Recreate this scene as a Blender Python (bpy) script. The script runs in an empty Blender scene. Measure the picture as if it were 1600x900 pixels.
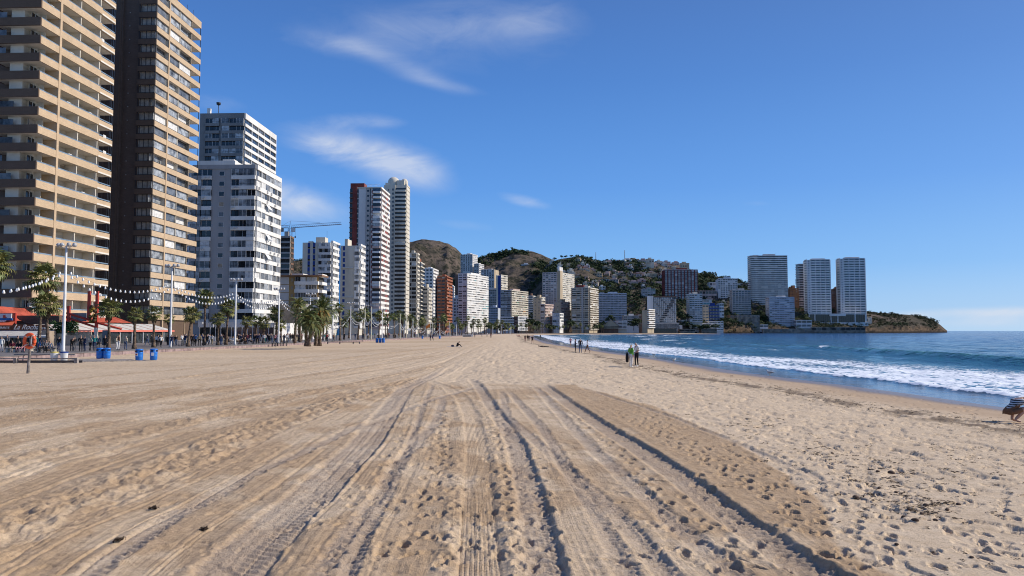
import bpy, bmesh, math, random
import numpy as np
from mathutils import Vector, Matrix, Euler
random.seed(7); RNG = np.random.RandomState(11)
R = math.radians
scn = bpy.context.scene
COL = scn.collection

# ---------------------------------------------------------------- camera
CAM_H, FPX, PITCH = 2.4, 1200.0, math.atan(67/1200)
cam_d = bpy.data.cameras.new('camera'); cam = bpy.data.objects.new('camera', cam_d); COL.objects.link(cam)
cam_d.lens = 27.0; cam_d.sensor_width = 36.0; cam_d.clip_start = 0.1; cam_d.clip_end = 60000
cam.location = (0, 0, CAM_H); cam.rotation_euler = (R(90)+PITCH, 0, 0)
scn.camera = cam
SP, CP = math.sin(PITCH), math.cos(PITCH)

def ray(px, py):
    r = (px-800)/FPX; u = (450-py)/FPX
    return r, CP-u*SP, SP+u*CP
def at(px, py, Y):
    r, y, z = ray(px, py); t = Y/y
    return Vector((r*t, Y, CAM_H+z*t))
def kx(px, py=517):
    r, y, z = ray(px, py); return r/y

# ---------------------------------------------------------------- sun and sky
SUN_EL, SUN_AZ = R(34), R(83)          # azimuth clockwise from +Y (the view direction)
sd = bpy.data.lights.new('sun', 'SUN'); sun = bpy.data.objects.new('sun', sd); COL.objects.link(sun)
sd.energy = 4.5; sd.angle = R(0.53); sd.color = (1.0, 0.93, 0.83)
sdir = Vector((math.sin(SUN_AZ)*math.cos(SUN_EL), math.cos(SUN_AZ)*math.cos(SUN_EL), math.sin(SUN_EL)))
sun.rotation_euler = sdir.to_track_quat('Z', 'Y').to_euler(); sun.location = (60, 10, 60)
scn.view_settings.view_transform = 'Standard'; scn.view_settings.look = 'None'
scn.view_settings.exposure = 0.0; scn.view_settings.gamma = 1.0
scn.cycles.filter_width = 1.05

world = bpy.data.worlds.new("World"); scn.world = world; world.use_nodes = True
class NT:
    def __init__(s, tree): s.t = tree; tree.nodes.clear()
    def n(s, typ, **kw):
        nd = s.t.nodes.new(typ)
        for k, v in kw.items():
            if k.startswith('i_'):
                key = k[2:]; key = int(key) if key.isdigit() else key
                nd.inputs[key].default_value = v
            else: setattr(nd, k, v)
        return nd
    def l(s, a, b): s.t.links.new(a, b)
    def v(s, x, sock):
        if isinstance(x, (int, float)): sock.default_value = x
        else: s.l(x, sock)
    def m(s, op, a, b=0.0, c=None, clamp=False):
        nd = s.n('ShaderNodeMath', operation=op, use_clamp=clamp)
        s.v(a, nd.inputs[0]); s.v(b, nd.inputs[1])
        if c is not None: s.v(c, nd.inputs[2])
        return nd.outputs[0]
    def mix(s, f, a, b, blend='MIX'):
        nd = s.n('ShaderNodeMix', data_type='RGBA', blend_type=blend)
        s.v(f, nd.inputs[0])
        for x, k in ((a, 6), (b, 7)):
            if isinstance(x, (tuple, list)): nd.inputs[k].default_value = tuple(x)[:3]+(1,)
            else: s.l(x, nd.inputs[k])
        return nd.outputs[2]
    def ramp(s, x, lo, hi):
        nd = s.n('ShaderNodeMapRange', clamp=True); s.l(x, nd.inputs[0])
        nd.inputs[1].default_value = lo; nd.inputs[2].default_value = hi
        return nd.outputs[0]
    def noise(s, vec, scale, detail=4, rough=.55, dist=0.0):
        nd = s.n('ShaderNodeTexNoise'); nd.inputs['Scale'].default_value = scale
        nd.inputs['Detail'].default_value = detail; nd.inputs['Roughness'].default_value = rough
        nd.inputs['Distortion'].default_value = dist
        if vec is not None: s.l(vec, nd.inputs['Vector'])
        return nd.outputs['Fac']

w = NT(world.node_tree)
sky = w.n('ShaderNodeTexSky', sky_type='NISHITA', sun_disc=False, sun_elevation=SUN_EL, sun_rotation=SUN_AZ,
          altitude=0, air_density=1.0, dust_density=1.2, ozone_density=1.5)
tc = w.n('ShaderNodeTexCoord'); sp = w.n('ShaderNodeSeparateXYZ'); w.l(tc.outputs['Generated'], sp.inputs[0])
zr = w.n('ShaderNodeValToRGB'); w.l(w.m('MULTIPLY', sp.outputs[2], 2.0), zr.inputs[0])   # clear-air gradient by elevation only
el_ = zr.color_ramp.elements; el_[0].position = 0.0; el_[0].color = (.40,.63,.90,1); el_[1].position = 1.0; el_[1].color = (.034,.105,.36,1)
for p_, c_ in ((.05,(.27,.52,.86,1)),(.16,(.135,.39,.82,1)),(.36,(.068,.27,.73,1)),(.62,(.042,.185,.57,1))):
    e_ = zr.color_ramp.elements.new(p_); e_.color = c_
vs = w.n('ShaderNodeVectorMath', operation='SCALE'); w.l(zr.outputs[0], vs.inputs[0]); vs.inputs[3].default_value = 10.5
skyc = w.mix(.76, sky.outputs[0], vs.outputs[0])
ysafe = w.m('MAXIMUM', sp.outputs[1], 0.05)
az = w.m('DIVIDE', sp.outputs[0], ysafe); el = w.m('DIVIDE', sp.outputs[2], ysafe)
cmb = w.n('ShaderNodeCombineXYZ'); w.l(az, cmb.inputs[0]); w.l(el, cmb.inputs[1])
mp = w.n('ShaderNodeMapping'); w.l(cmb.outputs[0], mp.inputs[0]); mp.inputs['Rotation'].default_value = (0,0,R(12)); mp.inputs['Scale'].default_value = (1,2.3,1)
nz = w.noise(mp.outputs[0], 9, 8, .62, .6)
nz2 = w.noise(mp.outputs[0], 3.2, 5, .6, .3)
tot = None
def blob(px, py, ex, ey, slope, gain):
    """a soft elliptical patch of thin cloud in the direction that the pixel looks"""
    global tot
    r, y, z = ray(px, py); a0, e0 = r/y, z/y
    ca, sa = math.cos(slope), math.sin(slope)
    da = w.m('SUBTRACT', az, a0); de = w.m('SUBTRACT', el, e0)
    u = w.m('DIVIDE', w.m('SUBTRACT', w.m('MULTIPLY', da, ca), w.m('MULTIPLY', de, sa)), ex/FPX)
    v = w.m('DIVIDE', w.m('ADD', w.m('MULTIPLY', da, sa), w.m('MULTIPLY', de, ca)), ey/FPX)
    d = w.m('SQRT', w.m('ADD', w.m('MULTIPLY', u, u), w.m('MULTIPLY', v, v)))
    g = w.m('MULTIPLY', w.m('EXPONENT', w.m('MULTIPLY', w.m('POWER', d, 2.2), -1.1)), gain)
    tot = g if tot is None else w.m('ADD', tot, g)
CL = [(550,72,95,17,.18,.52),(630,105,85,14,.40,.50),(700,134,50,8,.2,.34),(640,45,110,26,.02,.36),(770,32,120,34,.05,.34),(850,30,50,34,-.3,.34),
      (555,234,90,25,.18,1.6),(630,262,66,26,.24,1.7),(500,226,42,16,.1,.6),(530,190,75,13,-.05,.5),(600,192,34,9,0,.4),
      (465,320,80,24,.16,1.2),(440,305,60,24,.2,.8),(820,314,32,8,.22,1.0),(330,160,60,14,.1,.3),
      (1500,489,60,7,0,1.5),(1585,487,60,8,0,1.7),(1425,493,35,6,0,1.2),(1540,502,160,9,0,.9),(1180,318,30,5,0,.25),(730,352,50,9,.1,.25),(700,60,250,70,.1,.18)]
for c in CL: blob(*c)
cl = w.m('MULTIPLY', tot, w.m('ADD', w.m('MULTIPLY', w.ramp(nz, .30, .72), .8), w.m('MULTIPLY', w.ramp(nz2, .3, .7), .45)))
cl = w.m('MULTIPLY', w.m('MULTIPLY', w.ramp(cl, .05, 1.2), .66), w.m('GREATER_THAN', sp.outputs[1], 0.05))
skc = w.mix(cl, skyc, (6.2, 6.6, 7.4))
bg = w.n('ShaderNodeBackground'); bg.inputs[1].default_value = 0.115
w.l(skc, bg.inputs[0]); wo = w.n('ShaderNodeOutputWorld'); w.l(bg.outputs[0], wo.inputs[0])

# ---------------------------------------------------------------- object helpers
def link(name, me, parent=None, loc=(0,0,0), rot=(0,0,0), scale=(1,1,1)):
    o = bpy.data.objects.new(name, me); COL.objects.link(o)
    o.location = loc; o.rotation_euler = rot; o.scale = scale
    if parent is not None: o.parent = parent
    return o
def tag(o, label=None, cat=None, group=None, kind=None):
    if label: o['label'] = label
    if cat: o['category'] = cat
    if group: o['group'] = group
    if kind: o['kind'] = kind
    return o
def thing(name, label, cat, loc=(0,0,0), rz=0, group=None):
    o = bpy.data.objects.new(name, None); COL.objects.link(o); o.empty_display_size = .2
    o.location = loc; o.rotation_euler = (0,0,rz)
    return tag(o, label, cat, group)

class MB:
    """collects boxes, tubes and faces with a material index per face"""
    def __init__(s): s.v = []; s.f = []; s.mi = []; s.mats = []; s.smooth = []
    def mat(s, m):
        if m not in s.mats: s.mats.append(m)
        return s.mats.index(m)
    def quad(s, pts, m, sm=False):
        b = len(s.v); s.v.extend([tuple(p) for p in pts]); s.f.append(tuple(range(b, b+len(pts)))); s.mi.append(s.mat(m)); s.smooth.append(sm)
    def box(s, a, b, m):
        x0,x1 = sorted((a[0],b[0])); y0,y1 = sorted((a[1],b[1])); z0,z1 = sorted((a[2],b[2]))
        i = len(s.v); k = s.mat(m)
        s.v += [(x0,y0,z0),(x1,y0,z0),(x1,y1,z0),(x0,y1,z0),(x0,y0,z1),(x1,y0,z1),(x1,y1,z1),(x0,y1,z1)]
        s.f += [(i,i+3,i+2,i+1),(i+4,i+5,i+6,i+7),(i,i+1,i+5,i+4),(i+1,i+2,i+6,i+5),(i+2,i+3,i+7,i+6),(i+3,i,i+4,i+7)]
        s.mi += [k]*6; s.smooth += [False]*6
    def tube(s, pts, rad, m, n=6, cap=True):
        pts = [Vector(p) for p in pts]; k = s.mat(m)
        if isinstance(rad, (int, float)): rad = [rad]*len(pts)
        base = len(s.v); up = Vector((0,0,1))
        for i, p in enumerate(pts):
            d = (pts[min(i+1, len(pts)-1)]-pts[max(i-1, 0)]).normalized()
            a = d.cross(up) if abs(d.z) < .95 else d.cross(Vector((0,1,0)))
            a.normalize(); b = d.cross(a)
            for j in range(n):
                t = 2*math.pi*j/n; q = p + (a*math.cos(t)+b*math.sin(t))*rad[i]; s.v.append(tuple(q))
        for i in range(len(pts)-1):
            for j in range(n):
                a0 = base+i*n+j; a1 = base+i*n+(j+1)%n
                s.f.append((a0, a0+n, a1+n, a1)); s.mi.append(k); s.smooth.append(True)
        if cap:
            s.f.append(tuple(base+j for j in range(n))); s.f.append(tuple(base+(len(pts)-1)*n+j for j in reversed(range(n))))
            s.mi += [k,k]; s.smooth += [False]*2
    def lathe(s, prof, m, n=14, c=(0,0,0)):
        """prof: list of (radius, z)"""
        k = s.mat(m); base = len(s.v)
        for r_, z_ in prof:
            for j in range(n):
                t = 2*math.pi*j/n; s.v.append((c[0]+r_*math.cos(t), c[1]+r_*math.sin(t), c[2]+z_))
        for i in range(len(prof)-1):
            for j in range(n):
                a0 = base+i*n+j; a1 = base+i*n+(j+1)%n
                s.f.append((a0, a1, a1+n, a0+n)); s.mi.append(k); s.smooth.append(True)
    def mesh(s, name):
        me = bpy.data.meshes.new(name); me.from_pydata(s.v, [], s.f)
        for m in s.mats: me.materials.append(m)
        me.polygons.foreach_set('material_index', s.mi); me.polygons.foreach_set('use_smooth', s.smooth)
        me.update(); return me
    def build(s, name, parent=None, loc=(0,0,0), rot=(0,0,0), kind=None):
        if not s.f: return None
        o = link(name, s.mesh(name), parent, loc, rot)
        if kind: o['kind'] = kind
        return o

# ---------------------------------------------------------------- materials
MATS = {}
def mat(name, rgb, rough=.85, var=.18, scale=.35, bump=0.0, bscale=8, spec=.3, metal=0.0, var2=0.0, rgb2=None, streak=False):
    if name in MATS: return MATS[name]
    m = bpy.data.materials.new(name); m.use_nodes = True; t = NT(m.node_tree)
    out = t.n('ShaderNodeOutputMaterial'); p = t.n('ShaderNodeBsdfPrincipled'); t.l(p.outputs[0], out.inputs[0])
    p.inputs['Roughness'].default_value = rough; p.inputs['Metallic'].default_value = metal
    p.inputs['Specular IOR Level'].default_value = spec
    g = t.n('ShaderNodeNewGeometry'); pos = g.outputs['Position']
    if streak:
        mp = t.n('ShaderNodeMapping'); t.l(pos, mp.inputs[0]); mp.inputs['Scale'].default_value = (1,1,.12); pos = mp.outputs[0]
    nzz = t.noise(pos, scale, 5, .6)
    c2 = rgb2 if rgb2 else tuple(max(0, c*(1-2.2*var)) for c in rgb)
    col = t.mix(t.ramp(nzz, .38, .72), tuple(min(1, c*(1+.3*var)) for c in rgb), c2)
    if var2:
        oi = t.n('ShaderNodeObjectInfo')
        fac = t.m('ADD', 1-var2, t.m('MULTIPLY', oi.outputs['Random'], 2*var2))
        vm = t.n('ShaderNodeVectorMath', operation='SCALE'); t.l(col, vm.inputs[0]); t.l(fac, vm.inputs[3]); col = vm.outputs[0]
    t.l(col, p.inputs['Base Color'])
    if bump:
        b = t.n('ShaderNodeBump'); b.inputs['Strength'].default_value = bump
        t.l(t.noise(g.outputs['Position'], bscale, 4, .6), b.inputs['Height']); t.l(b.outputs[0], p.inputs['Normal'])
    MATS[name] = m; return m
def glass(name, rgb, rough=.12, spec=.6, scale=.6):
    return mat(name, rgb, rough, .45, scale, spec=spec)
def brick_mat(name, c1, c2, mortar, course=.14):
    m = bpy.data.materials.new(name); m.use_nodes = True; t = NT(m.node_tree)
    out = t.n('ShaderNodeOutputMaterial'); p = t.n('ShaderNodeBsdfPrincipled'); t.l(p.outputs[0], out.inputs[0]); p.inputs['Roughness'].default_value = .85
    p.inputs['Specular IOR Level'].default_value = .2
    g = t.n('ShaderNodeNewGeometry'); s3 = t.n('ShaderNodeSeparateXYZ'); t.l(g.outputs['Position'], s3.inputs[0])
    cx = t.n('ShaderNodeCombineXYZ'); t.l(t.m('ADD', s3.outputs[0], s3.outputs[1]), cx.inputs[0]); t.l(s3.outputs[2], cx.inputs[1])
    b = t.n('ShaderNodeTexBrick'); t.l(cx.outputs[0], b.inputs['Vector'])
    b.inputs['Color1'].default_value = c1+(1,); b.inputs['Color2'].default_value = c2+(1,); b.inputs['Mortar'].default_value = mortar+(1,)
    b.inputs['Scale'].default_value = 1; b.inputs['Brick Width'].default_value = .55; b.inputs['Row Height'].default_value = course; b.inputs['Mortar Size'].default_value = .012
    n_ = t.noise(g.outputs['Position'], .5, 5, .6)
    t.l(t.mix(t.m('MULTIPLY', t.ramp(n_, .35, .75), .35), b.outputs[0], tuple(c*.55 for c in c2)), p.inputs['Base Color'])
    MATS[name] = m; return m

# numpy value noise
_tab = RNG.rand(512, 512).astype(np.float32)
def vnoise(x, y):
    xi = np.floor(x).astype(np.int64); yi = np.floor(y).astype(np.int64)
    fx = (x-xi).astype(np.float32); fy = (y-yi).astype(np.float32); fx = fx*fx*(3-2*fx); fy = fy*fy*(3-2*fy)
    a = _tab[xi & 511, yi & 511]; b = _tab[(xi+1) & 511, yi & 511]; c = _tab[xi & 511, (yi+1) & 511]; d = _tab[(xi+1) & 511, (yi+1) & 511]
    return (a*(1-fx)+b*fx)*(1-fy)+(c*(1-fx)+d*fx)*fy
def fbm(x, y, o=4, g=.5):
    s = 0; a = 1; t = 0
    for i in range(o):
        s = s+a*vnoise(x*2**i+17.3*i, y*2**i+41.7*i); t += a; a *= g
    return s/t
def sstep(x, a, b):
    t = np.clip((x-a)/(b-a), 0, 1); return t*t*(3-2*t)
# ---------------------------------------------------------------- beach, sea
SH_Y = np.array([-80, 0, 20, 30, 36, 42, 53, 79, 95, 114, 168, 250, 387, 500, 560, 600, 640, 690, 6000.])
SH_X = np.array([30, 23, 20, 18.6, 18.3, 17.6, 16.2, 15.2, 14.2, 13.0, 9.5, 9, 10.5, 17, 32, 60, 110, 190, 190.])
PR_Y = np.array([-200, 0, 60, 109, 150, 200, 240, 330, 500, 600, 640, 665, 680, 690.])
PR_X = np.array([-45, -44.5, -44, -42, -39, -36, -32.5, -26.5, -14, -2, 15, 45, 95, 170.])
SEA_Z = -0.5
def shore_x(Y): return np.interp(Y, SH_Y, SH_X)
def prom_x(Y): return np.interp(Y, PR_Y, PR_X)
def base_h(X, Y):
    d = shore_x(Y)-X
    z = np.where(d > 0, SEA_Z+0.5*(1-np.exp(-np.maximum(d, 0)/8.5)), SEA_Z-0.07*np.minimum(-d, 60))
    return z-0.2*sstep(-X, 10, 32)
def ground_pt(px, py):
    r, y, z = ray(px, py); h = 0.0
    for _ in range(12):
        t = (h-CAM_H)/z; X, Y = r*t, y*t; h = float(base_h(np.float64(X), np.float64(Y)))
    return Vector((X, Y, h))
def gp0(px, py):
    r, y, z = ray(px, py); t = -CAM_H/z; return r*t, y*t
class Trk:
    def __init__(s, pts, fade=3.0):
        q = sorted([gp0(*p) for p in pts], key=lambda a: a[1]); s.x = np.array([a[0] for a in q]); s.y = np.array([a[1] for a in q])
        s.y0 = -20 if pts_near(pts) else s.y[0]; s.y1 = s.y[-1]; s.f = fade
        if pts_near(pts):
            sl = (s.x[1]-s.x[0])/(s.y[1]-s.y[0]); s.x = np.insert(s.x, 0, s.x[0]-sl*28); s.y = np.insert(s.y, 0, s.y[0]-28)
    def d(s, X, Y): return X-np.interp(Y, s.y, s.x)
    def m(s, Y): return sstep(Y, s.y0-s.f, s.y0+.01)*(1-sstep(Y, s.y1-s.f, s.y1+s.f*.5))
def pts_near(p): return max(q[1] for q in p) > 880

E1 = Trk([(1345,905),(1250,850),(1170,800),(1100,750),(1030,705),(960,665),(900,628),(855,598)])
E1b = Trk([(1190,900),(1080,820),(1000,750),(930,690),(890,650),(860,620),(840,600)])
E2 = Trk([(1250,725),(1150,685),(1060,650),(980,625),(915,604)], 4)
E3 = Trk([(893,905),(880,860),(860,800),(842,740),(822,690),(800,660),(776,630),(757,604),(745,592)])
E4 = Trk([(405,905),(450,850),(520,780),(600,690),(628,640),(648,606),(700,580)])
E4b = Trk([(505,905),(560,830),(610,760),(650,690),(664,640),(680,600)])
TB = Trk([(752,905),(750,840),(748,780),(746,700),(738,650),(722,620),(700,604),(668,596)])
TC = Trk([(1010,905),(985,860),(940,790),(905,740),(880,700),(850,660),(800,610)])
L1 = Trk([(-160,905),(0,826),(100,790),(200,752),(300,712),(400,670),(560,618),(660,588)])
L2 = Trk([(-300,830),(0,722),(100,700),(250,668),(450,620),(600,590),(690,570)])
L3 = Trk([(-200,690),(0,655),(150,635),(350,605),(560,575),(680,556)])
L4 = Trk([(-200,640),(0,618),(200,598),(400,575),(600,552),(700,542)])
L5 = Trk([(-100,606),(100,591),(300,573),(500,555),(680,538)])
R1 = Trk([(1420,905),(1310,850),(1285,780),(1160,690),(1010,628),(905,602)])   # right limit of the raked lane

ys = [-120., -60, -30, -15, -6, 0, 3, 5]
y = 6.3
while y < 900:
    ys.append(y); y += max(.014, min(y*y/3300., .0062*y)) if y < 700 else 20
YS = np.array(ys+[960, 1100]); NC = 880
u = np.linspace(-1, 1, NC)
W = 0.74*np.maximum(YS, 7)+1.5
Xg = u[None, :]*W[:, None]
Xg = np.concatenate([-np.maximum(W*1.5, 300)[:, None], Xg, np.maximum(W*1.5, 300)[:, None]], 1)
Yg = np.repeat(YS[:, None], Xg.shape[1], 1)
H = base_h(Xg, Yg)
dshore = shore_x(Yg)+1.0*(fbm(Yg/9., Yg*0+3, 3)-.5)-Xg
near = 1-sstep(Yg, 45, 90)
land = sstep(dshore, 3.5, 7)
far_damp = 1-sstep(Yg, 90, 300)*.6
# large undulation and trampled texture
H = H+.07*(fbm(Xg/3.5, Yg/3.5, 4)-.5)*land
n1 = fbm(Xg/.34, Yg/.34, 4, .55); n2 = fbm(Xg/.9+9, Yg/.9, 3); nL = fbm(Xg/4.+50, Yg/4., 3)
lane = np.zeros_like(H)
dR = R1.d(Xg, Yg); lane = (1-sstep(dR, -.15+.25*(n2-.5), .1+.25*(n2-.5)))*(1-sstep(Yg, 33+5*(nL-.5), 38+5*(nL-.5)))
tramp = np.maximum(1-lane, 0)*sstep(Xg, -8+Yg*0.02, -1)            # walked-on dry sand
tramp = np.maximum(tramp, .25*(1-lane))*land
pits = -.030*(1-sstep(n1, .355, .40))
n3 = fbm(Xg/.62+31, Yg/.8+7, 3, .5); pits2 = -.032*(1-sstep(n3, .36, .40))
H = H+(pits+pits2)*tramp*(1+1.2*sstep(Yg, 25, 80))*far_damp
nf = fbm(Xg/.07, Yg/.07, 2)-.5
H = H+.010*nf*near*land*(1-.5*tramp)
# lateral flow coordinate, so grooves follow the tractor lanes
trk = [(L4,-26),(L3,-19),(L2,-12),(L1,-8),(E4,-3),(TB,-.4),(E3,.5),(E1b,2.6),(E1,3.6),(E2,6)]
S = np.zeros_like(H)
for i, yy in enumerate(YS):
    xs_ = np.array([np.interp(yy, t.y, t.x) for t, s_ in trk]); ss = np.array([s_ for t, s_ in trk])
    o = np.argsort(xs_); S[i] = np.interp(Xg[i], xs_[o], ss[o])
S = S+.25*(nL-.5)
nm = fbm(S*3+5, Yg/3.+2, 3)
grv = (fbm(S/.045, Yg/5., 2)-.5)*.014+(fbm(S/.16+4, Yg/7., 3)-.5)*.026
H = H+grv*(.35+.65*sstep(nm, .38, .6))*np.maximum(lane, .5*(1-sstep(Xg, -6, 0)))*(1-sstep(Yg, 30, 60))
# broad combed ridges running along the beach, left and centre, out to far
big = fbm(S*1.1+7, Yg/16.+1, 4, .6)-.5
leftm = 1-sstep(Xg, -6+Yg*.02, 2+Yg*.03)
H = H+.06*big*np.maximum(leftm, .35*lane)*land*(1+.8*sstep(Yg, 20, 60))
ridg = np.abs(fbm(S*2.2+70, Yg/30., 3)-.5)
H = H-.028*np.clip(.05-ridg, 0, .05)/.05*leftm*land*(1+sstep(Yg, 30, 80))
tone = .5+.9*(fbm(S*1.6+3, Yg/14., 4)-.5)*leftm
grey = np.zeros_like(H)
def step(t, h, decay, wdt=.035, rag=.09, rutw=.5, rut=.045, tread=True):
    global H, tone, grey
    n_ = (fbm(Yg*3.1+13, Xg*0+t.x[0], 4)-.5)*rag
    d = t.d(Xg, Yg)+n_; m = t.m(Yg)
    H = H+h*sstep(d, -wdt, wdt)*np.exp(-np.maximum(d, 0)/decay)*m
    if rut:
        wn = sstep(d, -rutw-.06, -rutw+.04)*(1-sstep(d, -.05, 0))*m
        H = H-rut*wn
        if tread: H = H+wn*.014*np.sin((Yg+.5*np.abs(d+rutw/2))*2*math.pi/.15)*(1-sstep(Yg, 12, 20))+wn*.02*(n1-.5)
        H = H+.012*np.exp(-((d+rutw+.08)/.07)**2)*m*(.5+n1)
        grey = np.maximum(grey, wn*(.55+.45*n1))
    # crumbs of thrown sand along the foot of the step
    cr = np.exp(-((d+.04)/.10)**2)*m
    H = H+cr*.05*np.clip(fbm(Xg/.10, Yg/.12, 3)-.5, 0, 1)*2
step(E1, .046, 1.6, rut=.03); step(E3, .038, .8, rutw=.42, rut=.028); step(E4, .034, 1.0, rutw=.75, rut=.022)
step(E2, .028, 1.5, rutw=.15, rut=.01, tread=False); step(E1b, .016, .5, rutw=.3, rut=.012); step(E4b, .016, .5, rutw=.2, rut=.015)
step(TC, .012, .35, rutw=.26, rut=.014)
X1 = Trk([(150,905),(300,800),(430,730),(560,670),(680,625),(760,600)], 2); X2 = Trk([(560,905),(600,800),(640,720),(690,660),(700,620)], 2); X3 = Trk([(1080,905),(980,800),(900,730),(850,690),(800,650),(790,610)], 2)
step(X1, .012, .3, rutw=.32, rut=.016, wdt=.05); step(X2, .010, .25, rutw=.30, rut=.014, wdt=.05); step(X3, .012, .3, rutw=.28, rut=.016, wdt=.05)
H = H-.016*(1-sstep(fbm(Xg/.28+77, Yg/.4, 3), .30, .345))*lane*(1-sstep(Yg, 40, 60))
for t, a, wd in ((L1, .075, .75), (L2, .055, .6), (L3, .04, .5), (L4, .04, .5), (L5, .04, .5)):
    d = t.d(Xg, Yg)+.25*(n2-.5); m = t.m(Yg); band = np.exp(-(d/wd)**2)*m
    H = H+band*(a*.6+a*2.4*(fbm(Xg/.16, Yg/.22, 3)-.5))
    H = H+.025*sstep(d, wd*.9, wd*1.1)*np.exp(-np.maximum(d-wd, 0)/.8)*m
    tone = tone+band*.35
# tread band with lengthwise cleats
d = TB.d(Xg, Yg); m = TB.m(Yg); wn = sstep(d, -.27, -.22)*(1-sstep(d, .2, .26))*m
H = H-wn*.018+wn*.010*np.sin(d*2*math.pi/.052)*(1-sstep(Yg, 14, 26))+wn*.006*np.sin(Yg*2*math.pi/.09+d*8)*(1-sstep(Yg, 10, 16))
for off in (-.36, .36):
    b = np.exp(-((d-off)/.09)**2)*m; H = H+b*(.012+.06*(fbm(Xg/.07, Yg/.07, 3)-.45))
# churned clods between the tread band and the rut on its right
b = np.exp(-((TB.d(Xg, Yg)-.62)/.18)**2)*m; H = H+b*.075*(fbm(Xg/.09+3, Yg/.11, 3)-.5)
# raked texture of the right lane: rough short pile
rk = sstep(E1.d(Xg, Yg), .05, .4)*lane
H = H+rk*.014*(fbm(Xg/.05+9, Yg/.05, 2)-.5)*near
tone = tone+.45*rk+.45*lane*sstep(fbm(Xg/1.3+5, Yg/2.2, 4, .6), .44, .56)-.12*lane
tone = tone-.45*np.exp(-((E1b.d(Xg, Yg)+.2)/.5)**2)*lane*sstep(n2, .4, .6)
# the scuffed cross line where the raked lanes end
cl_ = np.exp(-((Yg-37-3*(nL-.5))/.8)**2)*sstep(Xg, -9, -4)*(1-sstep(Xg, 3, 7)); H = H+cl_*.10*(n1-.45)
# footprints
def stamp(x, y_, ang, L=.27, Wd=.10, dp=.035):
    i0, i1 = np.searchsorted(YS, y_-.3), np.searchsorted(YS, y_+.3)
    if i1-i0 < 2: return
    wr = W[(i0+i1)//2]; j0 = int((x-.35+wr)/(2*wr)*(NC-1))+1; j1 = int((x+.35+wr)/(2*wr)*(NC-1))+3
    if j0 < 1 or j1 > NC: return
    X_ = Xg[i0:i1, j0:j1]-x; Y_ = Yg[i0:i1, j0:j1]-y_
    ca, sa = math.cos(ang), math.sin(ang); a = X_*ca+Y_*sa; b = -X_*sa+Y_*ca
    r = np.sqrt((a/(L/2))**2+(b/(Wd/2*(1+.25*np.sign(a))))**2)
    H[i0:i1, j0:j1] += -dp*(1-sstep(r, .82, 1.06))*(1-.35*sstep(a/L, -.1, .4))+dp*.28*np.exp(-((r-1.3)/.25)**2)
rr = random.Random(5)
def walk(px0, py0, px1, py1, both=True):
    a = gp0(px0, py0); b = gp0(px1, py1); L = math.hypot(b[0]-a[0], b[1]-a[1]); dx, dy = (b[0]-a[0])/L, (b[1]-a[1])/L
    s = 0; side = 1
    while s < L:
        x = a[0]+dx*s-dy*.09*side+rr.uniform(-.04, .04); y_ = a[1]+dy*s+dx*.09*side
        stamp(x, y_, math.atan2(dy, dx)+rr.uniform(-.25, .25), rr.uniform(.25, .31), rr.uniform(.10, .13), rr.uniform(.035, .06)); s += rr.uniform(.42, .62); side = -side
for a in [(830,905,775,640),(800,905,765,640),(1120,905,990,720),(990,720,890,640),(1230,905,1080,740),(1300,830,1010,640),(1240,800,1000,650),(1180,760,960,640),
          (700,880,690,640),(640,850,700,650),(560,790,650,660),(1400,870,1150,700),(1480,880,1300,760),(1340,905,1330,800),(1560,850,1250,700),(1600,800,1300,690),(1150,905,1120,820),(870,900,830,700)]: walk(*a)
for _ in range(130):
    x, y_ = gp0(rr.uniform(950, 1330), 620+260*rr.random()**1.3); stamp(x, y_, rr.uniform(0, 3.1), .26, .11, rr.uniform(.025, .05))
for _ in range(70):
    x, y_ = gp0(rr.uniform(480, 860), rr.uniform(640, 890)); stamp(x, y_, rr.uniform(.8, 2.2), .26, .12, rr.uniform(.02, .045))
for _ in range(1500):
    y_ = 8+42*rr.random()**1.1; x = rr.uniform(1.5+.05*y_, 17.5)
    if float(R1.d(np.float64(x), np.float64(y_))) > -.4 or y_ > 36: stamp(x, y_, rr.uniform(0, 3.1), rr.uniform(.2, .3), rr.uniform(.08, .13), rr.uniform(.02, .05))
for _ in range(60):
    y_ = rr.uniform(9, 30); x = rr.uniform(-12, -2); stamp(x, y_, rr.uniform(0, 3.1), .26, .10, .03)
# attributes: wetness by the water, moisture and greyness of the sand
wet = 1-sstep(dshore, 1.2+1.2*(nL-.5), 3.2+1.6*(nL-.5))
wrack = np.exp(-((dshore-6.2-1.5*(fbm(Yg/6., Yg*0, 3)-.5)*2)/.9)**2)*sstep(fbm(Xg/.5, Yg/.8, 4, .65), .40, .54)
damp = 1-sstep(dshore, 3.5, 6.5)
tone = np.clip(tone-.55*tramp*sstep(Yg, 4, 9)*(1-lane), -.2, 1)
tone = np.where(Yg > 38, tone-.2*sstep(Xg, -12, 0), tone)

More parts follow.
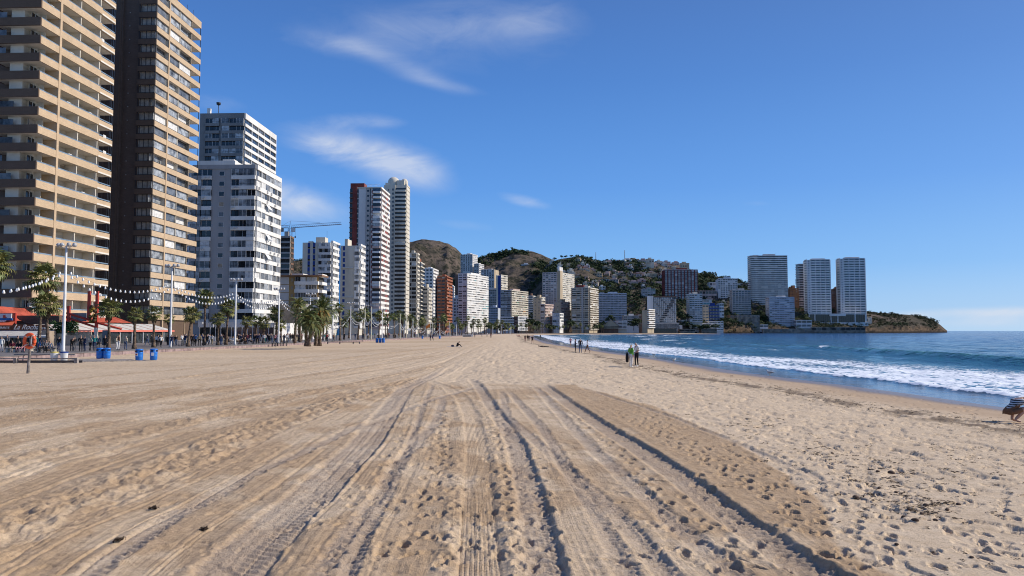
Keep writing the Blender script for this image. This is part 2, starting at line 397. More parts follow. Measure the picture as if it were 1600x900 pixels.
def grid_mesh(name, X, Y, Z, attrs, m):
    nr, nc = X.shape; me = bpy.data.meshes.new(name); nv = nr*nc
    me.vertices.add(nv); co = np.stack([X, Y, Z], -1).reshape(-1).astype(np.float32); me.vertices.foreach_set('co', co)
    a = (np.arange(nr-1)[:, None]*nc+np.arange(nc-1)[None, :]); q = np.stack([a, a+1, a+nc+1, a+nc], -1).reshape(-1)
    nfc = (nr-1)*(nc-1); me.loops.add(nfc*4); me.loops.foreach_set('vertex_index', q.astype(np.int32))
    me.polygons.add(nfc); me.polygons.foreach_set('loop_start', np.arange(0, nfc*4, 4, dtype=np.int32))
    me.polygons.foreach_set('use_smooth', np.ones(nfc, dtype=bool))
    me.update(calc_edges=True)
    for k, v_ in attrs.items():
        at_ = me.attributes.new(k, 'FLOAT', 'POINT'); at_.data.foreach_set('value', v_.reshape(-1).astype(np.float32))
    me.materials.append(m); return me
def attr(t, k):
    n = t.n('ShaderNodeAttribute'); n.attribute_name = k; return n.outputs['Fac']
sm = bpy.data.materials.new('sand'); sm.use_nodes = True; t = NT(sm.node_tree)
out = t.n('ShaderNodeOutputMaterial'); p = t.n('ShaderNodeBsdfPrincipled'); t.l(p.outputs[0], out.inputs[0])
g = t.n('ShaderNodeNewGeometry'); pos = g.outputs['Position']
fine = t.noise(pos, 60, 3, .7); mid = t.noise(pos, 5, 5, .65); lo = t.noise(pos, .45, 4, .6)
dry = t.mix(t.ramp(mid, .3, .7), (.74, .585, .41), (.60, .455, .30))
moist = t.mix(t.ramp(mid, .3, .7), (.54, .38, .235), (.42, .29, .17))
c = t.mix(t.m('ADD', t.ramp(attr(t, 'tone'), .1, .9), t.m('MULTIPLY', t.m('SUBTRACT', lo, .5), .8), clamp=True), dry, moist)
c = t.mix(t.m('MULTIPLY', attr(t, 'grey'), .6), c, (.40, .33, .27))
c = t.mix(t.m('MULTIPLY', t.ramp(fine, .48, .75), .30), c, (.20, .14, .09))
fl = t.n('ShaderNodeCombineXYZ'); t.l(t.m('MULTIPLY', attr(t, 'flow'), 26), fl.inputs[0]); sy_ = t.n('ShaderNodeSeparateXYZ'); t.l(pos, sy_.inputs[0]); t.l(t.m('MULTIPLY', sy_.outputs[1], .7), fl.inputs[1])
comb = t.noise(fl.outputs[0], 1, 4, .7); combm = t.m('MULTIPLY', attr(t, 'combed'), t.ramp(mid, .35, .6))
c = t.mix(t.m('MULTIPLY', t.m('MULTIPLY', t.ramp(comb, .5, .68), combm), .42), c, (.27, .19, .12))
spk = t.noise(pos, 14, 4, .8); c = t.mix(t.m('MULTIPLY', t.ramp(spk, .54, .66), .50), c, (.22, .155, .10))
c = t.mix(t.m('MULTIPLY', attr(t, 'damp'), .55), c, (.40, .28, .18))
c = t.mix(t.m('MULTIPLY', attr(t, 'wrack'), .75), c, (.10, .07, .05))
c = t.mix(t.m('MULTIPLY', attr(t, 'wet'), .75), c, (.16, .105, .065))
t.l(c, p.inputs['Base Color'])
t.l(t.m('SUBTRACT', .95, t.m('MULTIPLY', attr(t, 'wet'), .62)), p.inputs['Roughness'])
t.l(t.m('ADD', .1, t.m('MULTIPLY', attr(t, 'wet'), .5)), p.inputs['Specular IOR Level'])
bp = t.n('ShaderNodeBump'); bp.inputs['Distance'].default_value = .02
t.l(t.m('MULTIPLY', t.m('SUBTRACT', 1, attr(t, 'damp'), clamp=True), .9), bp.inputs['Strength'])
bp2 = t.noise(pos, 22, 5, .75); t.l(t.m('ADD', t.m('MULTIPLY', bp2, 1.2), t.m('MULTIPLY', t.m('MULTIPLY', comb, combm), .9)), bp.inputs['Height']); t.l(bp.outputs[0], p.inputs['Normal'])
beach = link('beach_sand', grid_mesh('beach_sand', Xg, Yg, H, dict(tone=tone, grey=grey, wet=wet, damp=damp, wrack=wrack, flow=S, combed=np.maximum(lane, leftm*.7)*(1-sstep(Yg, 60, 120))), sm))
tag(beach, kind='structure')

# sea: one sheet laid out by distance from the waterline
sy = [-150., -100, -60, -30, -10, 0, 8]
y = 12.
while y < 1200: sy.append(y); y += max(.05, y*y/9000. if y < 90 else .010*y)
sy += [1300, 1500, 1800, 2200, 3000, 5000, 9000, 20000, 45000]; SYY = np.array(sy)
ss = [-3.]; s_ = -3.
while s_ < 4000: s_ += .16 if s_ < 12 else (.22 if s_ < 46 else .035*s_-1.3); ss.append(s_)
ss += [8000, 20000, 45000]; SS = np.array(ss)
Yw = np.repeat(SYY[:, None], len(SS), 1); Sw = np.repeat(SS[None, :], len(SYY), 0)
shx = np.interp(SYY, [-150, 0, 20, 30, 36, 42, 53, 79, 95, 114, 168, 250, 387, 600, 45000], [30, 23, 20, 18.6, 18.3, 17.6, 16.2, 15.2, 14.2, 13., 9.5, 9, 10.5, 10.5, 10.5])
Xw = shx[:, None]+Sw
wob = 2.2*(fbm(Yw/11., Yw*0+5, 3)-.5)
off = Sw+wob
amp = sstep(off, 3, 30)*(1-sstep(Yw, 300, 900)*.9)*(1-sstep(Sw, 300, 1000)*.9)
wv = amp*(.10*np.sin(off*2*math.pi/11.+2*fbm(Xw/20, Yw/30, 2)*4)+.22*(fbm(Xw/3.5, Yw/7., 4)-.5)+.10*(fbm(Xw/1.1, Yw/1.6, 3)-.5))
cr = 30+6*(fbm(Yw/40., Yw*0+1, 2)-.5)+(Yw-80)*.10        # green breaker
cm = np.exp(-((Yw-95)/38.)**2)*.9+.25
dd = Sw-cr; brk = np.where(dd < 0, np.exp(-(dd/.9)**2), np.exp(-(dd/3.2)**2))*cm*(1-sstep(Yw, 180, 260))
wv = wv+.62*brk
fr = 3.6+wob+1.2*(fbm(Yw/2.2, Yw*0+9, 3)-.5)                        # leading edge of the spent wave
lead = sstep(Sw-fr, -.25, .35)
wv = wv+.16*lead*np.exp(-np.maximum(Sw-fr, 0)/2.)*(.5+fbm(Xw/.4, Yw/.4, 3))+.12*lead*(1-sstep(Sw, 12, 20))*(fbm(Xw/.7, Yw/.7, 3)-.5)
width = np.interp(Yw, [0, 30, 60, 90, 130, 200, 700], [26, 24, 18, 15, 17, 14, 10])
nfm = fbm(Xw/5., Yw/9., 4)
foam = lead*(1-sstep(Sw-fr, width*.45, width*1.15+6*(nfm-.5)))*(.62+.8*(nfm-.45))
foam = np.maximum(foam, lead*np.exp(-np.maximum(Sw-fr, 0)/1.5)*1.1)
for c0, a_, k_ in ((24, 140, 1.0), (15, 190, 1.), (34, 230, 1.2), (52, 330, 1.2), (20, 420, 1.), (75, 470, 1.2), (45, 560, 1.)):
    ln = np.exp(-((Sw-c0-10*(fbm(Yw/60., Yw*0+c0, 2)-.5))/(2.4+c0*.06))**2)*np.exp(-((Yw-a_)/(.28*a_))**2)*k_
    foam = np.maximum(foam, (.62 if a_ < 300 else .8)*ln*sstep(fbm(Xw/5.+c0, Yw/14., 4, .6), .42, .60)); wv = wv+.35*ln
foam = np.maximum(foam, 1.1*np.exp(-((Sw-cr)/.8)**2)*np.exp(-((Yw-118)/1.6)**2))
foam = np.clip(foam, 0, 1.2)
green = np.clip(brk*1.1*sstep(-dd, -1.5, .4), 0, 1)
sw = bpy.data.materials.new('sea_water'); sw.use_nodes = True; t = NT(sw.node_tree)
out = t.n('ShaderNodeOutputMaterial'); p = t.n('ShaderNodeBsdfPrincipled'); t.l(p.outputs[0], out.inputs[0])
g = t.n('ShaderNodeNewGeometry'); pos = g.outputs['Position']; off_ = attr(t, 'off')
deep = t.mix(t.ramp(t.noise(pos, .012, 4, .6), .35, .65), (.004, .060, .18), (.008, .095, .25))
mp = t.n('ShaderNodeMapping'); t.l(pos, mp.inputs[0]); mp.inputs['Scale'].default_value = (.35, .08, 1)
deep = t.mix(t.m('MULTIPLY', t.ramp(t.noise(mp.outputs[0], .35, 5, .7), .45, .7), .6), deep, (.004, .03, .09))
shal = t.mix(t.ramp(off_, 20, 150), (.02, .13, .20), deep)
shal = t.mix(t.ramp(off_, -1, 7), (.17, .15, .14), shal)
c = t.mix(attr(t, 'green'), shal, (.04, .19, .15))
vor = t.n('ShaderNodeTexVoronoi', feature='DISTANCE_TO_EDGE'); vor.inputs['Scale'].default_value = 1.5
ds = t.n('ShaderNodeVectorMath', operation='ADD'); nn = t.n('ShaderNodeTexNoise'); nn.inputs['Scale'].default_value = 1.3; t.l(pos, nn.inputs['Vector'])
mp3 = t.n('ShaderNodeMapping'); t.l(pos, mp3.inputs[0]); mp3.inputs['Scale'].default_value = (1, .45, 1)
t.l(mp3.outputs[0], ds.inputs[0]); t.l(nn.outputs['Color'], ds.inputs[1]); t.l(ds.outputs[0], vor.inputs['Vector'])
lace = t.m('SUBTRACT', 1, t.ramp(vor.outputs['Distance'], .0, .34))
fz = t.noise(mp3.outputs[0], 2.2, 6, .7)
fo = t.m('ADD', t.m('MULTIPLY', attr(t, 'foam'), 1.15), t.m('ADD', t.m('MULTIPLY', lace, .55), t.m('MULTIPLY', fz, 1.15)))
fo = t.ramp(fo, 1.46, 1.64)
fo = t.m('MULTIPLY', fo, t.ramp(attr(t, 'foam'), .08, .3))
t.l(t.mix(fo, c, (.80, .84, .88)), p.inputs['Base Color'])
t.l(t.m('ADD', .10, t.m('MULTIPLY', fo, .75)), p.inputs['Roughness'])
p.inputs['IOR'].default_value = 1.33; p.inputs['Specular IOR Level'].default_value = .34
mp2 = t.n('ShaderNodeMapping'); t.l(pos, mp2.inputs[0]); mp2.inputs['Scale'].default_value = (1, .5, 1)
hh = t.m('ADD', t.m('MULTIPLY', t.noise(mp2.outputs[0], .35, 3, .6), 4.), t.m('MULTIPLY', t.noise(mp2.outputs[0], 1.6, 5, .65), 1.))
hh = t.m('ADD', hh, t.m('MULTIPLY', fo, .25))
b = t.n('ShaderNodeBump'); b.inputs['Distance'].default_value = .35
t.l(t.m('ADD', .12, t.m('MULTIPLY', t.ramp(off_, 2, 25), .85)), b.inputs['Strength']); t.l(hh, b.inputs['Height']); t.l(b.outputs[0], p.inputs['Normal'])
tag(link('sea', grid_mesh('sea', Xw, Yw, SEA_Z+wv, dict(foam=foam, off=np.clip(Sw+wob, -5, 5000), green=green), sw)), kind='structure')
# ---------------------------------------------------------------- land, promenade, hills
paving = mat('promenade_paving', (.21,.19,.18), .8, .2, .8)
lilac = mat('lilac_wall_stone', (.34,.25,.24), .8, .25, 1.5)
rockm = mat('headland_rock', (.36,.25,.16), .95, .5, .09, bump=.8, bscale=.25, rgb2=(.13,.10,.07))
asphalt = mat('asphalt', (.06,.06,.06), .9, .2, .5)
# promenade: a raised slab whose beach edge follows the shore
mb = MB(); YP = [-120,-60,0,30,60,75,90,109,130,150,175,200,240,285,330,400,500,600,640,665]
for a, b in zip(YP, YP[1:]):
    xa, xb = float(prom_x(a)), float(prom_x(b)); la, lb = (xa-250, xb-250)
    mb.quad([(la,a,.2),(xa,a,.2),(xb,b,.2),(lb,b,.2)], paving)
tag(mb.build('promenade'), kind='structure')
wall = thing('low_wall', 'low lilac stone wall that holds the promenade above the sand', 'wall', (0,0,0))
mb = MB(); mc = MB()
YW = [20]; 
while YW[-1] < 660: YW.append(YW[-1]+(2.4 if YW[-1] < 150 else 6))
for i, (a, b) in enumerate(zip(YW, YW[1:])):
    xa, xb = float(prom_x(a)), float(prom_x(b))
    m1 = MB(); g_ = .03
    m1.quad([(xa+.12,a+g_,-.75),(xb+.12,b-g_,-.75),(xb+.12,b-g_,.16),(xa+.12,a+g_,.16)], lilac)
    m1.quad([(xa+.12,a+g_,.16),(xb+.12,b-g_,.16),(xb-.3,b-g_,.16),(xa-.3,a+g_,.16)], lilac)
    m1.quad([(xa+.12,a+g_,-.75),(xa+.12,a+g_,.16),(xa-.1,a+g_,.16),(xa-.1,a+g_,-.75)], lilac)
    if b < 150: m1.build('wall_panel', wall)
    else:
        for q in m1.f: mb.quad([m1.v[k] for k in q], lilac)
    mc.quad([(xa+.16,a,.165),(xb+.16,b,.165),(xb+.16,b,.235),(xa+.16,a,.235)], paving); mc.quad([(xa+.16,a,.235),(xb+.16,b,.235),(xb-.35,b,.235),(xa-.35,a,.235)], paving)
mb.build('wall_panel', wall, kind='stuff'); mc.build('coping', wall)

# town ground behind the far end of the beach
mb = MB(); SL = [(45,655),(95,668),(150,690),(158,760),(166,900)]
prev = (-8, 640)
for q in SL:
    mb.quad([(prev[0],prev[1],.25),(q[0],q[1],.25),(q[0],1500,.25),(prev[0],1500,.25)], asphalt); mb.quad([(prev[0],prev[1],-1.5),(q[0],q[1],-1.5),(q[0],q[1],.25),(prev[0],prev[1],.25)], rockm); prev = q
mb.quad([(-900,660,.16),(-8,640,.16),(-8,2600,.16),(-900,2600,.16)], asphalt)
mb.quad([(-900,-100,.12),(-200,-100,.12),(-200,700,.12),(-900,700,.12)], asphalt)
tag(mb.build('town_ground'), kind='structure')

def hill(name, ridge, yf, yr, front, m, seed, rough=1.0, nt=70, back=1.35, cliff=0.0, dpx=2.2):
    """a ridge traced against the sky, with its own distance, foot and back slope"""
    px = np.arange(ridge[0][0], ridge[-1][0]+.1, dpx)
    py = np.interp(px, [r_[0] for r_ in ridge], [r_[1] for r_ in ridge])
    YF = np.interp(px, *yf) ; YR = np.interp(px, *yr)
    K = np.array([kx(p_, 480) for p_ in px])
    zr_ = np.array([at(a, b, c)[2] for a, b, c in zip(px, py, YR)])
    tt = np.concatenate([np.linspace(0, .08, 10), np.linspace(.08, 1, nt)[1:], np.linspace(1, back, 8)[1:]])
    T, P = np.meshgrid(tt, np.arange(len(px)), indexing='ij')
    Yh = YF[P]+(YR[P]-YF[P])*T; Xh = K[P]*Yh
    base = np.interp(px, *front); bz = base[P]
    prof = np.where(T < 1, sstep(T, -.15, 1.02)*.55+T*.45, 1-.5*(T-1)/(back-1)*1.2)
    z = -2.0+(bz+2)*sstep(T, 0, .05) + (zr_[P]-bz)*prof*(T > .04)
    sc = (YR-YF)[P]
    nz_ = (fbm(Xh/140+seed, Yh/140, 5, .55)-.5)*sc*.16+(fbm(Xh/38+seed, Yh/38, 4, .55)-.5)*sc*.05
    gul = -np.abs(fbm(Xh/90+seed*3, Yh/260, 4)-.5)*sc*.10
    ed = sstep(T, 0.04, .3)*(1-.93*sstep(T, .8, 1.0)*(T <= 1.001)); z = z+(nz_+gul)*ed*rough
    z = z+(fbm(Xh/14+seed, Yh/14, 3)-.5)*3.*sstep(T, .02, .1)*min(1, rough)+(fbm(Xh/9+seed, Yh/20, 4)-.5)*7*sstep(T, .005, .03)*(1-sstep(T, .12, .3))*cliff
    o = link(name, grid_mesh(name, Xh, Yh, z, dict(rel=T), m)); tag(o, kind='structure')
    return px, Xh, Yh, z, T
hm = bpy.data.materials.new('hill_scrub'); hm.use_nodes = True; t = NT(hm.node_tree)
out = t.n('ShaderNodeOutputMaterial'); p = t.n('ShaderNodeBsdfPrincipled'); t.l(p.outputs[0], out.inputs[0]); p.inputs['Roughness'].default_value = .95; p.inputs['Specular IOR Level'].default_value = .1
g = t.n('ShaderNodeNewGeometry'); pos = g.outputs['Position']
c = t.mix(t.ramp(t.noise(pos, .010, 5, .6), .42, .6), (.17,.13,.10), (.085,.072,.052))
c = t.mix(t.ramp(t.noise(pos, .07, 6, .75), .47, .56), c, (.035,.036,.024))
c = t.mix(t.m('MULTIPLY', t.ramp(t.noise(pos, .028, 6, .8), .60, .68), .7), c, (.27,.20,.15))
s3 = t.n('ShaderNodeSeparateXYZ'); t.l(pos, s3.inputs[0]); mpr = t.n('ShaderNodeMapping'); t.l(pos, mpr.inputs[0]); mpr.inputs['Scale'].default_value = (.6,.6,2.2)
rk_ = t.mix(t.ramp(t.noise(mpr.outputs[0], .12, 6, .7), .38, .62), (.21,.14,.088), (.04,.032,.022))      # bare rock low on the shore cliffs
c = t.mix(t.ramp(t.m('ADD', s3.outputs[2], t.m('MULTIPLY', t.noise(pos, .05, 4, .6), 14)), 17, 13), c, rk_)
c = t.mix(t.ramp(s3.outputs[2], 2.6, .6), c, (.035,.028,.022))
t.l(c, p.inputs['Base Color']); b = t.n('ShaderNodeBump'); b.inputs['Distance'].default_value = 6; b.inputs['Strength'].default_value = .8
t.l(t.noise(pos, .09, 6, .75), b.inputs['Height']); t.l(b.outputs[0], p.inputs['Normal'])

HA = hill('hill', [(420,430),(445,418),(470,408),(520,400),(575,390),(610,381),(640,377),(658,373),(680,376),(700,381),(714,390),(726,402),(742,418),(765,440),(800,470)],
    ([400,800],[1500,1500]), ([400,800],[2100,2100]), ([400,800],[15,15]), hm, 3.1, 1.0, 60)
HB = hill('hill', [(690,455),(715,440),(735,414),(752,403),(775,396),(800,391),(818,392),(834,393),(848,398),(860,404),(885,416),(905,430),(930,450)],
    ([680,940],[1080,1080]), ([680,940],[1560,1500]), ([680,940],[10,10]), hm, 8.7, .9, 60)
RIDGE_C = [(790,505),(815,470),(840,430),(856,412),(872,405),(888,402),(905,400),(918,402),(935,408),(960,409),(1000,409),(1030,410),(1060,413),(1078,420),(1095,427),(1125,433),(1160,440),(1178,447),(1205,457),(1240,470),(1280,482),(1345,487),(1378,489),(1410,491),(1440,494),(1458,500),(1470,509),(1479,516.6)]
HC = hill('hill', RIDGE_C, ([790,880,1000,1060,1100,1200,1300,1400,1479],[830,830,850,875,905,968,1000,1090,1270]),
    ([790,900,1060,1160,1300,1400,1479],[1300,1350,1300,1250,1180,1230,1310]), ([790,1000,1060,1100,1200,1300,1350,1440,1465,1479],[3,3,2.5,2.5,3,5,9,9,6,0]), hm, 5.3, .55, 80, cliff=1.0)
def hc_point(px, py):
    """where the pixel's ray meets the near hill"""
    i = int(np.argmin(np.abs(HC[0]-px))); Yc, Zc = HC[2][:, i], HC[3][:, i]
    for j in range(len(Yc)):
        if at(px, py, Yc[j])[2] <= Zc[j]: return at(px, py, float(Yc[j])), float(Zc[j])
    return at(px, py, float(Yc[60])), float(Zc[60])

# ---------------------------------------------------------------- building kit
G = dict(
 dark=glass('dark_glass', (.018,.022,.028)), blue=glass('blue_glass', (.05,.08,.13), .1), grey=glass('grey_glass', (.16,.17,.18), .25),
 pale=glass('pale_glazing', (.42,.44,.45), .3), curtain=mat('curtain', (.46,.42,.36), .9, .2, 1.5), blind=mat('white_blind', (.72,.71,.68), .7, .15, 1.5),
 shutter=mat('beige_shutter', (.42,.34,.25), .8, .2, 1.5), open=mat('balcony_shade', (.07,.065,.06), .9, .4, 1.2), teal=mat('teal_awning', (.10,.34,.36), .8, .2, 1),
 green=mat('green_awning', (.08,.25,.14), .8, .2, 1), bluea=mat('blue_awning', (.03,.16,.42), .8, .2, 1), redw=mat('red_infill', (.28,.05,.04), .8, .2, 1), orange=mat('orange_infill', (.45,.2,.08), .8, .2, 1))
frame_w = mat('white_frame', (.72,.71,.69), .6, .08, 2); frame_d = mat('dark_frame', (.03,.03,.035), .5, .2, 2)
white = mat('white_render', (.80,.77,.71), .85, .12, .12, streak=True); offw = mat('cream_render', (.66,.60,.49), .85, .15, .12, streak=True)
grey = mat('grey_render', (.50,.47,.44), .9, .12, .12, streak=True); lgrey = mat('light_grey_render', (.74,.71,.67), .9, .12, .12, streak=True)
conc = mat('concrete', (.36,.34,.31), .95, .2, .3, streak=True); beige = mat('beige_render', (.56,.45,.31), .9, .15, .2, streak=True)
ochre = mat('ochre_render', (.48,.31,.13), .9, .15, .2); terra = mat('terracotta_render', (.36,.135,.075), .9, .2, .25); redb = mat('red_render', (.22,.055,.045), .85, .2, .3)
pink = mat('pink_render', (.58,.44,.38), .9, .15, .2); mauve = mat('mauve_render', (.56,.49,.46), .9, .15, .2, streak=True); brownr = mat('brown_render', (.22,.13,.09), .9, .2, .3)
bluer = mat('blue_render', (.03,.07,.26), .8, .15, .3); bluegrey = mat('blue_grey_render', (.48,.52,.58), .8, .15, .2); brk = mat('brick_orange', (.40,.20,.10), .9, .25, .4)
stonew = mat('stone_wall', (.36,.28,.21), .95, .35, .25, bump=.5, bscale=1.5); redp = mat('red_paint', (.50,.06,.035), .5, .15, 1.5); acw = mat('air_conditioner_white', (.62,.61,.58), .6, .1, 2)
FILL = dict(
 mix=[('dark',5),('grey',2),('blue',2),('curtain',1),('blind',1.5)], dark=[('dark',8),('grey',1.5),('curtain',.6)], white=[('blind',4),('pale',3),('grey',2),('dark',1.5)],
 glazed=[('pale',4),('grey',4),('blind',1.5),('dark',2)], blue=[('blue',5),('dark',3),('grey',3)], busy=[('dark',5),('curtain',2),('blind',2),('shutter',2),('grey',2),('green',.3),('teal',.25),('orange',.35)],
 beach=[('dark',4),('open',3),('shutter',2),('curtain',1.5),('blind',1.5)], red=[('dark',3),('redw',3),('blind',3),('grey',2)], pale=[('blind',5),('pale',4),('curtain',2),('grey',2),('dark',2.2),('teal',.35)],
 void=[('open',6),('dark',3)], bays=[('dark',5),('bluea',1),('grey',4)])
for k_ in FILL: FILL[k_] = (list(zip(*FILL[k_]))[0], list(zip(*FILL[k_]))[1])
def S(sm, sp=.38, out=.5, bay=3.6, pw=.3, pm=None, po=None, fill='mix', plain=None, mull=True, top=None, skip=0.0, inset=(0,0)):
    return dict(sm=sm, sp=sp, out=out, bay=bay, pw=pw, pm=pm or sm, po=out*.8 if po is None else po, fill=fill, plain=plain, mull=mull, top=top or sm, skip=skip, inset=inset)
_cube = {}
def cube(m, name):
    k = (m.name, name)
    if k not in _cube:
        b = MB(); b.box((0,0,0), (1,1,1), m); _cube[k] = b.mesh(name)
    return _cube[k]
class Bd:
    """one building: local +x runs along the front to the right, +y into depth along the sea side, origin at the near corner"""
    def __init__(s, name, label, X, Y, z, a, cat='building', group=None, indiv=False, seed=0):
        s.root = thing(name, label, cat, (X, Y, z), -a, group); s.mb = {}; s.indiv = indiv; s.r = random.Random(seed or hash(label) % 9999)
    def part(s, name):
        if name not in s.mb: s.mb[name] = MB()
        return s.mb[name]
    def loc(s, f, W, D, u, v, o):
        return {'F': (-W+u, -o, v), 'S': (o, u, v), 'L': (-W-o, D-u, v)}[f]
    def fb(s, part, f, W, D, u0, u1, v0, v1, o0, o1, m, indiv=None):
        a, b = s.loc(f, W, D, u0, v0, o0), s.loc(f, W, D, u1, v1, o1)
        if s.indiv if indiv is None else indiv:
            lo = [min(x, y) for x, y in zip(a, b)]; hi = [max(x, y) for x, y in zip(a, b)]
            return link(part, cube(m, part), s.root, lo, (0,0,0), [h-l for h, l in zip(hi, lo)])
        s.part(part).box(a, b, m)
    def face(s, f, W, D, H, nf, st, v0=0.0):
        L = W if f == 'F' else D; fh = (H-v0)/nf; r = s.r; s.cover = getattr(s, 'cover', [])
        i0, i1 = st['inset']; u0, u1 = i0, L-i1; nb = max(1, round((u1-u0)/st['bay'])); bw = (u1-u0)/nb
        if st['plain']:                       # solid wall with separate windows
            for i in range(nf):
                for j in range(nb):
                    if r.random() < st['skip']: continue
                    uc = u0+(j+.5)*bw; ww, wh = st['plain']; vb = v0+(i+.32)*fh
                    k = r.choices(*FILL[st['fill']])[0]
                    s.fb('window', f, W, D, uc-ww/2, uc+ww/2, vb, vb+wh*fh, 0, .03, G[k])
                    s.fb('window_frame', f, W, D, uc-ww/2-.1, uc+ww/2+.1, vb-.14, vb, 0, .12, st['sm'], False)
                    s.fb('window_frame', f, W, D, uc-.05, uc+.05, vb, vb+wh*fh, .03, .06, frame_w, False)
            return
        for i in range(nf):
            vb = v0+i*fh
            s.fb('balcony' if st['out'] > .8 else 'wall_band', f, W, D, u0, u1, vb-.12, vb+st['sp']*fh, 0, st['out'], st['sm'])
            prev = None
            for j in range(nb):
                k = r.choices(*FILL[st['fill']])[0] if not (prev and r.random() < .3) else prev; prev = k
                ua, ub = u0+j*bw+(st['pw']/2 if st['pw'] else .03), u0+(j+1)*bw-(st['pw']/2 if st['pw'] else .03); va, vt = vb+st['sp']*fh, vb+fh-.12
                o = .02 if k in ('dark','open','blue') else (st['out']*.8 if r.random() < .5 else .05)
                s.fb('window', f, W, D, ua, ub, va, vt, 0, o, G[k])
                if st['mull'] and k != 'open':
                    n = max(1, int((ub-ua)/1.3))
                    for q in range(1, n): s.fb('window_frame', f, W, D, ua+(ub-ua)*q/n-.04, ua+(ub-ua)*q/n+.04, va, vt, o, o+.05, frame_d if k in ('pale','blind') and r.random() < .5 else frame_w, False)
                    if s.indiv: s.fb('window_frame', f, W, D, ua, ub, va, va+.07, o, o+.06, frame_w, False)
        s.fb('parapet', f, W, D, u0, u1, H-.12, H+.9, -.3, st['out'], st['top'], False)
        if st['pw']:
            for j in range(nb+1):
                uc = u0+j*bw; s.fb('pier', f, W, D, max(u0, uc-st['pw']/2), min(u1, uc+st['pw']/2), v0-.1, H, 0, st['po'], st['pm'])
    def finish(s):
        for k, b in s.mb.items():
            many = k in ('balcony','wall_band','window','window_frame','pier','air_conditioner')
            b.build(k, s.root, kind='stuff' if many and len(b.f) > 12 else None)

def building(name, label, pL, pC, pR, ytop, Y, nf=None, sf=None, ss=None, wall=white, a=2.4, z0=.2, deep=16., fh=3.0, roof=True, cap=None, indiv=False, group=None, v0=3.6, left=True, side_px=None, fin=True, ac=0):
    a = R(a); kL, kC, kR = kx(pL, ytop), kx(pC, ytop), kx(pR, ytop); Cx, Cy = kC*Y, Y
    w_ = (Cx-kL*Cy)/(math.cos(a)+kL*math.sin(a)); den = (kR*math.cos(a)-math.sin(a))
    D = (Cx-kR*Cy)/den if pR > pC+.3 and abs(den) > .01 else deep
    if D <= 0 or D > 90: D = deep
    H = at(pC, ytop, Y)[2]-z0-.9
    nf = nf or max(2, round((H-v0)/fh)); b = Bd(name, label, Cx, Cy, z0, a, group=group, indiv=indiv); b.W, b.D, b.H, b.nf = w_, D, H, nf
    b.part('wall').box((-w_, 0, -6), (0, D, H), wall)
    if sf: b.face('F', w_, D, H, nf, sf, v0)
    if ss: b.face('S', w_, D, H, nf, ss, v0)
    if left and kC > -.05 and (ss or sf): b.face('L', w_, D, H, nf, ss or sf, v0)
    if roof:
        r = b.r
        b.part('roof_hut').box((-w_*.62, D*.3, H), (-w_*.3, D*.7, H+r.uniform(2.4, 4.2)), cap or wall)
        b.part('roof_hut').box((-w_*.9, D*.35, H), (-w_*.76, D*.6, H+r.uniform(1.2, 2.2)), cap or wall)
        x_ = -w_*r.uniform(.2, .6); b.part('antenna').tube([(x_, D*.4, H), (x_, D*.4, H+r.uniform(5, 8))], .05, frame_d, 4)
    for _ in range(ac):
        u_ = b.r.uniform(.5, max(1, (D if ss else w_)-1)); i = b.r.randrange(nf); f = 'S' if ss else 'F'
        b.fb('air_conditioner', f, w_, D, u_, u_+.9, v0+(i+.08)*(H-v0)/nf, v0+(i+.3)*(H-v0)/nf, (ss or sf)['out'], (ss or sf)['out']+.4, acw, False)
    if fin: b.finish()
    return b
# ---------------------------------------------------------------- the two brown and beige towers on the left
cladb = brick_mat('beige_cladding', (.62,.46,.30), (.54,.40,.26), (.42,.31,.20), .16)
cladd = brick_mat('dark_brown_brick', (.155,.112,.086), (.13,.092,.072), (.09,.066,.052), .14)
cladm = brick_mat('mid_brown_brick', (.17,.115,.08), (.15,.10,.07), (.10,.07,.05), .14)
cream = mat('cream_wall', (.70,.64,.53), .9, .1, .3); soff = mat('balcony_soffit', (.72,.67,.58), .9, .08, .4)
glr = mat('glass_rail', (.20,.27,.34), .15, .2, .5, spec=.6)
def line_x(Y, X0): return X0+.042*Y
def u_of(px, X0, Y0):
    k = (px-800)/1200.; return (-X0/(.042-k)-Y0)*1.0009
